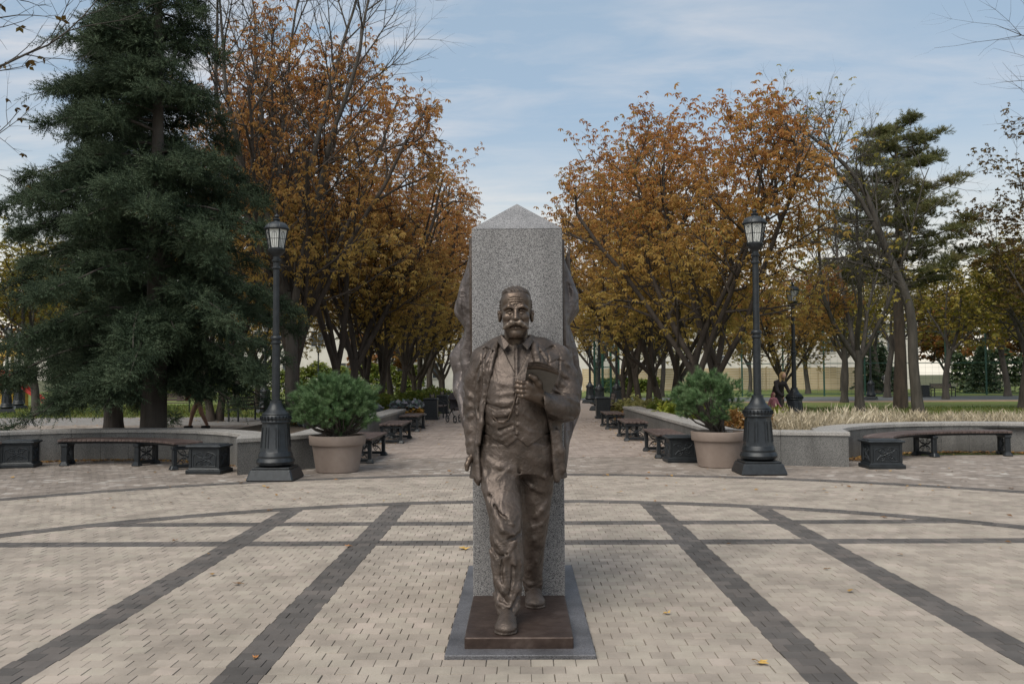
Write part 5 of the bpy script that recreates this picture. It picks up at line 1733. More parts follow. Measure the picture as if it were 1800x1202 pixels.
for src, loc, rz, s, lab, g in (
        (c1, (-6.1, 30.6, 0), 2.1, 1.12, 'rust chestnut standing behind the left potted pine', GL),
        (c2, (-5.7, 34.0, 0), .7, 1.02, 'chestnut with twin trunks right of the left potted pine', GL),
        (c1, (-5.7, 40.2, 0), 4.2, 1.06, 'third rust chestnut from the monument on the left row', GL),
        (c3, (-5.6, 47.0, 0), 1.4, 1.08, 'dark trunked chestnut beside the left alley lamp', GL),
        (c1, (-5.7, 55.0, 0), 3.0, 1.08, 'chestnut in the left row just beyond the left alley lamp', GL),
        (c3, (-5.6, 63.0, 0), 5.2, 1.12, 'farthest chestnut of the left row next to the bronze flag', GL),
        (c1, (-11.5, 33.0, 0), 5.0, 1.05, 'rust chestnut showing between the spruce and the left lamp', GL),
        (c2, (-13.5, 45.0, 0), 2.4, 1.1, 'chestnut behind the spruce on the yellow lawn', GL),
        (c2, (5.2, 37.5, 0), 3.6, 1.02, 'chestnut in the right row behind the V shaped one', GR),
        (c3, (5.3, 45.0, 0), 2.2, 1.05, 'chestnut beside the tall green fence panel', GR),
        (c2, (5.4, 62.0, 0), 5.1, 1.08, 'farthest chestnut of the right row next to the bronze flag', GR),
        (c2, (11.6, 39.5, 0), 1.8, .74, 'olive brown chestnut behind the smaller right lamp', GR)):
    dup(src, loc, rz, s, lab, g)

# ---------------------------------------------------------------- bare trees
def bare(name, label, seed, H, tr, split, limbs, Rc, loc, bark_m=M_BARK_G, ang=24, lean=(0, 0), leaf=None, keep=.1, tw=10, group=None, rz=0):
    lv = [dict(wob=.035, up=.0, taper=.75, seg=.5),
          dict(n=limbs, len=(H - split), ang=ang, wob=.06, up=.10, taper=.18, seg=.5, r=tr * .55, short=.2, **{'from': .65}),
          dict(n=tw, len=Rc * .85, ang=34, wob=.09, up=.10, taper=.2, seg=.4, r=tr * .13, **{'from': .18}),
          dict(n=9, len=Rc * .42, ang=36, wob=.12, up=.06, taper=.25, seg=.3, r=.012, **{'from': .15}),
          dict(n=5, len=.6, ang=38, wob=.14, up=.03, taper=.4, seg=.2, r=.006, **{'from': .2})]
    t = thing(name, label, 'tree', loc, rz, group)
    g = Grow(seed, lv, None, leaf_from=3)
    g.branch((0, 0, 0), (lean[0], lean[1], 1), split, tr, 0)
    flare(g.tubes)
    link('trunk', g.wood('trunk', bark_m), t)
    if leaf is not None:
        A, D = np.array(g.anch), np.array(g.adir)
        q = g.rng.random(len(A)) < keep; A, D = A[q], D[q]
        D = D * .3 + g.rng.normal(0, .4, A.shape); D[:, 2] -= .6
        V, F = scatter(g.rng, LEAF3, A, D, .8, 1.3, .4)
        link('crown', mesh_np('crown', V, F, leaf), t)
    return t
bare('bare_tree', 'tall leafless tree rising above the left chestnuts, top out of the picture', 5, 15.5, .20, 4.0, 7, 4.4, (-6.4, 24.6, 0), ang=20, tw=14)
bare('bare_tree', 'leafless grey tree showing between the right chestnuts and the pine', 12, 11.0, .20, 2.6, 5, 4.2, (14.3, 37.5, 0), ang=34)

# the leaning tree on the right: trunk bends left, bare crooked boughs
def leaning():
    t = thing('leaning_tree', 'nearly bare grey tree on the right whose trunk bows over to the left', 'tree', (14.85, 33.2, 0))
    g = Grow(77, [dict(wob=.02, up=0, taper=.5, seg=.4), dict(n=9, len=3.6, ang=45, wob=.10, up=.06, taper=.2, seg=.4, r=.06, **{'from': .45}),
                  dict(n=9, len=1.9, ang=42, wob=.13, up=.08, taper=.2, seg=.3, r=.024, **{'from': .15}), dict(n=5, len=.8, ang=42, wob=.14, up=.05, taper=.3, seg=.2, r=.009, **{'from': .2})], None, 2)
    main = np.array([(0, 0, 0), (-.10, 0, 1.0), (-.18, 0, 2.2), (-.15, 0, 3.3), (-.30, 0, 4.4), (-.75, .1, 5.6), (-1.25, .1, 6.8), (-1.55, .1, 8.0), (-2.0, .2, 9.0), (-2.8, .2, 9.9), (-3.9, .3, 10.8), (-4.6, .3, 11.5)])
    u = np.linspace(0, len(main) - 1, 40)
    P_ = np.stack([np.interp(u, np.arange(len(main)), main[:, k]) for k in range(3)], -1)
    for _ in range(3): P_[1:-1] = (P_[:-2] + 2 * P_[1:-1] + P_[2:]) / 4
    r_ = np.interp(u, [0, 1, 4, 7, 11], [.25, .19, .165, .105, .025])
    g.tubes.append((P_, r_, 0))
    second = np.array([(-1.3, .1, 6.9), (-1.9, .2, 8.2), (-2.9, .2, 9.4), (-4.2, .1, 10.1), (-5.0, 0, 10.4)]); g.tubes.append((second, np.array([.10, .085, .06, .04, .015]), 1))
    third = np.array([(-.45, 0, 4.9), (-1.5, .2, 5.6), (-2.8, .3, 6.0), (-3.7, .3, 6.0)]); g.tubes.append((third, np.array([.08, .06, .04, .015]), 1))
    rng = g.rng
    for base_, rr, n_, L in ((P_[16:], r_[16:], 16, 2.6), (second, [.08] * 5, 10, 2.0), (third, [.06] * 4, 7, 1.8)):
        for k in range(n_):
            i = rng.integers(1, len(base_))
            d = unit(rng.normal(0, .7, 3) + [-.25, 0, .55])
            g.branch(base_[i], d, L * rng.uniform(.6, 1.2), .035, 1)
    link('trunk', g.wood('trunk', M_BARK_G), t)
    A, D = np.array(g.anch), np.array(g.adir); q = rng.random(len(A)) < .05
    V, F = scatter(rng, LEAF3, A[q], D[q] * .3 - [0, 0, .5], .8, 1.3, .4)
    link('crown', mesh_np('crown', V, F, M_LEAF_YELL), t)
leaning()

# yellow green trees on the right lawn
y1, _ = broadleaf('lawn_tree', 'small yellow green tree with forked dark trunk right of the leaning tree', 'tree', 61, 9.0, 4.0, .20, 3.2, 4, M_LEAF_YELL, M_BARK_G, tmpl=LEAF3, smin=1.2, smax=2.0, keep=.55, base=3.0, ang=36, density=.9, group='yellow green trees on the right lawn')
y1.location = (26.8, 56.0, 0)
for loc, rz, s, lab in (((22.8, 40.4, 0), 1.1, .92, 'yellow green tree with grey trunk at the far right of the lawn'), ((18.4, 50.5, 0), 2.2, .98, 'straight trunked thin tree left of the distant right lamp'),
                        ((31.5, 54, 0), 3.9, 1.05, 'leafy yellow green tree just inside the right edge'), ((38, 66, 0), 5.2, 1.3, 'big yellow green tree behind the right fence mesh'), ((25.2, 61, 0), 0.4, 1.1, 'olive yellow tree behind the small forked one'), ((34, 62, 0), 3.9, 1.1, 'yellow green tree behind the green fence at the right edge'), ((29, 72, 0), 3.0, 1.2, 'yellow tree far behind the green sports fence'),
                        ((-17.5, 54, 0), 2.0, 1.1, 'yellow green tree far behind the spruce on the left'), ((-21.0, 38, 0), 4.4, .9, 'yellow tree at the left edge behind the spruce'),
                        ((21.5, 83, 0), 2.6, .9, 'forked tree in front of the beige slatted fence'), ((-10, 78, 0), 1.0, 1.2, 'yellow green tree at the far end of the left lawn')):
    dup(y1, loc, rz, s, lab)
bare('slender_tree', 'slender tree with a few dark leaves at the upper right edge', 91, 11.0, .13, 2.4, 3, 3.0, (22.4, 36.8, 0), ang=14, leaf=M_LEAF_DARK, keep=.30)

# twigs of trees standing outside the picture
bare('bare_tree', 'leafless tree at the left edge whose dark boughs hang over the spruce', 8, 12.5, .22, 3.2, 6, 5.0, (-12.3, 13.2, 0), ang=42, leaf=M_LEAF_DARK, keep=.04)
bare('bare_tree', 'leafless tree beyond the right edge whose twig tips hang in the upper corner', 18, 10.0, .20, 3.0, 5, 4.0, (13.3, 12.6, 0), ang=40)

# ---------------------------------------------------------------- spruces
def needle_shoot(nn, L, out, wd, fwd=.6):
    V, F = [], []
    for k in range(nn):
        a = k * 2.4; t = (k + .5) / nn
        o = np.array([0, math.cos(a), math.sin(a)]); s = np.array([0, -math.sin(a), math.cos(a)])
        b = len(V)
        p = np.array([L * t, 0, 0])
        V += [p - s * wd / 2 * .7 - np.array([wd, 0, 0]) * .3, p + s * wd / 2 * .7 + np.array([wd, 0, 0]) * .3, p + o * out * (1 - .35 * t) + np.array([out * fwd, 0, 0])]
        F.append([b, b + 1, b + 2])
    return np.array(V), np.array(F)
SHOOT = needle_shoot(18, .23, .052, .017)

def spruce(name, label, seed, H, Rb, tr, loc, hole=None, tmpl=SHOOT, start=1.55, dens=.72, mat=M_SPRUCE):
    rng = np.random.default_rng(seed)
    t = thing(name, label, 'tree', loc)
    tubes = [(np.array([(0, 0, 0), (.02, 0, .4), (.04, .02, 1.5), (.06, 0, 4), (.05, .03, 8), (.02, 0, H)]), np.array([tr * 1.3, tr * 1.08, tr * .95, tr * .66, tr * .38, .02]), 0)]
    SP, SD = [], []
    z = start
    ph = 0
    while z < H - .3:
        f = z / H
        k = 8 if f < .7 else 6
        for j in range(k):
            ph += 2.4 + rng.normal(0, .25)
            if rng.random() < .14: continue
            L = (Rb * (1 - f ** 1.9) + .25) * rng.choice([rng.uniform(.5, .8), rng.uniform(.8, 1.05), rng.uniform(1.0, 1.2)]) * min(1, .72 + z * .12)
            d = np.array([math.cos(ph), math.sin(ph), 0])
            if hole is not None and hole(z, d):
                if rng.random() < .55: continue
                L *= .8
            zz = z + rng.uniform(-.25, .25)
            n = max(4, int(L / .28))
            u = np.linspace(0, 1, n + 1)
            droop = .50 * (1 - .55 * f)
            zc = zz + L * (.16 * np.sin(u * 2.2) - droop * u ** 1.6 + .13 * np.maximum(u - .75, 0) * 4 * .5)
            side = np.cross([0, 0, 1.0], d); bend = rng.normal(0, .10)
            B = np.stack([d[0] * L * u + side[0] * bend * L * u ** 2, d[1] * L * u + side[1] * bend * L * u ** 2, np.maximum(zc, .6 + .1 * np.sin(ph * 5))], -1)
            tubes.append((B, np.linspace(.012 + .012 * L, .005, n + 1), 2))
            m = int(L / .115 * dens)
            for q in range(m):
                tt = .16 + .84 * (q + rng.random()) / m
                p = np.array([np.interp(tt, u, B[:, c]) for c in range(3)])
                for sg in (-1, 1):
                    tl = (.62 * (1 - tt) ** .6 + .14) * rng.uniform(.6, 1.25) * min(1, L / 1.8)
                    td = unit(d * .75 + sg * side * rng.uniform(.6, 1.1) + np.array([0, 0, rng.uniform(-.75, .05)]))
                    ns = max(1, int(tl / .15))
                    for s_ in range(ns):
                        w_ = (s_ + .2) / ns
                        SP.append(p + td * tl * w_ + np.array([0, 0, -.28 * tl * w_ ** 2])); SD.append(td + np.array([0, 0, -.35 * w_]))
                    if rng.random() < .30:          # hanging twig
                        hl = rng.uniform(.15, .5) * (1 - .5 * f)
                        for s_ in range(max(1, int(hl / .15))):
                            SP.append(p + td * tl * .5 + np.array([0, 0, -.15 * s_])); SD.append(np.array([td[0] * .3, td[1] * .3, -1]))
            for q in range(int(4 + 5.0 * L)):          # flat drooping sprays of young shoots on the outer part of the bough
                tt = rng.uniform(.10, 1.0) ** .85
                so = rng.normal(0, .26) * (1.2 - tt) * 1.5
                c_ = np.array([np.interp(tt, u, B[:, c]) for c in range(3)]) + side * so + np.array([0, 0, -.30 * abs(so) + rng.uniform(-.08, .06)])
                R_ = rng.uniform(.12, .22)
                v = rng.normal(0, 1, (26, 3)); v /= np.linalg.norm(v, axis=1, keepdims=True); v[:, 2] = v[:, 2] * .62
                for w2 in v:
                    SP.append(c_ + w2 * R_ * .5); SD.append(w2 + d * .5 + np.array([0, 0, -.12]))
            SP.append(B[-1]); SD.append(B[-1] - B[-2])
        z += rng.uniform(.34, .52)
    Vs, Fs, n = [], [], 0
    for p, r, lv in tubes:
        V, F = tube_arrays(p, r, 10 if lv == 0 else 4); Vs.append(V); Fs.append(F + n); n += len(V)
    link('trunk', mesh_np('trunk', np.concatenate(Vs), np.concatenate(Fs), M_BARK_S, smooth=True), t)
    SP, SD = np.array(SP), np.array(SD)
    V, F = scatter(rng, tmpl, SP, SD / (np.linalg.norm(SD, axis=1, keepdims=True) + 1e-9), .75, 1.35, .22)
    link('crown', mesh_np('crown', V, F, mat), t)
    print(label, len(SP))
    return t
sp1 = spruce('spruce_tree', 'big dark blue green spruce with hanging boughs beside the curved bench', 3, 14.0, 2.85, .26, (-7.95, 18.9, 0), hole=lambda z, d: 6.6 < z < 10.8 and d[0] > -.25 and d[1] < .5)
dup(sp1, (-11.6, 25.0, 0), 2.2, (.95, .95, .95), label='second dark spruce behind the left side of the big one')
dup(sp1, (22.2, 33.0, 0), 4.0, (.78, .78, .72), label='dark spruce cut by the right edge of the picture')
dup(sp1, (27.5, 70.0, 0), 1.0, (.42, .42, .30), label='small dark evergreen beside the white building behind the walking man')

# ---------------------------------------------------------------- Scots pine
def scots_pine():
    t = thing('pine_tree', 'tall pine with reddish trunk and layered dark tufts behind the leaning tree', 'tree', (17.6, 41.2, 0))
    rng = np.random.default_rng(15)
    H = 13.6
    tr_ = np.array([(0, 0, 0), (.05, 0, 2.5), (.0, 0, 5), (.12, 0, 8), (.05, 0, 11), (.1, 0, 13.4)])
    tubes = [(tr_, np.array([.34, .26, .22, .17, .10, .03]), 0)]
    SP, SD = [], []
    for k in range(46):
        z = 5.6 + 7.7 * (k + rng.random()) / 46
        f = (z - 5.2) / 8.2
        a = k * 2.4 + rng.normal(0, .3)
        L = (2.5 * (1 - f) ** .45 + 1.0) * rng.uniform(.6, 1.1)
        d = np.array([math.cos(a), math.sin(a), 0])
        u = np.linspace(0, 1, 7)
        B = np.stack([d[0] * L * u, d[1] * L * u, z + L * (.22 * u - .10 * np.sin(u * 3)) + rng.normal(0, .03, 7)], -1)
        B[0] = (np.interp(z, tr_[:, 2], tr_[:, 0]), 0, z)
        tubes.append((B, np.linspace(.06, .015, 7), 2))
        for c in range(int(5 + 3.4 * L)):
            tt = rng.uniform(.35, 1.0)
            p = np.array([np.interp(tt, u, B[:, q]) for q in range(3)]) + rng.normal(0, .22, 3) * [1, 1, .35] * min(1.5, L / 2)
            m = 26
            ph = rng.uniform(0, 6.28, m); el = rng.uniform(-.2, 1.2, m)
            dd = np.stack([np.cos(ph) * np.cos(el), np.sin(ph) * np.cos(el), np.sin(el)], -1)
            SP.append(p + dd * rng.uniform(.05, .40, (m, 1)) * [1, 1, .45]); SD.append(dd)
    Vs, Fs, n = [], [], 0
    for p, r, lv in tubes:
        V, F = tube_arrays(p, r, 9 if lv == 0 else 4); Vs.append(V); Fs.append(F + n); n += len(V)
    link('trunk', mesh_np('trunk', np.concatenate(Vs), np.concatenate(Fs), M_BARK_P, smooth=True), t)
    V, F = scatter(rng, needle_shoot(9, .16, .11, .035, .9), np.concatenate(SP), np.concatenate(SD), .8, 1.3, .2)
    link('crown', mesh_np('crown', V, F, M_PINE), t)
scots_pine()

# ---------------------------------------------------------------- potted mountain pines
def mugo(label, loc, seed, Rx, Rz, off=(0, 0), n=620, skirt=.22):
    t = thing('potted_pine', label, 'shrub', loc, group='rounded pines growing in the big pots')
    rng = np.random.default_rng(seed)
    tubes = []; SP, SD = [], []
    c = np.array([off[0], off[1], .62 + Rz * .92])
    for k in range(n):
        v = unit(rng.normal(0, 1, 3) + [0, 0, .22])
        lump = 1 + .16 * math.sin(4 * math.atan2(v[1], v[0]) + seed) * (1 - abs(v[2])) + .10 * math.sin(7 * v[2] + 3 * v[0] + seed)
        rr = rng.uniform(.42, 1.0) ** .55 * lump
        p = c + v * rr * [Rx, Rx, Rz]
        if p[2] < .74 + skirt * rng.random() + (.25 if skirt > .3 and p[0] > .15 else 0): continue
        d = unit(v * [1, 1, .7] + [0, 0, .75] + rng.normal(0, .22, 3))
        if k % 5 == 0:
            b = np.array([rng.normal(0, .06), rng.normal(0, .06), .55]); mid = b * .4 + p * .6 + [0, 0, -.05] + rng.normal(0, .03, 3)
            tubes.append((np.array([b, b * .75 + mid * .25 + [0, 0, .03], mid, p]), np.array([.022, .018, .012, .005])))
        SP.append(p); SD.append(d)
        for q in range(3):
            d2 = unit(d + rng.normal(0, .45, 3)); SP.append(p + d2 * rng.uniform(-.04, .08) + rng.normal(0, .03, 3)); SD.append(d2)
    Vs, Fs, m = [], [], 0
    for p, r in tubes:
        V, F = tube_arrays(p, r, 5); Vs.append(V); Fs.append(F + m); m += len(V)
    link('stem', mesh_np('stem', np.concatenate(Vs), np.concatenate(Fs), M_BARK_S, smooth=True), t)
    V, F = scatter(rng, needle_shoot(34, .075, .060, .0080, .95), np.array(SP), np.array(SD), .8, 1.25, .1)
    link('foliage', mesh_np('foliage', V, F, M_MUGO), t)
mugo('dense round green pine in the left pot', POT_L, 2, .63, .50, (-.04, 0), 560, .16)
mugo('looser green pine with bare stems in the right pot', POT_R, 9, .56, .50, (-.13, 0), 380, .42)

# ---------------------------------------------------------------- beds
def blades(rng, X, Y, z, hmin, hmax, wd, lean, head=0.0, hw=.03, hs=1.0):
    n = len(X)
    h = rng.uniform(hmin, hmax, n) * hs; a = rng.uniform(0, 6.28, n); l = rng.normal(0, lean, (n, 2))
    b = np.stack([X, Y, np.full(n, z)], -1)
    s = np.stack([np.cos(a), np.sin(a), np.zeros(n)], -1) * wd / 2
    m = b + np.stack([l[:, 0] * h * .4, l[:, 1] * h * .4, h * .6], -1)
    tp = b + np.stack([l[:, 0] * h, l[:, 1] * h, h], -1)
    V = np.stack([b - s, b + s, m + s * .8, m - s * .8, tp], 1)
    off = (np.arange(n) * 5)[:, None]
    Q = np.array([[0, 1, 2, 3]]) + off; T = np.array([[3, 2, 4]]) + off
    Vs = [V.reshape(-1, 3)]; Fs = [Q, T]
    if head:
        q = np.nonzero(rng.random(n) < head)[0]; k = len(q)
        dirn = (tp - m)[q]; dirn /= np.linalg.norm(dirn, axis=1, keepdims=True)
        b0 = tp[q] - dirn * .03; w_ = s[q] / (wd / 2) * hw
        H_ = np.stack([b0, b0 + dirn * .07 + w_, b0 + dirn * .20, b0 + dirn * .07 - w_], 1)
        Fs.append(np.array([[0, 1, 2, 3]]) + (np.arange(k) * 4)[:, None] + n * 5)
        Vs.append(H_.reshape(-1, 3))
    return np.concatenate(Vs), Fs
M_DRY = leaf_material('dry_grass', [(.26, .215, .14), (.42, .36, .245), (.55, .475, .345), (.62, .56, .43)], trans=.25, clump=.35)
M_GREENB = leaf_material('grass_blades', [(.05, .09, .016), (.085, .125, .022), (.13, .15, .03), (.19, .16, .045)], trans=.3, clump=.5)
rg = np.random.default_rng(8)
from mathutils.geometry import intersect_point_tri_2d as _tri
def in_poly(poly, X, Y):
    c = np.zeros(len(X), bool); n = len(poly)
    for i in range(n):
        x1, y1 = poly[i]; x2, y2 = poly[(i + 1) % n]
        c ^= ((y1 > Y) != (y2 > Y)) & (X < (x2 - x1) * (Y - y1) / (y2 - y1 + 1e-12) + x1)
    return c
pr = [tuple(p) for p in offset_line(split_line(right_pts, 1.0), .56)][:-1] + [(3.86, 20.3), (15.5, 20.3), (15.5, 16.5)]
X, Y = rg.uniform(3.8, 15.5, 42000), rg.uniform(15.9, 20.3, 42000)
q = in_poly(pr, X, Y) & (X > 4.55 + .3 * np.sin(Y * 3)) ; X, Y = X[q], Y[q]
tc_ = np.stack([X, Y], -1)[:1500]
k_ = rg.integers(0, len(tc_), 26000)
X, Y = tc_[k_, 0] + rg.normal(0, .055, 26000), tc_[k_, 1] + rg.normal(0, .055, 26000)
hs_ = (.55 + .75 * rg.random(len(tc_)) ** 2 + .25 * (rg.random(len(tc_)) < .12))[k_] * np.where(X > 8.5, .72, 1.0)
V, F = blades(rg, X, Y, .49, .11, .25, .007, .48, head=.42, hw=.011, hs=hs_)
tag(link('dry_grass', mesh_np('dry_grass', V, F, M_DRY)), 'pale dry feathery grass in the bed behind the right granite wall', 'grass', kind='stuff')

# lawn blades where the lawns are seen closest
X, Y = rg.uniform(8, 30, 30000), rg.uniform(21.2, 42.8, 30000)
V, F = blades(rg, X, Y, -.02, .04, .13, .02, .5)
tag(link('lawn_blades', mesh_np('lawn_blades', V, F, M_GREENB)), 'green lawn grass with yellow leaves on the right', 'grass', kind='stuff')
X, Y = rg.uniform(-30, -6, 22000), rg.uniform(36.0, 52, 22000)
V, F = blades(rg, X, Y, -.02, .05, .16, .025, .5)
tag(link('lawn_blades', mesh_np('lawn_blades', V, F, M_GREENB)), 'yellow green lawn grass behind the spruce on the left', 'grass', kind='stuff')

# small garden plants
M_KALE = leaf_material('kale_leaves', [(.10, .15, .13), (.16, .22, .20), (.22, .20, .26), (.28, .30, .30)], trans=.15)
M_ORANGE = leaf_material('orange_flowers', [(.20, .07, .012), (.32, .14, .02), (.36, .22, .04), (.16, .12, .03)], trans=.2)
M_PALEB = leaf_material('pale_shrub_leaves', [(.20, .21, .07), (.30, .29, .10), (.38, .35, .15), (.16, .18, .05)], trans=.25)
M_LIME = leaf_material('lime_leaves', [(.14, .19, .02), (.22, .25, .03), (.28, .26, .04)], trans=.3)
M_HEDGE = leaf_material('hedge_leaves', [(.07, .11, .02), (.12, .17, .03), (.19, .20, .04), (.10, .13, .02)], trans=.25)
M_RUSTB = leaf_material('rusty_bed_leaves', [(.10, .05, .016), (.19, .09, .025), (.24, .13, .035), (.12, .10, .03)], trans=.2)
def bush(name, label, loc, r, h, mat, n, seed, tmpl=LEAF3, s=(.5, .9), cat='bush', group=None, cone=False):
    t = thing(name, label, cat, loc, 0, group)
    rng = np.random.default_rng(seed)
    v = rng.normal(0, 1, (n, 3)); v /= np.linalg.norm(v, axis=1, keepdims=True); v[:, 2] = np.abs(v[:, 2])
    rr = rng.uniform(.25, 1, (n, 1)) ** .5 * (1 + .18 * np.sin(v[:, :1] * 7 + seed) * np.cos(v[:, 1:2] * 6))
    A = v * rr * [r, r, h]
    if cone: A[:, :2] *= np.clip(1.05 - A[:, 2:] / h * .8, .15, 1)
    V, F = scatter(rng, tmpl, A, v * .8 + [0, 0, .3], s[0], s[1], .4)
    link('foliage', mesh_np('foliage', V, F, mat), t)
    mb = MB()
    for k in range(7):
        q = A[k]; mb.tube([(0, 0, -.04), tuple(q * [.4, .4, .5]), tuple(q)], [.012, .008, .004], 4)
    mb.build('stem', M_BARK_S, t)
    return t
# flower box at the end of the left wall
fb = thing('flower_box', 'flower box of purple grey cabbages over orange flowers at the end of the left wall', 'flower box', (-3.75, 28.6, 0))
mb = MB(); mb.box((0, 0, .17), (1.1, 1.1, .34), bev=.02); mb.box((0, 0, .36), (1.2, 1.2, .05), bev=.01); mb.build('stone_box', M_WALL, fb)
rng_ = np.random.default_rng(3)
A = rng_.uniform(-.55, .55, (420, 3)) * [1, 1, 0] + [0, 0, .40] + np.abs(rng_.normal(0, .10, (420, 1))) * [[0, 0, 1]]
V, F = scatter(rng_, LEAF3, A, rng_.normal(0, .6, A.shape), .5, .9, .4); link('orange_flowers', mesh_np('orange_flowers', V, F, M_ORANGE), fb)
KALE = leaf_template(7, .20, .14, -.25)
for k in range(9):
    cx_, cy_ = (k % 3 - 1) * .34, (k // 3 - 1) * .34
    A = np.tile([cx_, cy_, .66], (26, 1)) + rng_.normal(0, .05, (26, 3)); D = rng_.normal(0, .7, A.shape)
    V, F = scatter(rng_, KALE, A, D, .6, 1.0, .4); link('cabbage', mesh_np('cabbage', V, F, M_KALE), fb)
GK = 'ornamental cabbages and low plants in the left bed'
for k in range(13):
    m_ = (M_KALE, M_KALE, M_ORANGE, M_RUSTB)[k % 4]
    nm = ('cabbage_plant', 'cabbage_plant', 'orange_flower_clump', 'rusty_flower_clump')[k % 4]
    lb = ('blue grey ornamental cabbage in the bed on the left planter wall', 'blue grey ornamental cabbage in the bed on the left planter wall', 'clump of orange flowers in the bed on the left planter wall', 'rusty brown clump in the bed on the left planter wall')[k % 4]
    bush(nm, lb, (-4.5 - .5 * (k % 3) * .6, 19.2 + k * .66, .5), .24, .22, m_, 90, 40 + k, KALE if m_ is M_KALE else LEAF3, (.5, .8) if m_ is M_KALE else (.6, 1.0), 'plant', lb + ' group')
HB = ['hedge bush left of the alley nearest the flower box', 'hedge bush behind the first dark park bench of the alley', 'hedge bush between the two far alley benches', 'hedge bush by the farther alley litter bin', 'hedge bush under the twin trunk chestnut', 'leftmost hedge bush seen over the left planter wall', 'most distant hedge bush along the left of the alley']
for k, (x, y) in enumerate(((-5.2, 33.0), (-4.7, 36.2), (-5.0, 42.5), (-4.6, 45.0), (-6.6, 37.8), (-7.8, 32.5), (-4.8, 50.5))):
    bush('hedge_bush', HB[k], (x, y, -.02), 1.25, .95, M_HEDGE, 900, 60 + k, LEAF3, (.9, 1.5), 'bush', 'hedge bushes under the left chestnuts')
PB = ['pale bush just beyond the end of the right planter wall', 'pale bush closest to the alley beside the right litter bin', 'middle pale bush between wall end and green fence', 'pale bush farthest back before the green fence panel', 'pale bush at the foot of the V shaped chestnut']
for k, (x, y, r, h) in enumerate(((4.3, 31.2, .55, .75), (3.75, 33.6, .5, .65), (4.9, 33.0, .5, .7), (4.6, 36.0, .6, .8), (6.3, 30.0, .6, .7))):
    bush('pale_bush', PB[k], (x, y, 0), r, h, M_PALEB, 420, 80 + k, LEAF3, (.6, 1.0), 'bush', 'pale bushes at the end of the right wall')
LS = ['lime yellow shrub halfway along the right planter wall', 'green shrub between the lime ones on the right wall', 'lime yellow shrub left of the right potted pine', 'green shrub near the far end of the right wall', 'lime yellow shrub partly hidden by the right potted pine']
for k, (x, y) in enumerate(((4.15, 24.6), (4.4, 22.6), (4.9, 20.9), (4.2, 26.8), (5.6, 19.8))):
    bush('lime_shrub', LS[k], (x, y, .25), .55, .62, M_LIME if k % 2 == 0 else M_HEDGE, 340, 95 + k, LEAF3, (.7, 1.2), 'shrub', 'lime shrubs behind the right wall')
RC = ['low rusty clump touching the end of the right planter wall', 'low rusty clump second from the right wall end by the alley', 'low rusty clump tucked behind the right wall end', 'low rusty clump farthest off by the right park bench']
for k, (x, y) in enumerate(((3.6, 29.4), (3.7, 30.4), (4.4, 29.5), (3.6, 35.3))):
    bush('rusty_clump', RC[k], (x, y, 0), .5, .42, M_RUSTB, 300, 105 + k, LEAF3, (.6, .9), 'plant', 'rusty clumps at the end of the right wall')
# rusty shrubs in the right bed just behind the pot
for k, (x, y) in enumerate(((4.2, 17.4), (4.3, 18.6), (4.5, 16.9))):
    bush('dry_clump', ('dry orange clump directly behind the right pot', 'dry orange clump deepest in the bed behind the right pot', 'dry orange clump between the right pot and big lamp')[k], (x, y, .5), .4, .36, M_RUSTB, 260, 115 + k, LEAF3, (.5, .8), 'plant', 'dry clumps behind the right pot')

# ---------------------------------------------------------------- fallen leaves
M_FALL = leaf_material('fallen_leaves_litter', [(.12, .06, .022), (.24, .12, .04), (.34, .20, .05), (.18, .09, .03), (.42, .26, .07)], trans=.0, clump=.1)
def on_ground(X, Y, z=.004):
    n = len(X); a = rg.uniform(0, 6.28, n)
    L = rg.uniform(.030, .085, n); w_ = L * rg.uniform(.45, .8, n)
    d = np.stack([np.cos(a), np.sin(a), rg.uniform(-.05, .25, n)], -1); s = np.stack([-np.sin(a), np.cos(a), rg.uniform(-.3, .3, n)], -1)
    p = np.stack([X, Y, np.full(n, z) + L * .18], -1)
    V = np.stack([p - d * L[:, None] * .5, p + s * w_[:, None] * .5 + [0, 0, .004], p + d * L[:, None] * .5, p - s * w_[:, None] * .5 + [0, 0, .006]], 1)
    return V.reshape(-1, 3), np.array([[0, 1, 2, 3]]) + (np.arange(n) * 4)[:, None]
LX, LY = [], []
def litter(x, y): LX.append(x); LY.append(y)
n = 1500; a = R(1) * rg.uniform(35, 178, n); r_ = 3.38 - np.abs(rg.normal(0, .20, n)); litter(NL[0] + r_ * np.cos(a), NL[1] + r_ * np.sin(a))
n = 2200; a = R(1) * rg.uniform(15, 150, n); r_ = 3.38 - np.abs(rg.normal(0, .20, n)); litter(NR[0] + r_ * np.cos(a), NR[1] + r_ * np.sin(a))
litter(-3.58 + np.abs(rg.normal(0, .35, 420)), rg.uniform(15.8, 32, 420)); litter(3.2 - np.abs(rg.normal(0, .35, 320)), rg.uniform(16.2, 32, 320))
litter(rg.uniform(-4, 4, 260), rg.uniform(16, 42, 260)); litter(rg.uniform(-9, 9, 150), rg.uniform(11, 15.4, 150))
litter(rg.uniform(-7, 7, 46), rg.uniform(5, 13, 46))
litter(rg.uniform(-30, -6, 500), rg.uniform(18, 33, 500)); litter(rg.uniform(-28, -5, 2600), rg.uniform(31.5, 50, 2600)); litter(rg.uniform(6, 34, 2400), rg.uniform(22, 50, 2400))
X, Y = np.concatenate(LX), np.concatenate(LY)
q = ~((np.abs(X - SLX) < .5) & (Y > 5) & (Y < 7.5)); X, Y = X[q], Y[q]
V, F = on_ground(X, Y)
tag(link('fallen_leaves', mesh_np('fallen_leaves', V, F, M_FALL)), 'small dry brown leaves scattered over paving, lawns and along the walls', 'leaves', kind='stuff')

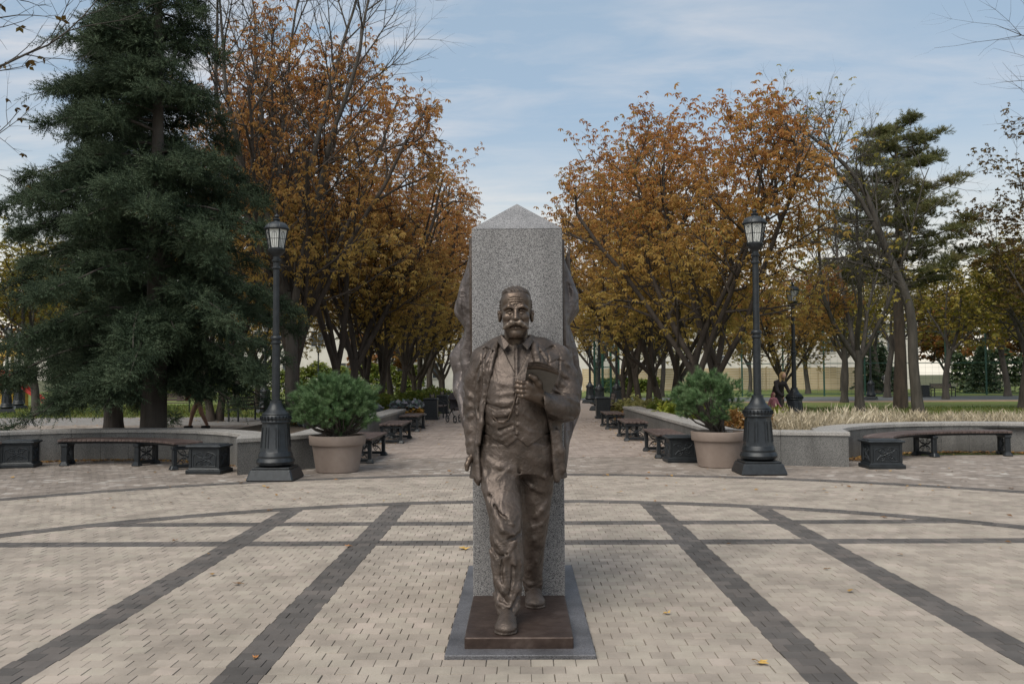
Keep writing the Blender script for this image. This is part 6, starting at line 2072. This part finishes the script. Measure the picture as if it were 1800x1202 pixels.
def fallen_leaf(label, loc, size, mat, rz, seed):
    rng = np.random.default_rng(seed)
    lobes = []
    for k in range(5):
        a = R(-125 + 62.5 * k); lobes += [(a, (1.0, .85, 1.05, .85, 1.0)[k] * (.75 + .25 * math.cos(a * .6))), (a + R(31), .48)]
    V = [(0, 0, .012)] + [(size * .5 * r_ * math.cos(a), size * .5 * r_ * math.sin(a), .006 + .020 * rng.random() * r_) for a, r_ in lobes[:-1]] + [(-size * .12, 0, .005)]
    n = len(V) - 1
    F = [(0, i, i + 1) for i in range(1, n)] + [(0, n, 1)]
    me = bpy.data.meshes.new('fallen_leaf'); me.from_pydata(V, [], F); me.materials.append(mat); me.update()
    t = link('fallen_leaf', me, None, (loc[0], loc[1], .004), rz)
    tag(t, label, 'leaf')
    mb = MB(); mb.tube([(-size * .1, 0, .008), (-size * .4, size * .06, .012), (-size * .55, size * .03, .006)], .0022, 4); mb.build('stalk', M_RUSTB, t)
L_Y = flat('leaf_yellow', (.48, .30, .075), rough=.7, var=.35, scale=30); L_B = flat('leaf_brown', (.16, .09, .045), rough=.8, var=.4, scale=30); L_O = flat('leaf_orange', (.36, .15, .04), rough=.7, var=.3, scale=30)
def gp(px, py):
    d = 1.6 * 1550 / (py - 661); return ((px - 914) / 1550 * d - .05, d)
for px, py, s, m_, lab in ((815, 962, .15, L_Y, 'bright yellow fallen leaf on the paving just left of the stele'), (1327, 1161, .11, L_Y, 'pale yellow curled leaf at the bottom right between the dark bands'),
                           (1166, 1076, .07, L_Y, 'small yellow brown leaf on pale paving right of the slab'), (612, 957, .085, L_O, 'orange leaf on the crossing of dark bands left of the monument'),
                           (308, 946, .08, L_B, 'brown leaf beside the cross band on the left'), (418, 1022, .09, L_B, 'dark brown curled leaf between the two left bands'),
                           (1444, 1000, .07, L_B, 'brown leaf between the two right bands'), (1546, 911, .09, L_B, 'brown leaf on the thin cross band at right'),
                           (474, 894, .09, L_B, 'brown leaf lying on the inner ring at left'), (450, 1150, .05, L_O, 'small orange leaf on the left inner dark band'),
                           (200, 888, .08, L_B, 'brown leaf on pale paving at the far left'), (1766, 862, .12, L_B, 'dark leaf on the outer ring at the right edge')):
    fallen_leaf(lab, gp(px, py), s, m_, random.uniform(0, 6), px)
# ================================================================== FAR SURROUNDINGS
M_WHITEW = material('white_plaster', [(0.3, (.50, .48, .44)), (0.6, (.62, .60, .56)), (0.8, (.68, .66, .62))], scale=.7, rough=.9, detail=10)
M_BEIGE = material('beige_boards', [(0.3, (.42, .33, .20)), (0.7, (.54, .44, .29))], scale=2, rough=.8, stretch=(.3, 1, 4), detail=8)
M_GREENF = flat('green_fence_paint', (.011, .056, .041), rough=.5, var=.25)
M_PANE = flat('dark_window_glass', (.05, .06, .07), rough=.12, var=.3, scale=1)
M_ROOFR = material('red_roof', [(0.3, (.22, .07, .04)), (0.7, (.34, .12, .07))], scale=3, rough=.8)
M_CREAM = material('cream_plaster', [(0.3, (.46, .36, .22)), (0.7, (.60, .48, .32))], scale=.8, rough=.9, detail=8)
M_SCRAWL = flat('dark_spray_paint', (.10, .11, .13), rough=.8, var=.4)
M_TRIM = flat('window_trim', (.55, .53, .50), rough=.6)

def window(parent, x, y, z, w_, h_, nx=2, ny=1):
    """frame with panes, facing -y"""
    mb = MB()
    for s in (-1, 1): mb.box((x + s * (w_ / 2), y - .03, z), (.10, .10, h_ + .1))
    for s in (-1, 1): mb.box((x, y - .034, z + s * h_ / 2), (w_ - .1, .10, .10))
    for k in range(1, nx): mb.box((x - w_ / 2 + w_ * k / nx, y - .032, z), (.07, .08, h_ - .1))
    f = mb.build('window', M_TRIM, parent)
    g = MB(); g.box((x, y - .012, z), (w_, .02, h_)); g.build('pane', M_PANE, f)

# white building with windows behind the right lawn
wb = thing('white_building', 'white flat roofed building with dark windows behind the distant right lamp', 'building', (35.5, 92, 0))
mb = MB(); mb.box((0, 3, 3.4), (10.5, 6, 6.8)); mb.build('wall', M_WHITEW, wb)
mb = MB(); mb.box((0, 2.8, 6.95), (11.2, 6.8, .35)); mb.box((0, 3, 7.3), (10, 5.6, .4)); mb.build('roof', M_TRIM, wb)
for x in (-3.6, -1.4, 1.0, 3.4): window(wb, x, 0, 4.6, 1.7, 1.5, 3)
for x in (-3.4, 2.8): window(wb, x, 0, 1.7, 1.5, 1.4, 2)
mb = MB(); mb.box((.4, -.05, 1.15), (1.1, .12, 2.3)); mb.build('door', M_IRON, wb)

# long white wall with graffiti above a beige boarded fence
ww = thing('white_wall', 'long high white wall with dark graffiti above the beige boarded fence', 'wall', (22.5, 97, 0))
mb = MB(); mb.box((0, 1.0, 3.3), (33, 1.0, 6.6)); mb.build('wall', M_WHITEW, ww)
mb = MB(); mb.box((0, 1.0, 6.72), (33.4, 1.5, .22)); mb.build('coping', M_TRIM, ww)
rf = np.random.default_rng(6)
for k in range(16):
    x = rf.uniform(-15, 15.5); z = rf.uniform(3.2, 5.3); s = rf.uniform(.5, 1.1)
    mb = MB(); p = [(x, .492, z)]
    for i in range(14): p.append((x + s * rf.normal(0, .5) + .05 * i, .492, z + s * rf.normal(0, .55)))
    p = np.array(p); p[1:-1] = (p[:-2] + p[1:-1] + p[2:]) / 3
    mb.tube(p, .07, 4); mb.build('graffiti', M_SCRAWL, ww)
bf = thing('board_fence', 'beige fence of wide horizontal boards below the white wall', 'fence', (20.5, 88, 0))
for k in range(12):
    x = -14.3 + k * 2.6
    mb = MB(); mb.box((x, .08, 1.15), (.12, .10, 2.35)); mb.build('post', M_BEIGE, bf)
    if k < 11:
        mb = MB()
        for j in range(9): mb.box((x + 1.3, 0, .20 + j * .245), (2.56, .04, .222))
        tag(mb.build('board_panel', M_BEIGE, bf), kind='stuff')

# green sports fence: posts, rails and wire mesh
def sports_fence(label, pts, h, dense=.16):
    t = thing('sports_fence', label, 'fence', (pts[0][0], pts[0][1], 0), group='green sports ground fences')
    o = np.array(pts[0])
    for i, p in enumerate(pts):
        q = np.array(p) - o
        mb = MB(); mb.box((q[0], q[1], h / 2), (.10, .10, h + .1)); mb.box((q[0], q[1], h + .07), (.12, .12, .04)); mb.build('post', M_GREENF, t)
        if i + 1 < len(pts):
            e = np.array(pts[i + 1]) - o; L = np.linalg.norm(e - q); d = (e - q) / L
            mb = MB()
            n = int(L / dense)
            for k in range(1, n):
                c = q + d * L * k / n
                mb.tube([(c[0], c[1], .06), (c[0], c[1], h - .03)], .016 if dense < .1 else (.011 if dense < .3 else .005), 3)
            for k in range(int(h / .4) + 1):
                z = .08 + k * .4
                mb.tube([(q[0], q[1], z), (e[0], e[1], z)], .012 if dense < .3 else .005, 3)
            tag(mb.build('wire_mesh', M_GREENF, t), kind='stuff')
            for z in (.1, h * .5, h - .05):
                mb = MB(); mb.tube([(q[0], q[1], z), (e[0], e[1], z)], .03, 5); mb.build('rail', M_GREENF, t)
    return t
sports_fence('tall dense green mesh fence panel at the right side of the alley', [(4.35, 52.4), (4.85, 52.55), (5.35, 52.7), (5.85, 52.85)], 4.2, dense=.07)
sports_fence('green mesh fence of tall posts across the right lawn', [(16.5 + 3.1 * k, 66.0 + .15 * k) for k in range(8)], 4.8, dense=.45)
sports_fence('green mesh fence with close wires at the far right', [(41.0 + 3.1 * k, 66.5) for k in range(5)], 4.8, dense=.13)

# alley end: small cream house with a red awning, brick block behind it
eh = thing('cream_house', 'small cream house with a red awning at the end of the alley', 'building', (8.3, 118, 0))
mb = MB(); mb.box((0, 3, 3.6), (9, 6, 7.2)); mb.build('wall', M_CREAM, eh)
mb = MB(); mb.prism([(-4.9, 7.2), (4.9, 7.2), (0, 9.4)], 'y', -.4, 6.4); mb.build('roof', M_ROOFR, eh)
mb = MB(); mb.prism([(-.02, 3.0), (-.02, 4.2), (-1.6, 3.0)], 'x', -3.2, 1.0); mb.build('awning', flat('red_awning', (.32, .05, .05), rough=.7), eh)
for x in (-2.8, 0, 2.8): window(eh, x, 0, 5.6, 1.3, 1.6, 2)
for x in (-2.4, -.4): window(eh, x, 0, 1.6, 1.4, 2.0, 2)
bb = thing('brick_block', 'red brown brick block with a dark green roof seen through the right chestnuts', 'building', (24, 125, 0))
mb = MB(); mb.box((0, 4, 5.4), (20, 8, 10.8)); mb.build('wall', material('red_brick', [(.3, (.20, .085, .055)), (.7, (.30, .14, .09))], scale=6, rough=.9), bb)
mb = MB(); mb.prism([(-10.6, 10.8), (10.6, 10.8), (9, 13.5), (-9, 13.5)], 'y', -.6, 8.6); mb.build('roof', M_ROOFR, bb)
for k in range(6):
    for z in (3.0, 6.3, 9.2): window(bb, -8 + 3.2 * k, 0, z, 1.3, 1.6, 2)
lb = thing('pale_block', 'long pale building with rows of windows behind the trees on the left', 'building', (-27, 98, 0))
mb = MB(); mb.box((0, 5, 4.2), (40, 10, 8.4)); mb.build('wall', M_WHITEW, lb)
mb = MB(); mb.box((0, 5, 8.6), (41, 11, .4)); mb.build('roof', M_TRIM, lb)
for k in range(12):
    for z in (2.3, 5.9): window(lb, -18 + 3.2 * k, 0, z, 1.5, 1.8, 2)

# autumn trees beyond the park
M_FARLEAF = M_LEAF_FAR
f1, _ = broadleaf('far_tree', 'orange autumn tree far behind the white wall', 'tree', 101, 12.5, 5.2, .3, 2.0, 4, M_LEAF_FAR, M_BARK_G, tmpl=LEAF3, smin=2.6, smax=4.2, keep=.8, base=2.0, group='autumn trees beyond the park')
f1.location = (30, 112, 0)
fl = ['orange autumn tree far behind the %s' % q for q in ('white building', 'beige fence', 'green fence on the right', 'right end of the fence', 'alley end', 'left alley row', 'left lawn', 'spruce', 'pale block')]
for k, (x, y, s) in enumerate(((42, 118, 1.1), (20, 116, 1.1), (52, 108, 1.0), (64, 112, 1.1), (1.5, 150, .95), (-6, 130, 1.0), (-14, 92, .8), (-40, 84, 1.1), (-50, 95, 1.2))):
    dup(f1, (x, y, 0), k * 1.3, (s * 1.15, s * 1.15, s), label=fl[k])
for k, (x, y, s, lab) in enumerate(((-24, 62, 1.0, 'yellow tree behind the playground left of the spruce'), (-33, 58, 1.1, 'yellow tree at the left edge of the far lawn'), (45, 84, 1.2, 'yellow green tree behind the far right fence'),
                                    (54, 80, 1.2, 'large yellow green tree at the far right'), (13, 86, .8, 'small yellow tree in front of the beige fence'))):
    dup(y1, (x, y, 0), k * 1.7, s, label=lab)

# playground at the left edge
pg = thing('playground_tower', 'red and blue playground tower with a yellow roof at the left edge', 'playground', (-29.3, 50, 0))
for sx in (-1, 1):
    for sy in (-1, 1):
        mb = MB(); mb.box((sx * .75, sy * .75, 1.5), (.12, .12, 3.0)); mb.build('post', flat('play_yellow', (.45, .28, .03)), pg)
mb = MB(); mb.box((0, 0, 1.2), (1.5, 1.5, .08)); mb.build('deck', flat('play_wood', (.2, .12, .06)), pg)
for sy, m_ in ((-1, flat('play_red', (.40, .03, .025))), (1, flat('play_blue', (.02, .14, .30)))):
    mb = MB(); mb.box((0, sy * .75, 1.7), (1.38, .05, .8)); mb.build('side_panel', m_, pg)
mb = MB(); mb.add([(-.95, -.95, 2.9), (.95, -.95, 2.9), (.95, .95, 2.9), (-.95, .95, 2.9), (0, 0, 3.7)], [(3, 2, 1, 0), (0, 1, 4), (1, 2, 4), (2, 3, 4), (3, 0, 4)]); mb.build('roof', flat('play_yellow', (.45, .28, .03)), pg)
mb = MB(); mb.box((1.6, 0, .65), (2.2, .5, .06), ry=R(34)); 
for s in (-1, 1): mb.box((1.6, s * .26, .75), (2.2, .04, .2), ry=R(34))
mb.build('slide', flat('play_red', (.40, .03, .025)), pg)

# ---------------------------------------------------------------- people
def person(label, loc, rz, H=1.72, coat=(.02, .02, .024), legs=(.02, .022, .03), shoe=(.25, .25, .25), hair=(.05, .03, .02), skin=(.42, .26, .19), stride=.28, bend=0.0, long_coat=False, bag=None, arm=(.25, -.25), key='a'):
    """a walking or standing figure facing local -y; clothes are parts"""
    t = thing('person', label, 'person', loc, rz)
    k = H / 1.72
    h = .018
    def mk(lo, hi): return Clay(lo, hi, h)
    lo, hi = (-.42, -.62, -.02), (.42, .62, 1.85)
    hip, knee = .92, .50
    fl = [(-.09, -stride, .0), (.09, stride, .0)]
    tr = mk(lo, hi)
    for s, (fx, fy, _) in zip((-1, 1), fl):
        kn = (s * .095, fy * .5 - .05, knee)
        tr.line([(s * .09, 0, hip), kn, (fx, fy, .10)], [.095, .068, .05], .03)
    tr.ell((0, 0, .95), (.165, .115, .13), .05)
    sho = mk(lo, hi)
    for fx, fy, _ in fl: sho.cap((fx, fy + .05, .045), (fx, fy - .15, .04), .05, .045, 0)
    b = bend
    sh_y, sh_z = -math.sin(b) * .48, .95 + math.cos(b) * .48
    ct = mk(lo, hi)
    ct.line([(0, 0, .95), (0, sh_y * .5, .5 * (.95 + sh_z)), (0, sh_y, sh_z - .04)], [.15, .155, .15], .05)
    ct.cap((-.13, sh_y, sh_z), (.13, sh_y, sh_z), .075, .075, .05)
    if long_coat: ct.loft([(.45, 0, 0, .20, .17), (.75, 0, 0, .19, .16), (1.0, 0, 0, .165, .135)], .05)
    sk = mk(lo, hi)
    for s, a in zip((-1, 1), arm):
        el = (s * .235, sh_y + a * .45 - .0, sh_z - .28); ha = (s * .22, sh_y + a * 1.1 - .10, sh_z - .50)
        ct.line([(s * .18, sh_y, sh_z), el, ha], [.068, .056, .046], .03)
        sk.ell(ha, (.035, .045, .06), 0)
        for q in range(4): sk.cap((ha[0] - .024 + .016 * q, ha[1], ha[2] - .05), (ha[0] - .024 + .016 * q, ha[1] - .01, ha[2] - .10), .010, .008, .004)
    hy, hz = sh_y - math.sin(b * 1.5) * .22 - .01, sh_z + .22
    sk.cap((0, sh_y, sh_z), (0, hy, hz), .055, .055, .02)
    sk.ell((0, hy - .015, hz), (.078, .092, .115), .02); sk.ell((0, hy - .105, hz - .01), (.014, .02, .022), .01)
    ha_ = mk(lo, hi); ha_.ell((0, hy + .015, hz + .03), (.092, .105, .105), 0); ha_.ell((0, hy - .09, hz - .03), (.075, .06, .09), .0, 'sub')
    if hair[0] > .2: ha_.line([(-.06, hy + .05, hz), (-.07, hy + .05, hz - .18)], [.05, .035], .02); ha_.line([(.06, hy + .05, hz), (.07, hy + .05, hz - .18)], [.05, .035], .02)
    for nm, c, col in (('trousers', tr, legs), ('shoes', sho, shoe), ('jacket', ct, coat), ('body', sk, skin), ('hair', ha_, hair)):
        o = clay_object(nm, c, flat('cloth_%s_%s' % (nm, key), col, rough=.85, var=.2), t, (0, 0, 0))
        if nm == 'shoes': o['kind'] = 'stuff'
        o.scale = (k, k, k)
    if bag:
        c = mk(lo, hi); c.ell((0, sh_y + .20, sh_z - .16), (.14, .10, .20), 0)
        clay_object('backpack', c, flat('bag_' + key, bag, rough=.8), t, (0, 0, 0)).scale = (k, k, k)
    return t
person('person in grey jacket and dark trousers walking past the distant right lamp', (28.2, 68.5, 0), R(75), coat=(.20, .20, .21), legs=(.012, .012, .016), shoe=(.5, .5, .5), bag=(.03, .03, .035), key='walker')
person('blond person in a dark coat bending over a child behind the dry grass', (8.2, 28.6, 0), R(25), H=1.68, coat=(.022, .016, .018), legs=(.015, .014, .016), hair=(.40, .27, .13), stride=.08, bend=.45, long_coat=True, arm=(-.3, -.3), key='mother')
person('small child in a pink jacket and green trousers beside the right big lamp', (7.75, 27.3, .0), R(30), H=1.02, coat=(.34, .13, .15), legs=(.05, .13, .09), hair=(.25, .10, .10), stride=.06, key='child')
person('person in red jacket walking behind the spruce, seen under its boughs', (-10.35, 28.2, 0), R(-70), coat=(.22, .025, .025), legs=(.30, .17, .12), shoe=(.02, .02, .02), stride=.26, key='red', bag=(.4, .4, .42))
person('distant person in blue jeans by the green fence panel', (10.0, 84, 0), R(170), coat=(.05, .07, .12), legs=(.06, .10, .19), key='jeans')
person('distant dark clothed person above the right potted pine', (13.0, 72, 0), R(10), coat=(.02, .02, .025), key='dark')

# pushchair on the alley behind the monument
pc = thing('pushchair', 'dark pushchair with a hood on the left of the alley behind the monument', 'pushchair', (-2.25, 30.8, 0), R(30))
def wheel(p, r):
    mb = MB(); pts = [(p[0], p[1] + r * math.cos(a), p[2] + r * math.sin(a)) for a in np.linspace(0, 2 * math.pi, 17)]
    mb.tube(pts, .018, 5); 
    for k in range(4): a = k * math.pi / 2; mb.tube([p, (p[0], p[1] + r * math.cos(a), p[2] + r * math.sin(a))], .006, 4)
    return mb
for sx in (-.24, .24):
    for sy in (-.30, .30): wheel((sx, sy, .13), .12).build('wheel', M_IRON, pc)
mb = MB()
for s in (-.22, .22):
    mb.tube([(s, -.30, .14), (s, .10, .50), (s, .42, .98), (s * .9, .52, 1.02)], .014, 6); mb.tube([(s, .30, .14), (s, 0, .45), (s, -.25, .55)], .014, 6)
mb.tube([(-.2, .52, 1.02), (.2, .52, 1.02)], .018, 6); mb.build('frame', M_IRON_L, pc)
mb = MB(); mb.box((0, -.05, .48), (.40, .50, .10), bev=.03); mb.box((0, .18, .70), (.40, .10, .50), rx=-.35, bev=.03); mb.build('seat', flat('pram_cloth', (.03, .025, .03), rough=.9), pc)
mb = MB(); mb.lathe([(.27, 0), (.265, .08), (.22, .18), (.12, .25), (.01, .27)], 16, c=(0, .12, .80)); mb.build('hood', flat('pram_cloth', (.03, .025, .03), rough=.9), pc, smooth=True)

for k, (x, y, r, h, lab) in enumerate(((38.5, 74, 1.5, 4.2, 'dark evergreen bush behind the right fence beside the white building'), (43.5, 73, 1.8, 5.2, 'dark pointed evergreen behind the far right fence'),
                                       (32.6, 80, 1.5, 4.6, 'dark green bush in front of the white building'))):
    bush('evergreen_bush', lab, (x, y, -.02), r, h, M_SPRUCE, 1500, 200 + k, LEAF3, (1.4, 2.2), 'bush', cone=True)

# clipped hedges far off, either side
def hedge(label, a, b, h, wd, mat, n, seed):
    t = thing('hedge', label, 'hedge', (a[0], a[1], 0))
    rng = np.random.default_rng(seed)
    a_, b_ = np.array(a, float), np.array(b, float); d = b_ - a_; L = np.linalg.norm(d); d /= L; s_ = np.array([-d[1], d[0]])
    u = rng.uniform(0, L, n); v = rng.uniform(-.5, .5, n) * wd; z = h * rng.random(n) ** .6 * (1 + .12 * np.sin(u * 1.3 + seed) + .08 * np.sin(u * 3.1))
    A = np.stack([d[0] * u + s_[0] * v, d[1] * u + s_[1] * v, z], -1)
    V, F = scatter(rng, LEAF3, A, rng.normal(0, .6, A.shape), 1.6, 2.8, .5)
    link('foliage', mesh_np('foliage', V, F, mat), t)
    mb = MB()
    for k in range(int(L / 1.2)):
        c = d * (k + .5) * 1.2; mb.tube([(c[0], c[1], -.03), (c[0] + .05, c[1], h * .7)], .03, 4)
    tag(mb.build('stem', M_BARK_S, t), kind='stuff')
hedge('dark green hedge behind the fence at the far right', (37.0, 76.5), (62.0, 75.0), 3.4, 1.4, M_HEDGE_D := leaf_material('dark_hedge_leaves', [(.025, .05, .022), (.045, .075, .03), (.075, .10, .035)], trans=.15), 6500, 3)
hedge('yellow green hedge far behind the left row of chestnuts', (-30.0, 74.0), (-8.5, 78.0), 2.6, 1.4, M_HEDGE, 5200, 4)
hedge('low green hedge in front of the beige boarded fence', (7.0, 82.0), (13.0, 83.5), 1.3, 1.0, M_HEDGE, 1500, 5)
for k, (x, y, s, lab) in enumerate(((-3.5, 140, 1.0, 'yellow tree closing the far end of the alley on its left'), (3.5, 146, 1.05, 'yellow tree closing the far end of the alley in the middle'), (15, 138, 1.0, 'yellow tree beside the cream house at the alley end'), (-16, 120, 1.1, 'tall yellow tree far behind the pale building end'))):
    dup(y1, (x, y, 0), k * 1.1, (1.3 * s, 1.3 * s, 1.15 * s), label=lab)

for k, (x, y, s, lab) in enumerate(((10.5, 66, .95, 'thin yellow tree before the long white wall nearest the alley'), (15.5, 70, 1.0, 'yellow tree before the graffiti wall between two lamps'), (24.0, 74, 1.05, 'yellow tree before the right end of the white wall'), (30.5, 84, 1.0, 'yellow tree hiding the left corner of the white building'))):
    dup(y1, (x, y, 0), 2 + k * 1.4, s, label=lab)
